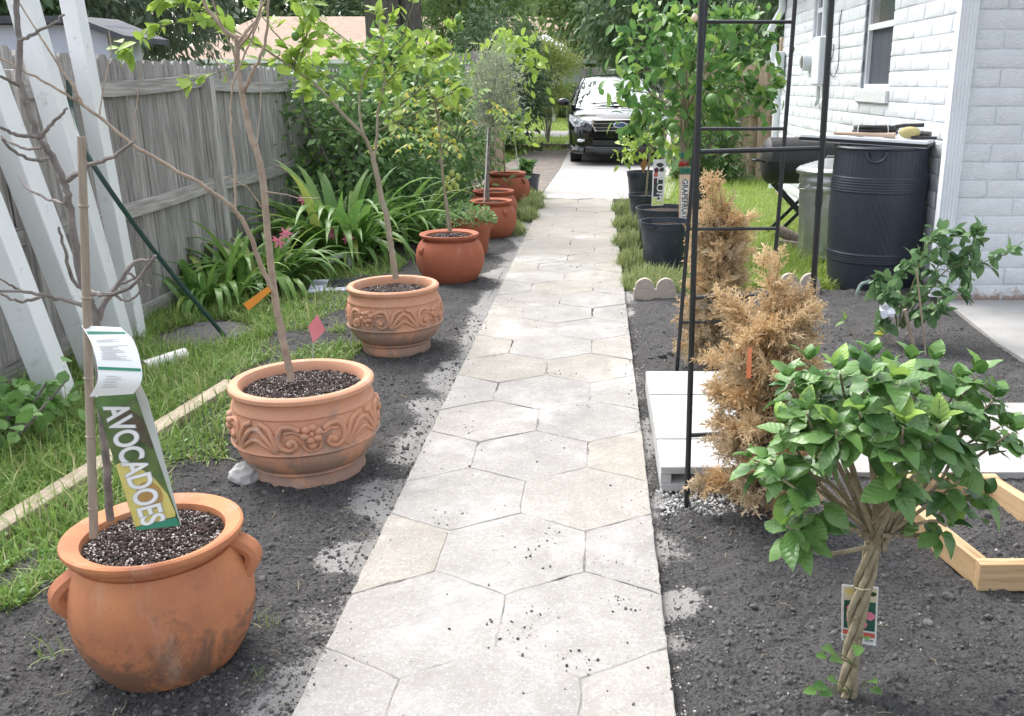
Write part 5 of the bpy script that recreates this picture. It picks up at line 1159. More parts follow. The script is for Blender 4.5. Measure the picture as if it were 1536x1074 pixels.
def dead_shrub(x, y, H, r, n, mix, label, leaders):
    t = thing('dead_conifer', (x, y, 0), label, 'shrub', 'dead brown conifers under the trellis'); B0 = np.array([x, y, 0.])
    m = MB(); m.tube([(x, y, -.02), (x + .01, y, H * .5), (x + leaders[0][0], y, H * .9)], [.018, .006], 7)
    buckets = [[[], [], [], []] for _ in range(3)]; plumes = []
    for (lx, ly, lh, lr) in leaders:
        for _ in range(5): plumes.append((np.array([x + lx * .7, y + ly, lh * rng.uniform(.55, .8)]), norm(np.array([rng.normal(0, .16), rng.normal(0, .16), 1])), lh * rng.uniform(.2, .38), 1.0))
    for i in range(96):
        z = H * (.03 + .80 * rng.random()); az = rng.uniform(0, 6.283); o = np.array([math.cos(az), math.sin(az), 0]); up = .25 + 1.1 * z / H + rng.normal(0, .2)
        plumes.append((B0 + UP * z + o * r * .2, norm(o + UP * up), r * rng.uniform(.8, 1.5), .8))
    per = max(6, n // len(plumes))
    for (p0, d, L, k) in plumes:
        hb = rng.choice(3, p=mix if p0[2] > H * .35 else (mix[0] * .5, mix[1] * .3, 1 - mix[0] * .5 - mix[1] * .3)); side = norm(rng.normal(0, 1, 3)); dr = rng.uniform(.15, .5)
        ax = [p0 + d * L * u - UP * L * dr * u * u * .6 for u in np.linspace(0, 1, 6)]; m.tube(ax, [.0035, .0008], 4)
        for _ in range(per):
            u = rng.random() ** .75; i = min(4, int(u * 5)); q = ax[i] + (ax[i + 1] - ax[i]) * (u * 5 - i); dd = norm(d * .9 + rng.normal(0, .5, 3) - UP * dr * .9)
            for lst, v in zip(buckets[hb], (q - B0, dd, norm(rng.normal(0, 1, 3) + UP * .3), rng.uniform(.035, .085))): lst.append(v)
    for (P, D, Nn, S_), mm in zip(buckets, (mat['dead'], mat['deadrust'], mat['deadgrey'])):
        if P: V, F = scatter_multi(FR_, np.array(P), frames(np.array(D), np.array(Nn)), np.array(S_)); tag(link('foliage', mesh_np('foliage', V, F, mm), t), kind='stuff')
    for _ in range(60): a = rng.uniform(0, 6.283); z = rng.uniform(.02, H * .7); m.tube([(x, y, z), (x + math.cos(a) * r * .9, y + math.sin(a) * r * .9, z + rng.uniform(-.05, .14))], [.004, .001], 4)
    m.build('trunk', mat['deadstem'], t); return t
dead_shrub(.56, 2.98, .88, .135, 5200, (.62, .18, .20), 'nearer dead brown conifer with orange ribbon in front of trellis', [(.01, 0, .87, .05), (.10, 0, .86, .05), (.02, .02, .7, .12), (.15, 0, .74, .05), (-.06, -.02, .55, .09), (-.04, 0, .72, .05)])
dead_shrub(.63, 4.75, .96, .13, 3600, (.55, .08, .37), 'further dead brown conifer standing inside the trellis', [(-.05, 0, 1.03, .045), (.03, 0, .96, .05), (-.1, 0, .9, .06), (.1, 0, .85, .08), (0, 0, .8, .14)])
m = MB(); a, b = at(1125, 522, 2.76), at(1122, 566, 2.74); m.add([a + np.array([-.006, 0, 0]), b + np.array([-.008, -.01, 0]), b + np.array([.008, -.01, 0]), a + np.array([.006, 0, 0])], [(0, 1, 2, 3)]); m.add([a + np.array([-.006, .002, 0]), b + np.array([-.008, -.008, 0]), b + np.array([.008, -.008, 0]), a + np.array([.006, .002, 0])], [(3, 2, 1, 0)]); tag(m.build('ribbon', mat['orangeribbon'], loc=a), 'short orange ribbon tied in the nearer dead conifer', 'ribbon')

# ================================================================== HIBISCUS
HB = np.array([.66, 2.0, 0]); hib = thing('braided_hibiscus', tuple(HB), 'green hibiscus standard with braided trunk in the front right soil', 'tree')
Hf = .44
for k in range(4):
    P = []
    for i in range(26):
        u = i / 25; a = k * math.pi / 2 + u * 7.2 + .6; r_ = .0128 + .004 * math.sin(u * 9 + k); sx = 1.15
        P.append(HB + np.array([r_ * sx * math.cos(a) + .038 * u ** 2.2 - .016, r_ * math.sin(a) + .02 * u, -.02 + (Hf + .02) * u]))
    if k == 0: P[0] += np.array([.0, -.01, 0])
    m = MB(); m.tube([p + rng.normal(0, .0007, 3) for p in P], list(np.linspace(.0102, .0080, 26) * (1 + rng.normal(0, .05, 26))), 9); m.build('trunk', mat['hibtrunk'], hib)
TOP = HB + np.array([.025, .02, Hf])
HLv = Leaves(); HLv.kind = []
def hput(p, d, n, s, k): HLv.put(p, d, n, s); HLv.kind.append(k)
htips = [(1185, 570, -.12), (1215, 545, .05), (1260, 560, -.1), (1285, 545, .1), (1310, 540, -.05), (1345, 575, -.2), (1365, 545, .1), (1400, 545, .0), (1440, 575, .1), (1465, 565, -.05), (1490, 600, .1), (1500, 640, .0), (1515, 650, -.08), (1440, 640, -.15), (1405, 640, -.22), (1355, 640, -.28), (1290, 620, -.25), (1255, 645, -.25), (1210, 620, -.2), (1180, 640, -.05), (1155, 690, -.1), (1130, 690, .0), (1175, 720, -.15), (1200, 770, -.1), (1440, 720, -.12), (1475, 745, -.05), (1350, 720, -.28), (1400, 600, .2), (1320, 590, .2), (1250, 600, .2), (1450, 620, .2), (1195, 680, .15), (1330, 560, .25), (1180, 790, -.15), (1420, 790, -.1), (1370, 600, -.1), (1300, 570, -.2), (1225, 585, -.1), (1420, 600, -.15)]
for i, (px, py, dy) in enumerate(htips):
    b = at(px, py, 2.06 + dy * 1.0); a = TOP + np.array([rng.normal(0, .012), rng.normal(0, .012), rng.uniform(-.05, .02)])
    c1 = a + (b - a) * .45 + np.array([0, 0, -.03 if b[2] - a[2] < .2 else .02]) + rng.normal(0, .022, 3); c2 = c1 + (b - c1) * .55 + rng.normal(0, .014, 3); P = crv([a, c1, c2, b], 5)
    m = MB(); m.tube(P, [.0062, .0026], 7); m.build('branch', mat['hibtrunk'], hib)
    for _ in range(4):
        q = P[int(len(P) * rng.uniform(.5, .93))]; d = norm(np.array([rng.normal(0, 1), rng.normal(-.3, .8), rng.uniform(-.7, .3)])); hput(q, d, norm(UP + rng.normal(0, .45, 3)), rng.uniform(.045, .082), 0)
    ax = norm(norm(b - c1) * .7 + UP * .6)
    nl = 7 if py > 700 else 10
    ph = rng.uniform(0, 6.28)
    e1 = norm(np.cross(ax, [.3, 1, .2])); e2 = np.cross(ax, e1)
    for j in range(nl):                                # big leaves round the shoot
        t = ph + j * 2.4; o = e1 * math.cos(t) + e2 * math.sin(t); d = norm(o * 1.0 + ax * rng.uniform(.0, .5) - UP * rng.uniform(.0, .35))
        hput(b - ax * rng.uniform(.0, .065) + o * .006, d, norm(ax + UP * .6 - o * .15 + rng.normal(0, .2, 3)), rng.uniform(.040, .092), 0)
    for j in range(5 if py < 660 else 2):                # young pale leaves at the tip
        t = ph + j * 2.1 + .5; o = e1 * math.cos(t) + e2 * math.sin(t); hput(b + ax * .008, norm(ax * 1.1 + o * .6), norm(-o + ax * .5), rng.uniform(.035, .068), 1 if i != 24 or j else 2)
nl = len(HLv.p)
HLv.emit(hib, [leafshape(1, .66, .25, .22, 7, .02, .8), leafshape(1, .62, .45, .48, 7, .03, .75), leafshape(1, .7, .12, .1, 7, .035, .8), leafshape(1, .58, .55, .3, 7, .02, .8), leafshape(1, .64, -.2, .35, 7, .03, .8)], mat['hib_dark'], 300, mats=[mat['hib_light'], mat['hib_yellow']])
for base, pts in (((1278, 1040), ((1240, 1030), (1255, 1022), (1225, 1036), (1248, 1038))), ((1284, 1000), ((1262, 990), (1240, 985), (1252, 978))), ((1290, 1030), ((1302, 1022), (1306, 1032))), ((1292, 960), ((1296, 955), (1288, 968)))):
    p0 = at(*base, 1.985); m = MB()
    for (px, py) in pts:
        p = at(px, py, 1.95); p[2] = max(p[2], .015); m.tube([p0, (p0 + p) / 2 + UP * .008, p], [.0022, .0012], 5); d = norm(p - p0 + np.array([0, -.01, 0])); Rm = frames(d[None], norm(UP + np.array([0, -.5, 0]))[None])[0]
        M4 = Matrix(Rm.tolist()).to_4x4() @ Matrix.Scale(rng.uniform(.035, .05), 4); M4.translation = Vector((p - HB).tolist()); link('leaf', mesh_np('leaf', *leafshape(1, .62, .25, .25, 6, .012, .8), mat['hib_dark']), hib, mtx=M4)
    m.build('shoot', mat['twig'], hib)
flr = lambda cu, cv: [[(cu + .06 * math.cos(a - .6), cv + .035 * math.sin(a - .6)), (cu + .34 * math.cos(a - .42), cv + .19 * math.sin(a - .42)), (cu + .43 * math.cos(a - .12), cv + .235 * math.sin(a - .12)), (cu + .43 * math.cos(a + .12), cv + .235 * math.sin(a + .12)), (cu + .34 * math.cos(a + .42), cv + .19 * math.sin(a + .42)), (cu + .06 * math.cos(a + .6), cv + .035 * math.sin(a + .6))] for a in np.linspace(.0, 2 * math.pi, 6)[:-1]]
hangtag('plant_tag', [(1263, 877), (1318, 881), (1314, 969), (1262, 960)], 2.06, 'print_white', 'white plant tag with pink hibiscus picture tied behind the braided trunk', 'tag',
        [(rect(.04, .03, .96, .25), 'print_cream', .001), (blob(.22, .1, .15, .05), 'print_yellow', .0014), (blob(.85, .12, .1, .04), 'print_avogreen', .0014), (rect(.06, .26, .94, .76), 'print_teal', .001), (rect(.04, .79, .38, .87), 'print_red', .0012), (rect(.62, .79, .95, .87), 'print_red', .0012)] + [(f, 'print_pink', .0016) for f in flr(.5, .5)] + [(rect(.06 + .035 * k, .9, .075 + .035 * k, .97), 'print_dark', .0014) for k in range(8)],
        [('$29.98', .78, .925, .022, .009, False, 'print_dark')])
m = MB(); m.tube(crv([at(1280, 880, 2.06), at(1290, 884, 1.95), at(1303, 884, 1.96), at(1309, 882, 2.06)], 4), .0013, 5); tag(m.build('tag_string', mat['print_cream'], loc=at(1290, 884, 1.95)), 'thin cream string holding the tag to the braided trunk', 'string')

# ================================================================== timber frame
tf = thing('timber_bed_frame', (1.2, 2.5, 0), 'small new pine timber frame lying on the soil behind the hibiscus', 'planter frame')
NL, FLc, FRc, NR = np.array([1.185, 2.50]), np.array([1.05, 3.14]), np.array([1.475, 3.14]), np.array([1.62, 2.50])
def plank(a, b, h, t_, ex=0):
    d = norm(b - a); a = a - d * ex; b = b + d * ex; L = np.linalg.norm(b - a); c = (a + b) / 2; ang = math.atan2(d[1], d[0])
    m = MB(); m.box((0, 0, 0), (t_, L, h), None, bev=.003); o = m.build('board', mat['lumber'], tf, off=(0, 0, 0)); o.location = (c[0] - 1.2, c[1] - 2.5, h / 2 + .0); o.rotation_euler = (0, 0, ang - math.pi / 2)
plank(NL + np.array([.0, .021]), FLc - np.array([0, .021]), .092, .04); plank(NR + np.array([0, .021]), FRc - np.array([0, .021]), .092, .04)
plank(NL + np.array([-.02, 0]), NR + np.array([.02, 0]), .095, .04); plank(FLc + np.array([-.02, 0]), FRc + np.array([.02, 0]), .095, .04)

# ================================================================== rain barrel and what lies on it
RB = (2.115, 6.98); br = thing('rain_barrel', (RB[0], RB[1], 0), 'large dark ribbed plastic rain barrel against the white house wall', 'barrel')
n = 288; H_ = 1.05; V = []; F = []; zs = np.linspace(0, H_, 190)
for z in zs:
    for k in range(n):
        t = 2 * math.pi * k / n; u = z / H_; r_ = .325 + .022 * math.sin(math.pi * min(1, u * 1.05)) + .012 * u
        if u > .82: r_ += .0035 * max(-.5, math.cos(t * 58)) * .6 * min(1, (u - .82) * 30)
        elif .70 < u < .80: r_ += .0019 * math.cos((z * 2 * math.pi) / .0195) + .005
        elif .20 < u < .27: r_ += .0019 * math.cos((z * 2 * math.pi) / .0185) + .005
        elif u > .27: r_ += .0008 * math.cos(t * 50 + z * 60)
        V.append((r_ * math.cos(t), r_ * math.sin(t), z))
m = MB(); i = np.arange(len(zs) - 1)[:, None] * n; k = np.arange(n)[None]; k2 = (k + 1) % n
F = np.stack([(i + k).ravel(), (i + k2).ravel(), (i + n + k2).ravel(), (i + n + k).ravel()], 1)
link('body', mesh_np('barrel_body', V, F, mat['barrel']), br)
m = MB(); m.lathe([(.0, 1.045), (.3, 1.045), (.345, 1.04), (.352, 1.052), (.345, 1.062), (.0, 1.062)], 60); m.build('rim', mat['barrel'], br, off=(0, 0, 0))
m = MB(); a0 = R(-112)
for t in np.linspace(math.pi, 2 * math.pi, 14): pass
P = [np.array([.353 * math.cos(a0 + .2 * math.cos(t)), .353 * math.sin(a0 + .2 * math.cos(t)), 1.035 + .075 * math.sin(t)]) for t in np.linspace(math.pi, 2 * math.pi, 16)]
m.tube(P, .009, 8); m.build('grip_lip', mat['potblack'], br, off=(0, 0, 0))
m = MB(); a1 = R(-108); c0 = np.array([.34 * math.cos(a1), .34 * math.sin(a1), .10]); o = np.array([math.cos(a1), math.sin(a1), 0]); m.tube([c0 - o * .01, c0 + o * .022], .036, 14); m.build('outlet', mat['potblack'], br, off=(0, 0, 0))
ghs = MB(); c1 = c0 + np.array([RB[0], RB[1], 0]); P = [c1 + o * .02, c1 + o * .06, c1 + o * .08 + np.array([-.05, 0, -.01]), c1 + o * .085 + np.array([-.075, 0, -.06]), c1 + o * .085 + np.array([-.08, 0, -.12])]
ghs.tube(crv(P, 4), .0125, 8); tag(ghs.build('drain_hose', mat['greenhose'], loc=P[-1]), 'short pale green hose curving down from the barrel outlet', 'hose')
bd = thing('lid_board', (2.05, 6.95, 1.06), 'flat white board with dark edge laid across the barrel top', 'board')
q0, q1 = np.array([1.60, 7.25, 1.105]), np.array([2.42, 6.78, 1.075]); d = norm(q1 - q0); ang = math.atan2(d[1], d[0]); Rm = rot(0, R(2.2), 0); Rm = rot(0, 0, ang) @ rot(0, math.asin(-d[2]) * -1, 0) if False else rot(0, 0, ang) @ rot(0, math.asin(-d[2]), 0)
m = MB(); m.box((q0 + q1) / 2, (np.linalg.norm(q1 - q0), .34, .022), Rm, bev=.002); m.build('edge', mat['darkplastic'], bd)
m = MB(); m.box((q0 + q1) / 2 + UP * .0225, (np.linalg.norm(q1 - q0) - .02, .335, .022), Rm, bev=.002); m.box((q0 + q1) / 2 - UP * .0135, (np.linalg.norm(q1 - q0) - .03, .325, .006), Rm); m.build('panel', mat['white'], bd)
ZT = lambda x: 1.105 + (x - 1.6) / (2.42 - 1.6) * (1.075 - 1.105) + .035
bru = thing('scrub_brush', (2.0, 6.8, ZT(2.0)), 'wooden handled scrub brush with yellow bristles lying on the barrel board', 'brush')
a, b = at(1250, 205, 6.98), at(1342, 214, 6.82); a[2] = ZT(a[0]) + .014; b[2] = ZT(b[0]) + .02
m = MB(); m.tube([a, a + (b - a) * .1, a + (b - a) * .8, b], [.011, .013, .015, .022], 8); m.build('handle', mat['handlewood'], bru)
m = MB(); cb = b + np.array([.10, -.01, .022]); m.ball(cb, .07, 14, (1.15, .7, .62)); m.build('bristles', mat['gripbrush'], bru)
hc = thing('hose_coil', (2.0, 6.98, ZT(2.0)), 'coiled black rubber hose with white ties on the barrel board', 'hose')
m = MB(); P = []
for i in range(120): t = i / 120 * 2 * math.pi * 4; r_ = .12 + .008 * math.sin(i * .3); P.append(np.array([2.06 + r_ * 1.25 * math.cos(t), 7.0 + r_ * .8 * math.sin(t), ZT(2.06) + .018 + .014 * (i / 30) + .004 * math.sin(t * 2)]))
P += [P[-1] + np.array([.06, -.03, .01]), P[-1] + np.array([.2, -.05, .015])]; m.tube(P, .0145, 8); m.build('coil', mat['rubber'], hc)
m = MB()
for t in (R(215), R(290)): c = np.array([2.06 + .12 * 1.25 * math.cos(t), 7.0 + .12 * .8 * math.sin(t), ZT(2.06) + .045]); ux = np.array([math.cos(t), math.sin(t), 0]); m.tube([c + ux * .032 * math.cos(k) + UP * .052 * math.sin(k) for k in np.linspace(0, 2 * math.pi, 14)], .004, 5)
m.build('white_tie', mat['tiewhite'], hc)
m = MB(); p = np.array([2.36, 6.82, ZT(2.36) + .03]); m.tube([p + np.array([-.06, .05, .005]), p + np.array([.05, -.02, 0])], .028, 10); m.tube([p + np.array([-.1, -.04, -.012]), p + np.array([.07, -.09, -.015])], .012, 8); tag(m.build('hose_fitting', mat['rubber'], loc=p), 'short black hose fittings at the right end of the board', 'hose fitting')
# trash can
TC = (2.06, 8.2); tc = thing('metal_trash_can', (TC[0], TC[1], 0), 'galvanised metal trash can with ridged lid beside the barrel', 'trash can')
n = 96; zs = [0, .02, .035, .05, .08] + list(np.linspace(.1, .56, 12)) + [.58, .6, .62, .64, .66, .68, .70, .74, .76]; V = []
for z in zs:
    u = z / .76; r_ = .245 + .035 * u
    for k in range(n):
        t = 2 * math.pi * k / n; q = r_
        if .08 < z < .57: q += .007 * max(-.6, min(.6, 1.4 * math.cos(t * 14)))
        if z in (.02, .62, .68): q += .010
        V.append((q * math.cos(t), q * math.sin(t), z))
i = np.arange(len(zs) - 1)[:, None] * n; k = np.arange(n)[None]; k2 = (k + 1) % n; F = np.stack([(i + k).ravel(), (i + k2).ravel(), (i + n + k2).ravel(), (i + n + k).ravel()], 1)
link('body', mesh_np('can_body', V, F, mat['galv']), tc)
pr = [(.305, .745), (.31, .75), (.312, .772), (.30, .785)] + [(.30 - .02 * j, .79 + .0065 * j + (.006 if j % 2 else 0)) for j in range(1, 13)] + [(0, .86)]
m = MB(); m.lathe(pr, 64); m.build('lid', mat['galv'], tc, off=(0, 0, 0))
m = MB(); m.tube([(-.06, -.0, .86), (-.05, 0, .89), (.05, 0, .89), (.06, 0, .86)], .007, 7); m.build('lid_handle', mat['galv'], tc, off=(0, 0, 0))
m = MB(); a = R(205); c = np.array([.285 * math.cos(a), .285 * math.sin(a), .66]); tx_ = np.array([-math.sin(a), math.cos(a), 0]); ox = np.array([math.cos(a), math.sin(a), 0]); m.tube([c + tx_ * .07, c + tx_ * .05 + ox * .035 - UP * .04, c - tx_ * .05 + ox * .035 - UP * .04, c - tx_ * .07], .007, 7); m.build('side_handle', mat['galv'], tc, off=(0, 0, 0))
# barrel grill on crossed legs
GR = (2.03, 9.4, .75); gr = thing('barrel_grill', (GR[0], GR[1], 0), 'black barrel charcoal grill on crossed folding legs by the wall', 'grill')
def halfcyl(z0, sgn, L, r, m_, name):
    V = []; F = []; nu = 16; ends = [(-L / 2, .0), (-L / 2 + .008, .55), (-L / 2 + .03, .82), (-L / 2 + .07, 1), (L / 2 - .07, 1), (L / 2 - .03, .82), (L / 2 - .008, .55), (L / 2, 0)]
    for (x, s_) in ends:
        for k in range(nu + 1): t = math.pi * k / nu; V.append((x, r * max(.02, s_) * math.cos(t), z0 + sgn * r * .95 * max(.02, s_) * math.sin(t)))
    for i in range(len(ends) - 1):
        for k in range(nu): a_ = i * (nu + 1) + k; F.append((a_, a_ + 1, a_ + nu + 2, a_ + nu + 1))
    m = MB(); m.add(V, F); return m.build(name, m_, gr, off=(0, 0, 0))
halfcyl(.765, 1, .78, .235, mat['grill'], 'lid'); halfcyl(.75, -1, .78, .235, mat['grill'], 'firebox')
m = MB(); m.box((0, -.24, .758), (.66, .015, .02)); m.box((0, .0, .758), (.74, .46, .012)); m.build('rim', mat['grill'], gr, off=(0, 0, 0))
m = MB(); m.tube([(-.38, -.07, .76), (-.46, -.07, .765), (-.48, 0, .765), (-.46, .07, .765), (-.38, .07, .76)], .011, 7); m.build('side_handle', mat['grill'], gr, off=(0, 0, 0))
for y_ in (-.18, .18):
    for s_ in (-1, 1): m = MB(); m.box((0, y_ + s_ * .012, .27), (.035, .012, .80), rot(0, R(44) * s_, 0)); m.build('leg', mat['black'], gr, off=(0, 0, 0))
m = MB(); lgp = gp(1188, 372); m.tube(crv([lgp + np.array([-.12, .05, .16]), lgp + np.array([-.03, 0, .12]), lgp + np.array([.13, -.03, .05])], 4), [.055, .05], 10); m.tube([lgp + np.array([-.14, -.06, .06]), lgp + np.array([.1, -.1, .03])], .04, 9); tag(m.build('driftwood', mat['log'], loc=lgp), 'short pieces of weathered log lying in front of trash can', 'log')

# ================================================================== rose bush, seedlings, stakes by the barrel
rb_ = thing('rose_bush', gp(1375, 500), 'loose green rose bush arching over soil in front of barrel', 'shrub')
RL = Leaves()
for pts, r0, dy in [([(1350, 490), (1365, 440), (1380, 395), (1395, 360), (1420, 350), (1440, 348)], .006, 0), ([(1355, 492), (1385, 450), (1420, 405), (1470, 395), (1515, 378)], .006, -.1), ([(1345, 490), (1340, 450), (1325, 420), (1318, 430)], .005, 0), ([(1350, 490), (1370, 450), (1400, 430), (1440, 440)], .005, -.15), ([(1348, 490), (1352, 450), (1350, 410), (1370, 385)], .005, .1), ([(1352, 492), (1380, 470), (1410, 462)], .004, -.25), ([(1395, 360), (1430, 380), (1450, 420)], .004, .05), ([(1420, 405), (1450, 380), (1465, 350)], .004, -.1), ([(1343, 492), (1325, 475), (1330, 440)], .004, -.1), ([(1352, 490), (1395, 420), (1415, 380), (1410, 350)], .004, .1)]:
    P = branch(pts, r0, .002, 5.35, 5.35 + dy, rb_, mat['twig'], 6, 'stem'); RL.along(P, 34, .09, .2, .9, .35); RL.spray(P[-1], norm(P[-1] - P[-4]), 6, .6, .09)
RL.emit(rb_, [leafshape(1, .6, .2, .2), leafshape(1, .55, .3, .35)], mat['rose_leaf'], 300)
wr = thing('white_rose', at(1328, 466, 5.25), 'crumpled white rose bloom hanging low beside the barrel foot', 'flower')
m = MB(); c = at(1330, 466, 5.2)
for k in range(11): d = norm(rng.normal(0, 1, 3)); n_ = norm(rng.normal(0, 1, 3)); m.add([c + q for q in (leafshape(.055, .05, .4, .2, 4)[0] @ frames(d[None], n_[None])[0].T)], [tuple(f) for f in leafshape(1, .5, .1, .1, 4)[1]])
m.build('petals', mat['rosewhite'], wr)
for a, b, Y_, r_, mm, lab in (((1376, 532), (1357, 464), 5.05, .011, 'bamboo', 'short pale stake standing in soil below the rose bush'), ((1391, 540), (1375, 405), 5.0, .005, 'barktan', 'thin brown cane standing between the rose stems')):
    m = MB(); m.tube([at(*a, Y_) - UP * .03, at(*b, Y_)], r_, 7); tag(m.build('stake', mat[mm], loc=at(*a, Y_)), lab, 'stake')
for k, (pts, tip, lab) in enumerate([([(1291, 520), (1275, 495), (1266, 480)], (1260, 475), 'spindly seedling with two yellow green leaves left of the stake'), ([(1352, 530), (1338, 512), (1326, 500)], (1320, 495), 'small seedling with curled leaves just left of the white stake'), ([(1238, 470), (1230, 480), (1222, 476)], (1240, 480), 'low green seedling beside the trellis leg')]):
    b = pxl(pts, 5.2 if k < 2 else 5.6); t = thing('seedling', b[0], lab, 'seedling'); m = MB(); m.tube(b, [.004, .002], 5); m.build('stem', mat['barktan'], t); Lf = Leaves(); Lf.spray(b[-1], norm(b[-1] - b[0]), 5, .7, .06); Lf.emit(t, L_c, mat['star_leaf'] if k < 2 else mat['rose_leaf'], 5)

# ================================================================== LILY CLUMPS, SHRUBS
def strapmesh(L, W, bend, seed):
    r = np.random.default_rng(seed); n = 9; V = []; F = []; th = R(68); y = z = 0.; ps = [(0., 0.)]
    for i in range(n): th -= bend / n * (0.4 + 1.4 * i / n); y += L / n * math.cos(th); z += L / n * math.sin(th); ps.append((y, z))
    for i, (y, z) in enumerate(ps):
        t = i / n; w_ = W / 2 * (1 - t ** 2.6) * (.7 + .6 * t if t < .5 else 1.0); V += [(-w_, y, z + w_ * .35), (0, y, z), (w_, y, z + w_ * .35)]
    for i in range(n):
        a = 3 * i; F += [(a, a + 1, a + 4), (a, a + 4, a + 3), (a + 1, a + 2, a + 5), (a + 1, a + 5, a + 4)]
    return np.array(V), np.array(F)
def lily(x, y, n, L, label, flowers=(), rad=.2):
    t = thing('strap_leaf_lily', (x, y, 0), label, 'plant', 'strap leaved lily clumps at the fence foot')
    mes = [mesh_np('leaf', *strapmesh(1, .088, b, k), mat['strap_leaf']) for k, b in enumerate((1.0, 1.7, 2.4, 2.0, 2.9))]
    for _ in range(n):
        a = rng.uniform(0, 6.283); q = rad * rng.random() ** .6; s_ = L * rng.uniform(.65, 1.1)
        M4 = Matrix.Translation((math.cos(a) * q, math.sin(a) * q, -.01)) @ Matrix.Rotation(a - math.pi / 2 + rng.normal(0, .5), 4, 'Z') @ Matrix.Rotation(rng.normal(0, .2), 4, 'X') @ Matrix.Diagonal((s_ * rng.uniform(.8, 1.3), s_, s_ * rng.uniform(.85, 1.15), 1)); link('leaf', mes[int(rng.integers(5))], t, mtx=M4)
    for (px, py, Y_) in flowers:
        p = at(px, py, Y_); m = MB(); m.tube(crv([np.array([x + rng.normal(0, .1), y, 0]), (np.array([x, y, 0]) + p) / 2 + np.array([0, 0, .1]), p], 4), [.006, .004], 6); m.build('stalk', mat['strap_leaf'], t)
        f = MB(); T_ = leafshape(1, .34, .3, .25, 4)
        for k in range(6):
            d = norm(np.array([math.cos(k * 1.047), -.5, math.sin(k * 1.047)]) + rng.normal(0, .15, 3)); f.add((T_[0] * .058) @ frames(d[None], norm(np.array([0, -1., .3]))[None])[0].T + p, [tuple(q) for q in T_[1]])
        f.build('flower', mat['petal'], t)
lily(-2.30, 8.05, 130, 1.05, 'large clump of glossy strap leaves behind the carved pot', ((498, 350, 7.6), (522, 357, 7.5), (456, 300, 7.9)), .3)
lily(-2.62, 6.9, 110, .74, 'strap leaf clump at the fence foot with two pink flowers', ((430, 350, 6.7), (418, 362, 6.6)), .24)
lily(-1.95, 8.9, 80, .9, 'strap leaf clump leaning towards the smooth red pot', (), .26)
lily(-2.75, 6.35, 70, .62, 'low strap leaf clump beside the green pole', (), .22)
lily(-1.9, 10.2, 40, .6, 'strap leaf clump behind the olive pot', (), .26)
def bush(name, c, rad, n, size, m_, T, label, cat='shrub', group=None, **kw):
    t = thing(name, (c[0], c[1], 0), label, cat, group); m = MB()
    for _ in range(9): a = rng.normal(0, .5, 2); m.tube([(c[0], c[1], -.02), (c[0] + a[0] * rad[0] * .6, c[1] + a[1] * rad[1] * .6, c[2]), (c[0] + a[0] * rad[0], c[1] + a[1] * rad[1], c[2] + rad[2] * .7)], [.015, .004], 5)
    m.build('stem', mat['barkgrey'], t)
    o = crown(t, c, rad, n, size, m_, T, 'foliage', floor=0.02, **kw); tag(o, kind='stuff'); return t
bush('vine_shrub', (-2.55, 9.6, .85), (.75, .9, .85), 5200, .11, mat['shrub_leaf'], T_small, 'dense dark green shrub climbing over the grey fence', clusters=70, sig=.2)
bush('leafy_shrub', (-2.2, 12.2, .8), (.9, 1.3, .85), 4200, .12, mat['shrub_leaf'], T_small, 'dark leafy shrub between the fence and the far pots', clusters=60, sig=.2)
bush('broadleaf_shrub', (-2.3, 10.9, 1.35), (.6, .6, .55), 2000, .15, mat['lime_dark'], T_small, 'tall mid green shrub above the strap leaf lilies', clusters=36, sig=.22)
bush('fence_creeper', (1.75, 14.7, .45), (.55, .3, .5), 1800, .12, mat['shrub_leaf'], T_small, 'bushy green plant growing at the foot of the cedar gate', clusters=30, sig=.25)
bush('fence_vine', (2.0, 15.0, 1.28), (.55, .12, .16), 260, .14, mat['shrub_leaf'], T_small, 'short leafy vine across the middle of the cedar gate', clusters=14, sig=.3)
bush('feathery_shrub', (-2.35, 21.5, 1.5), (1.0, 1.4, 1.6), 9000, .17, mat['tree_dark'], T_thin + T_small, 'tall dark feathery shrub beside the driveway', clusters=90, sig=.17)
bush('golden_shrub', (-1.35, 24.5, 1.75), (.85, .9, .75), 4500, .2, mat['tree_pale'], T_thin, 'yellow green feathery shrub left of the parked car', clusters=50, sig=.2)
bush('clipped_hedge', (-1.6, 42.5, .75), (1.5, .7, .65), 5000, .2, mat['tree_mid'], T_small, 'low dark hedge at the far edge of the bright lawn', clusters=120, sig=.12, hollow=.7)
bush('weed_plant', (-2.62, 3.62, .12), (.3, .3, .2), 420, .075, mat['weed_leaf'], [leafshape(1, .8, .2, .2, 3)], 'leafy green weed at the foot of the fence, left edge', 'weed', clusters=24, sig=.3, hollow=.1)

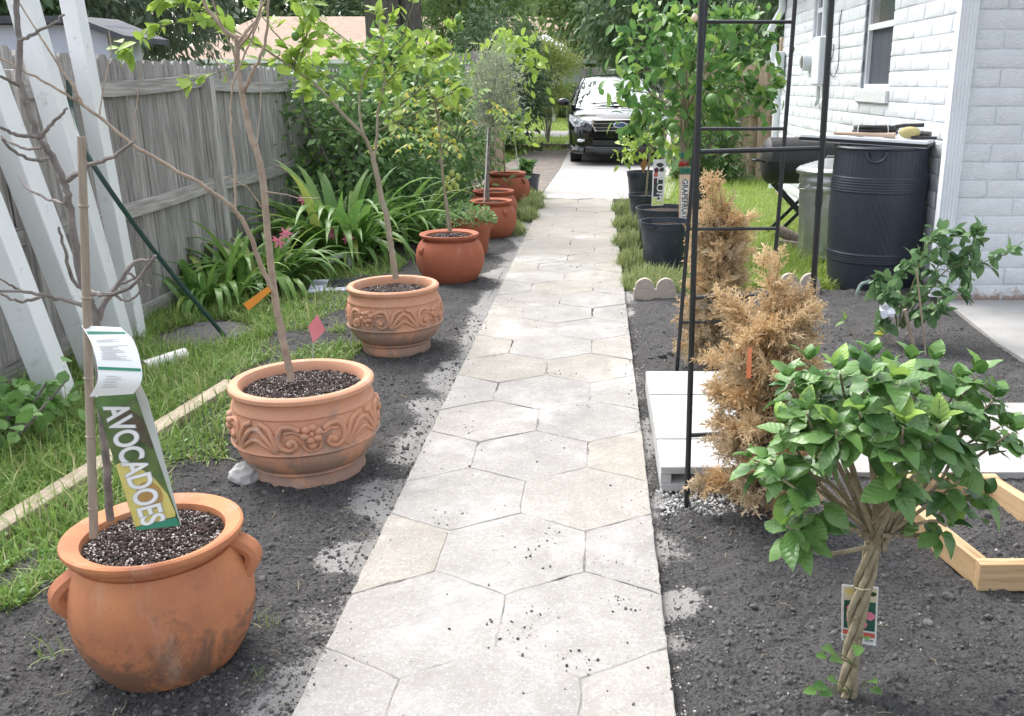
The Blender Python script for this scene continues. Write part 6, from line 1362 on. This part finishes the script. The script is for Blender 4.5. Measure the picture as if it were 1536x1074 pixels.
# ================================================================== GRASS
def inpoly(n, x0, x1, y0, y1, ok, zf=None, near=.6):
    y = y0 + (y1 - y0) * rng.random(n) ** (1 + near); x = rng.uniform(x0, x1, n); k = ok(x, y); x, y = x[k], y[k]
    return np.stack([x, y, zf(x, y) if zf is not None else np.zeros_like(x)], 1)
def okl(x, y):
    d = vnoise(x, y, .22, 11); ed = -1.62 + .22 * np.clip((y - 4.0), 0, 1.2) + d * .28
    ed = np.where(y < 2.5, -1.72 + d * .2, ed)
    ed = np.where(y > 5.35, -1.72 + d * .4, ed)
    k = (x < ed) & (((x + 2.46) / .3) ** 2 + ((y - 5.48) / .32) ** 2 > 1)
    ga, gb = gp(-60, 852), gp(350, 588); gl_ = np.hypot(*(gb - ga)[:2]); k &= np.abs((x - ga[0]) * (gb - ga)[1] - (y - ga[1]) * (gb - ga)[0]) / gl_ > .05
    k &= ~((np.abs(x - sp0[0]) < .28) & (np.abs(y - sp0[1]) < .26))
    k &= vnoise(x, y, .13, 12) > -.40 + .25 * (y > 6)
    k &= ~((y > 5.15 + d * .2) & (y < 5.42) & (x > -2.0))
    return k
bx_ = lambda x, y: relief(x, y) - .004
tag(link('grass', grass('grass', inpoly(85000, -3.0, -1.4, 2.35, 8.2, okl, bx_), .03, .095, mat['grass'], .6, 1.7)), kind='stuff')
tag(link('turf', grass('turf', inpoly(80000, -3.0, -1.4, 2.35, 8.2, okl, bx_), .012, .045, mat['grass'], .8, 2.6)), kind='stuff')
P = inpoly(9000, -3.0, -1.45, 2.35, 7.5, okl, bx_) + np.array([0, 0, .03]); k = len(P); P[:, 2] += rng.uniform(0, .03, k)
V, F = scatter_multi([leafshape(1, .7, .1, .1, 3)], P, frames(norm(rng.normal(0, 1, (k, 3)) * np.array([1, 1, .25])), norm(UP + rng.normal(0, .3, (k, 3)))), rng.uniform(.008, .022, k))
tag(link('clover', mesh_np('clover', V, F, mat['weed_leaf'])), kind='stuff')
tag(link('tall_grass', grass('tall_grass', inpoly(6000, -3.0, -1.75, 2.8, 7.5, okl, bx_), .09, .19, mat['grass'], .5, .7)), kind='stuff')
okr = lambda x, y: (x > .82 + .1 * np.sin(y * 4)) & ~((x > 1.9) & (np.hypot(x - TC[0], y - TC[1]) < .24)) & (np.hypot(x - RB[0], y - RB[1]) > .34)
tag(link('side_grass', grass('side_grass', inpoly(26000, .7, 3.2, 6.8, 15.2, okr), .05, .13, mat['lawn_blade'], .4, 1.3)), kind='stuff')
okf = lambda x, y: (x < -.9) & ~((x > -2.2) & (y < 22) & (x > -2.2 + .06 * (y - 12.7))) & ~((y > 27.4) & (y < 31.1))
tag(link('far_grass', grass('far_grass', inpoly(26000, -5, -.62, 14, 43, okf), .06, .14, mat['lawn_blade'], .4, 3)), kind='stuff')
def tuft(x, y, n, h, r, label, name='grass_tuft'):
    n = int(n * 2.2); r *= 1.15
    a = rng.uniform(0, 6.283, n); q = r * np.sqrt(rng.random(n)); P = np.stack([q * np.cos(a), q * np.sin(a) * 1.5, .07 * (1 - (q / r) ** 2) - .01], 1)
    o = link(name, grass(name, P, h * .45, h, mat['tuft'], .8, 1.5), None, (x, y, 0)); tag(o, label, 'grass clump', 'clumps of border grass along the path')
for x, y, n, h, r, lab in [(-.93, 9.55, 420, .13, .13, 'grass clump at the path edge in front of the olive pot'), (-.86, 10.55, 420, .14, .14, 'middle grass clump right of the terracotta pots'), (-.86, 11.45, 380, .14, .15, 'grass clump between the last terracotta pot and the path'), (-.90, 12.4, 300, .13, .15, 'farthest left grass clump by the driveway'),
                           (.40, 6.95, 700, .13, .20, 'grass clump behind the scalloped edging stones'), (.70, 6.85, 500, .13, .18, 'grass clump right of the scalloped edging under the black pot'), (.30, 7.75, 460, .14, .12, 'grass clump at the path edge left of the nearest black pot'), (.29, 8.75, 460, .14, .13, 'grass clump at the path edge beside the wide black pot'), (.30, 9.9, 380, .14, .13, 'grass clump right of the path before the third black pot'), (.32, 11.2, 380, .15, .15, 'last grass clump on the right path edge'), (.85, 9.9, 420, .15, .2, 'grass clump between the black pots and the trellis')]: tuft(x, y, n, h, r, lab)
for (px, py, n, h) in ((75, 990, 16, .08), (385, 1030, 26, .05), (400, 935, 30, .05)):
    p = gp(px, py); o = link('grass_sprig', grass('grass_sprig', np.stack([rng.normal(0, .02, n), rng.normal(0, .02, n), np.zeros(n)], 1), h * .5, h, mat['grass'], 1.1, .9), None, p); tag(o, {75: 'green grass sprig left of the front pot on bare soil', 385: 'pale uprooted grass sprig nearest the camera', 400: 'dry grass sprig right of the front pot'}[px], 'weed')
m = MB(); c = gp(392, 722); V, F = lumps(1, np.zeros((1, 3)), .075, .0751, .8, True)
tag(link('broken_concrete', mesh_np('broken_concrete', V * np.array([1.0, 1.1, .8]), F, mat['block'], smooth=False), None, (-1.385, 3.30, .02)), 'broken pale concrete lump under the nearer carved pot', 'rubble')

# ================================================================== CAR
car = thing('black_sedan', (.39, 17.75, .012), 'black parked sedan facing the garden at the end of the driveway', 'car', rotz=R(2.5))
st = [(-.03, .56, .79, .32, .58), (.05, .78, .84, .26, .60), (.18, .885, .90, .24, .66), (.40, .955, .965, .22, .72), (.9, .975, 1.03, .22, .80), (1.35, .985, 1.10, .22, .86), (2.4, .985, 1.13, .22, .90), (3.8, .985, 1.15, .22, .92), (4.7, .95, 1.14, .25, .9), (5.1, .82, 1.02, .32, .8)]
V = []; F = []; nr = 13
for (y, hw, zt, zb, zs_) in st:
    half_ = [(0, zt), (hw * .35, zt - .004), (hw * .68, zt - .02), (hw * .88, zt - .06), (hw * .97, (zt + zs_) / 2 - .01), (hw, zs_ - .05), (hw * .985, (zs_ + zb) / 2)]
    ring = [(-x, z) for x, z in reversed(half_[1:])] + half_; V += [(x, y, z) for x, z in ring]
nr = 13; nb = len(st)
for i in range(nb - 1):
    for k in range(nr - 1): a = i * nr + k; F.append((a, a + 1, a + nr + 1, a + nr))
low = len(V)
for (y, hw, zt, zb, zs_) in st: V += [(-hw * .95, y, zb), (hw * .95, y, zb)]
for i in range(nb - 1): F += [(i * nr, (i + 1) * nr, low + 2 * i + 2, low + 2 * i), ((i + 1) * nr - 1, low + 2 * i + 1, low + 2 * i + 3, (i + 2) * nr - 1), (low + 2 * i, low + 2 * i + 2, low + 2 * i + 3, low + 2 * i + 1)]
F += [tuple(range(nr)) + (low + 1, low), tuple(reversed(range((nb - 1) * nr, nb * nr))) + (low + 2 * nb - 2, low + 2 * nb - 1)]
m = MB(); m.add(V, F); m.build('body', mat['carpaint'], car, off=(0, 0, 0), angle=45)
m = MB(); m.tube([(-.66, -.05, .30), (-.3, -.085, .28), (.3, -.085, .28), (.66, -.05, .30)], [.07, .09, .09, .07], 10); m.tube([(-.93, .35, .30), (-.85, .08, .29), (-.66, -.045, .28)], .07, 8); m.tube([(.93, .35, .30), (.85, .08, .29), (.66, -.045, .28)], .07, 8); m.build('bumper', mat['carpaint'], car, off=(0, 0, 0))
# greenhouse
gh = [(1.22, .84, 1.08), (1.75, .75, 1.34), (2.2, .64, 1.56), (2.55, .58, 1.65), (3.1, .57, 1.69), (3.7, .58, 1.62), (4.5, .74, 1.16)]
V = []; F = []
for (y, hw, z) in gh:
    for u in (-1, -.6, 0, .6, 1): V.append((hw * u, y, z - .05 * u * u))
for i in range(2, 5):
    for k in range(4): a = 5 * i + k; F.append((a, a + 1, a + 6, a + 5))
m = MB(); m.add(V, F); 
for s_ in (-1, 1): m.tube([(s_ * .87, 1.18, 1.06), (s_ * .775, 1.72, 1.30), (s_ * .665, 2.2, 1.51), (s_ * .60, 2.6, 1.60), (s_ * .59, 3.6, 1.59), (s_ * .76, 4.5, 1.1)], .03, 6); m.tube([(s_ * .60, 2.95, 1.62), (s_ * .92, 2.95, 1.1)], .035, 6)
m.build('roof', mat['carpaint'], car, off=(0, 0, 0))
def gl(i0, i1, name):
    m = MB(); VV = []; FF = []
    for i in range(i0, i1 + 1):
        for u in (-1, -.6, 0, .6, 1): y, hw, z = gh[i]; VV.append((hw * u * .99, y - .12 * (1 - u * u) * (1 if i < 3 else 0) * (1 - (i - i0) / 3), z - .05 * u * u - .004))
    for i in range(i1 - i0):
        for k in range(4): a = 5 * i + k; FF.append((a, a + 1, a + 6, a + 5))
    m.add(VV, FF); m.build(name, mat['carglass'], car, off=(0, 0, 0), angle=80)
gl(0, 2, 'windscreen'); gl(5, 6, 'rear_window')
for s_ in (-1, 1):
    m = MB(); m.add([(s_ * .955, 1.35, 1.09), (s_ * .955, 4.3, 1.12), (s_ * .61, 3.6, 1.565), (s_ * .61, 2.6, 1.58), (s_ * .68, 2.2, 1.50)], [(0, 1, 2, 3, 4) if s_ > 0 else (4, 3, 2, 1, 0)]); m.build('side_window', mat['carglass'], car, off=(0, 0, 0))
    m = MB(); m.ball((s_ * 1.06, 1.42, 1.14), .1, 10, (1.25, .7, .75)); m.tube([(s_ * .93, 1.42, 1.08), (s_ * 1.02, 1.42, 1.11)], .025, 6); m.build('mirror', mat['carpaint'], car, off=(0, 0, 0))
    m = MB(); m.add([(s_ * .50, .02, .80), (s_ * .70, .035, .85), (s_ * .86, .16, .90), (s_ * .945, .42, .935), (s_ * .955, .40, .82), (s_ * .88, .10, .72), (s_ * .56, -.005, .69), (s_ * .52, -.01, .74)], [(0, 1, 2, 3, 4, 5, 6, 7) if s_ < 0 else (7, 6, 5, 4, 3, 2, 1, 0)]); h_ = m.build('headlight', mat['lamp'], car, off=(0, 0, 0))
    m = MB(); m.ball((s_ * .70, .015, .775), .05, 10, (1, .5, 1)); m.ball((s_ * .83, .10, .80), .045, 10, (1, .6, 1)); m.build('lamp_bulb', mat['carglass'], h_, off=(0, 0, 0))
    m = MB(); m.ball((s_ * .74, -.035, .46), .055, 10, (1.4, .4, .6)); m.build('fog_light', mat['chrome'], car, off=(0, 0, 0))
    for yy in (.98, 4.0):
        m = MB(); x_ = s_ * .82; m.tube([(x_ - .11, yy, .33), (x_ + .11, yy, .33)], .34, 28); w_ = m.build('wheel', mat['tyre'], car, off=(0, 0, 0)); m = MB(); m.tube([(x_ - .115, yy, .33), (x_ + .115, yy, .33)], .22, 24); m.build('rim', mat['chrome'], w_, off=(0, 0, 0))
m = MB(); m.box((0, -.02, .735), (1.0, .05, .22), bev=.03); m.build('grille_recess', mat['darkplastic'], car, off=(0, 0, 0))
for z, h_, wd in ((.835, .035, .98), (.775, .03, .99), (.70, .03, .96), (.645, .035, .9)): m = MB(); m.box((0, -.05, z), (wd, .04, h_), bev=.008); m.build('grille_bar', mat['chrome'], car, off=(0, 0, 0))
for s_ in (-1, 1): m = MB(); m.tube([(s_ * .5, -.045, .85), (s_ * .535, -.04, .76), (s_ * .46, -.05, .63)], .014, 7); m.build('grille_surround', mat['chrome'], car, off=(0, 0, 0))
m = MB(); m.box((0, -.075, .42), (1.05, .04, .13), bev=.03); m.build('lower_intake', mat['darkplastic'], car, off=(0, 0, 0))
eb = MB(); eb.ball((0, -.075, .748), .1, 18, (1.35, .12, .56)); e_ = eb.build('badge', mat['chrome'], car, off=(0, 0, 0)); eb = MB(); eb.ball((0, -.083, .748), .083, 18, (1.36, .12, .52)); eb.build('badge_face', mat['blue'], e_, off=(0, 0, 0))
o, _w = text_mesh('lettering', 'Ford', mat['chrome'], e_, .08, 0, 0, .3); o.location = (0, -.096, .748); o.rotation_euler = (R(90), 0, 0)
m = MB(); m.tube([(-.5, 1.17, 1.115), (.05, 1.2, 1.135)], .012, 5); m.tube([(.1, 1.17, 1.115), (.65, 1.24, 1.13)], .012, 5); m.build('wiper', mat['darkplastic'], car, off=(0, 0, 0))
m = MB(); m.box((-1.15, 23.0, .03), (.9, .14, .12), rot(0, 0, R(-25))); m.box((-1.9, 22.5, .03), (1.1, .14, .12), rot(0, 0, R(-20))); tag(m.build('landscape_timber', mat['log'], loc=(-1.15, 23, .03)), 'dark landscape timber edging the lawn left of the car', 'timber')

# ================================================================== FAR BUILDINGS
fh = thing('neighbour_house', (-11, 52, 0), 'distant house with a low tan shingle roof behind the trees', 'house')
m = MB(); m.box((-11, 54, 1.35), (20, 8, 2.7)); m.build('wall', mat['farwall'], fh)
m = MB(); x0, x1 = -22.5, -.2; ye, yr, yb = 49.4, 54, 58.6; m.add([(x0, ye, 2.72), (x1, ye, 2.72), (x1 - 1.4, yr, 5.1), (x0 + 3.5, yr, 5.1), (x0, yb, 2.72), (x1, yb, 2.72)], [(0, 1, 2, 3), (4, 3, 2, 5), (0, 3, 4), (1, 5, 2), (0, 4, 5, 1)]); m.build('roof', mat['roof_tan'], fh)
m = MB(); m.box((-11.3, 49.37, 2.62), (22.3, .06, .2)); m.build('fascia', mat['white'], fh)
for xx in (-17, -12, -4): m = MB(); m.box((xx, 49.98, 1.5), (1.4, .06, 1.3)); w_ = m.build('window', mat['white'], fh); m = MB(); m.box((xx, 49.94, 1.5), (1.2, .04, 1.1)); m.build('pane', mat['glass'], w_)
cp = MB(); cpt = thing('white_carport', (-3.3, 40, 0), 'pale white carport roof half hidden behind the feathery shrub', 'carport')
m = MB(); m.add([(-5.2, 39, 2.9), (-2.4, 39, 2.9), (-1.6, 39, 2.55), (-5.2, 42, 3.3), (-2.4, 42, 3.3), (-1.6, 42, 2.9), (-5.2, 39, 3.05), (-2.4, 39, 3.2), (-1.4, 39, 2.7), (-5.2, 42, 3.45), (-2.4, 42, 3.6), (-1.4, 42, 3.05)], [(0, 1, 7, 6), (1, 2, 8, 7), (6, 7, 10, 9), (7, 8, 11, 10), (0, 3, 4, 1), (1, 4, 5, 2)]); m.build('roof', mat['white'], cpt)
m = MB(); [m.box((xx, 39.3, 1.4), (.12, .12, 2.9)) for xx in (-5, -1.9)]; m.build('post', mat['white'], cpt)
sh = thing('garden_shed', (-9.6, 14, 0), 'lavender white shed with dark roof behind the left fence', 'shed')
m = MB(); m.box((-9.7, 14.5, 1.16), (5.1, 1.0, 2.32)); m.build('wall', mat['shedwall'], sh)
m = MB(); m.add([(-12.6, 13.8, 2.33), (-7.5, 13.8, 2.33), (-6.75, 13.7, 2.08), (-12.6, 13.8, 2.43), (-7.5, 13.8, 2.43), (-6.75, 13.7, 2.16), (-12.6, 15.1, 2.33), (-7.5, 15.1, 2.33), (-6.75, 15.1, 2.08), (-12.6, 15.1, 2.46), (-7.5, 15.1, 2.46), (-6.75, 15.1, 2.16)], [(0, 1, 4, 3), (1, 2, 5, 4), (3, 4, 10, 9), (4, 5, 11, 10), (0, 6, 7, 1), (1, 7, 8, 2), (6, 9, 10, 7), (7, 10, 11, 8), (2, 8, 11, 5), (0, 3, 9, 6)]); m.build('roof', mat['roof_dark'], sh)

# ================================================================== BACKGROUND TREES
def tree(x, y, h, crowns, m_, label, trunks=((0, 0, .2),), T=T_small, size=.3, group='trees beyond the garden', name='background_tree', tm='bigtrunk'):
    t = thing(name, (x, y, 0), label, 'tree', group)
    for (dx, dy, r_) in trunks: m = MB(); m.tube([(x + dx * .6, y + dy, -.05), (x + dx * .8, y + dy, h * .25), (x + dx, y + dy, h * .55), (x + dx * 1.5, y + dy, h * .85)], [r_ * 1.15, r_ * .95, r_ * .8, r_ * .3], 12); m.build('trunk', mat[tm], t)
    P = [crown_leaves((x + c[0], y + c[1], c[2]), c[3:6], c[6], size, clusters=int(c[7]), sig=.16, hollow=.4, droop=c[8], floor=.1) for c in crowns]
    V, F = scatter_multi(T, np.concatenate([p[0] for p in P]) - np.array([x, y, 0]), frames(np.concatenate([p[1] for p in P]), np.concatenate([p[2] for p in P])), np.concatenate([p[3] for p in P])); o = link('crown', mesh_np('crown', V, F, m_), t); tag(o, kind='stuff')
    m = MB()
    for c in crowns:
        for _ in range(10): a = np.array([x + trunks[0][0], y, h * .5]); b = np.array([x + c[0], y + c[1], c[2]]) + rng.normal(0, .45, 3) * np.array(c[3:6]); m.tube([a, (a + b) / 2 + np.array([0, 0, .3]), b], [trunks[0][2] * .3, .02], 6)
    m.build('limb', mat[tm], t); return t
tree(-5.6, 26, 10, [(0, 0, 8.2, 4.5, 3, 2.6, 7000, 80, .3), (-3.2, -1, 5.4, 1.6, 1.3, 1.2, 1600, 30, .4)], mat['tree_mid'], 'old tree with two thick grey trunks standing behind the citrus', ((-.25, 0, .52), (.55, .3, .34)), size=.3)
tree(-15.2, 30, 9, [(0, 0, 5.0, 3.6, 2.5, 3.6, 12000, 90, .8)], mat['moss_leaf'], 'dark mossy oak rising behind the shed and fence', T=T_thin + T_small, size=.36)
tree(-18.5, 27, 9, [(0, 0, 5.0, 4.2, 2.5, 4.0, 9000, 90, .6)], mat['tree_dark'], 'dark evergreen tree behind the white vinyl posts', size=.36)
tree(-12.0, 66, 10, [(0, 0, 6.0, 6, 2.5, 4.6, 8000, 80, .4)], mat['tree_dark'], 'dark round tree rising behind the left part of the tan roof', size=.55)
tree(-4.3, 30, 6, [(0, 0, 4.4, 1.9, 1.6, 1.8, 6500, 60, .1), (1.0, .6, 3.2, 1.3, 1.2, 1.3, 2500, 40, .1)], mat['tree_mid'], 'feathery mid green tree above the driveway shrubs', T=T_thin + T_small, size=.24, trunks=((0, 0, .12),))
tree(3.2, 36, 9, [(-1.4, 0, 4.6, 2.4, 2, 3.2, 9000, 80, .9), (2.2, 0, 5.0, 3, 2, 3.2, 8000, 80, .9)], mat['tree_dark'], 'dark weeping tree behind the car and far fence', T=T_thin + T_small, size=.34)
tree(7.5, 28, 8, [(0, 0, 4.2, 3.4, 2, 3.4, 10000, 90, .5)], mat['tree_dark'], 'dark tree beyond the cedar gate and the house end', size=.32)
tree(1.0, 50, 11, [(0, 0, 6.5, 4.5, 2.5, 4.2, 8000, 80, .3)], mat['tree_mid'], 'green tree far down the street behind the weeping tree', size=.5)
tree(-3.8, 62, 11, [(0, 0, 7.0, 5, 2.5, 4.0, 7000, 80, .3)], mat['tree_mid'], 'pale green tree behind the tan roof ridge', size=.55)
# far woodland mass closing the view
n = 42000; X = rng.uniform(-70, 60, n); Z = 13 * rng.random(n) ** .8; Yw = 74 + rng.normal(0, 2.5, n) + 3 * np.sin(X * .4)
P = np.stack([X, Yw, Z + 1.2 * np.sin(X * .9)], 1); P = P[P[:, 2] > 0]; k = len(P)
V, F = scatter_multi(T_small, P, frames(norm(rng.normal(0, 1, (k, 3)) - UP * .4), norm(UP * .6 + rng.normal(0, .6, (k, 3)))), rng.uniform(.6, 1.3, k))
tag(link('woodland', mesh_np('woodland', V, F, mat['tree_dark'])), kind='stuff')
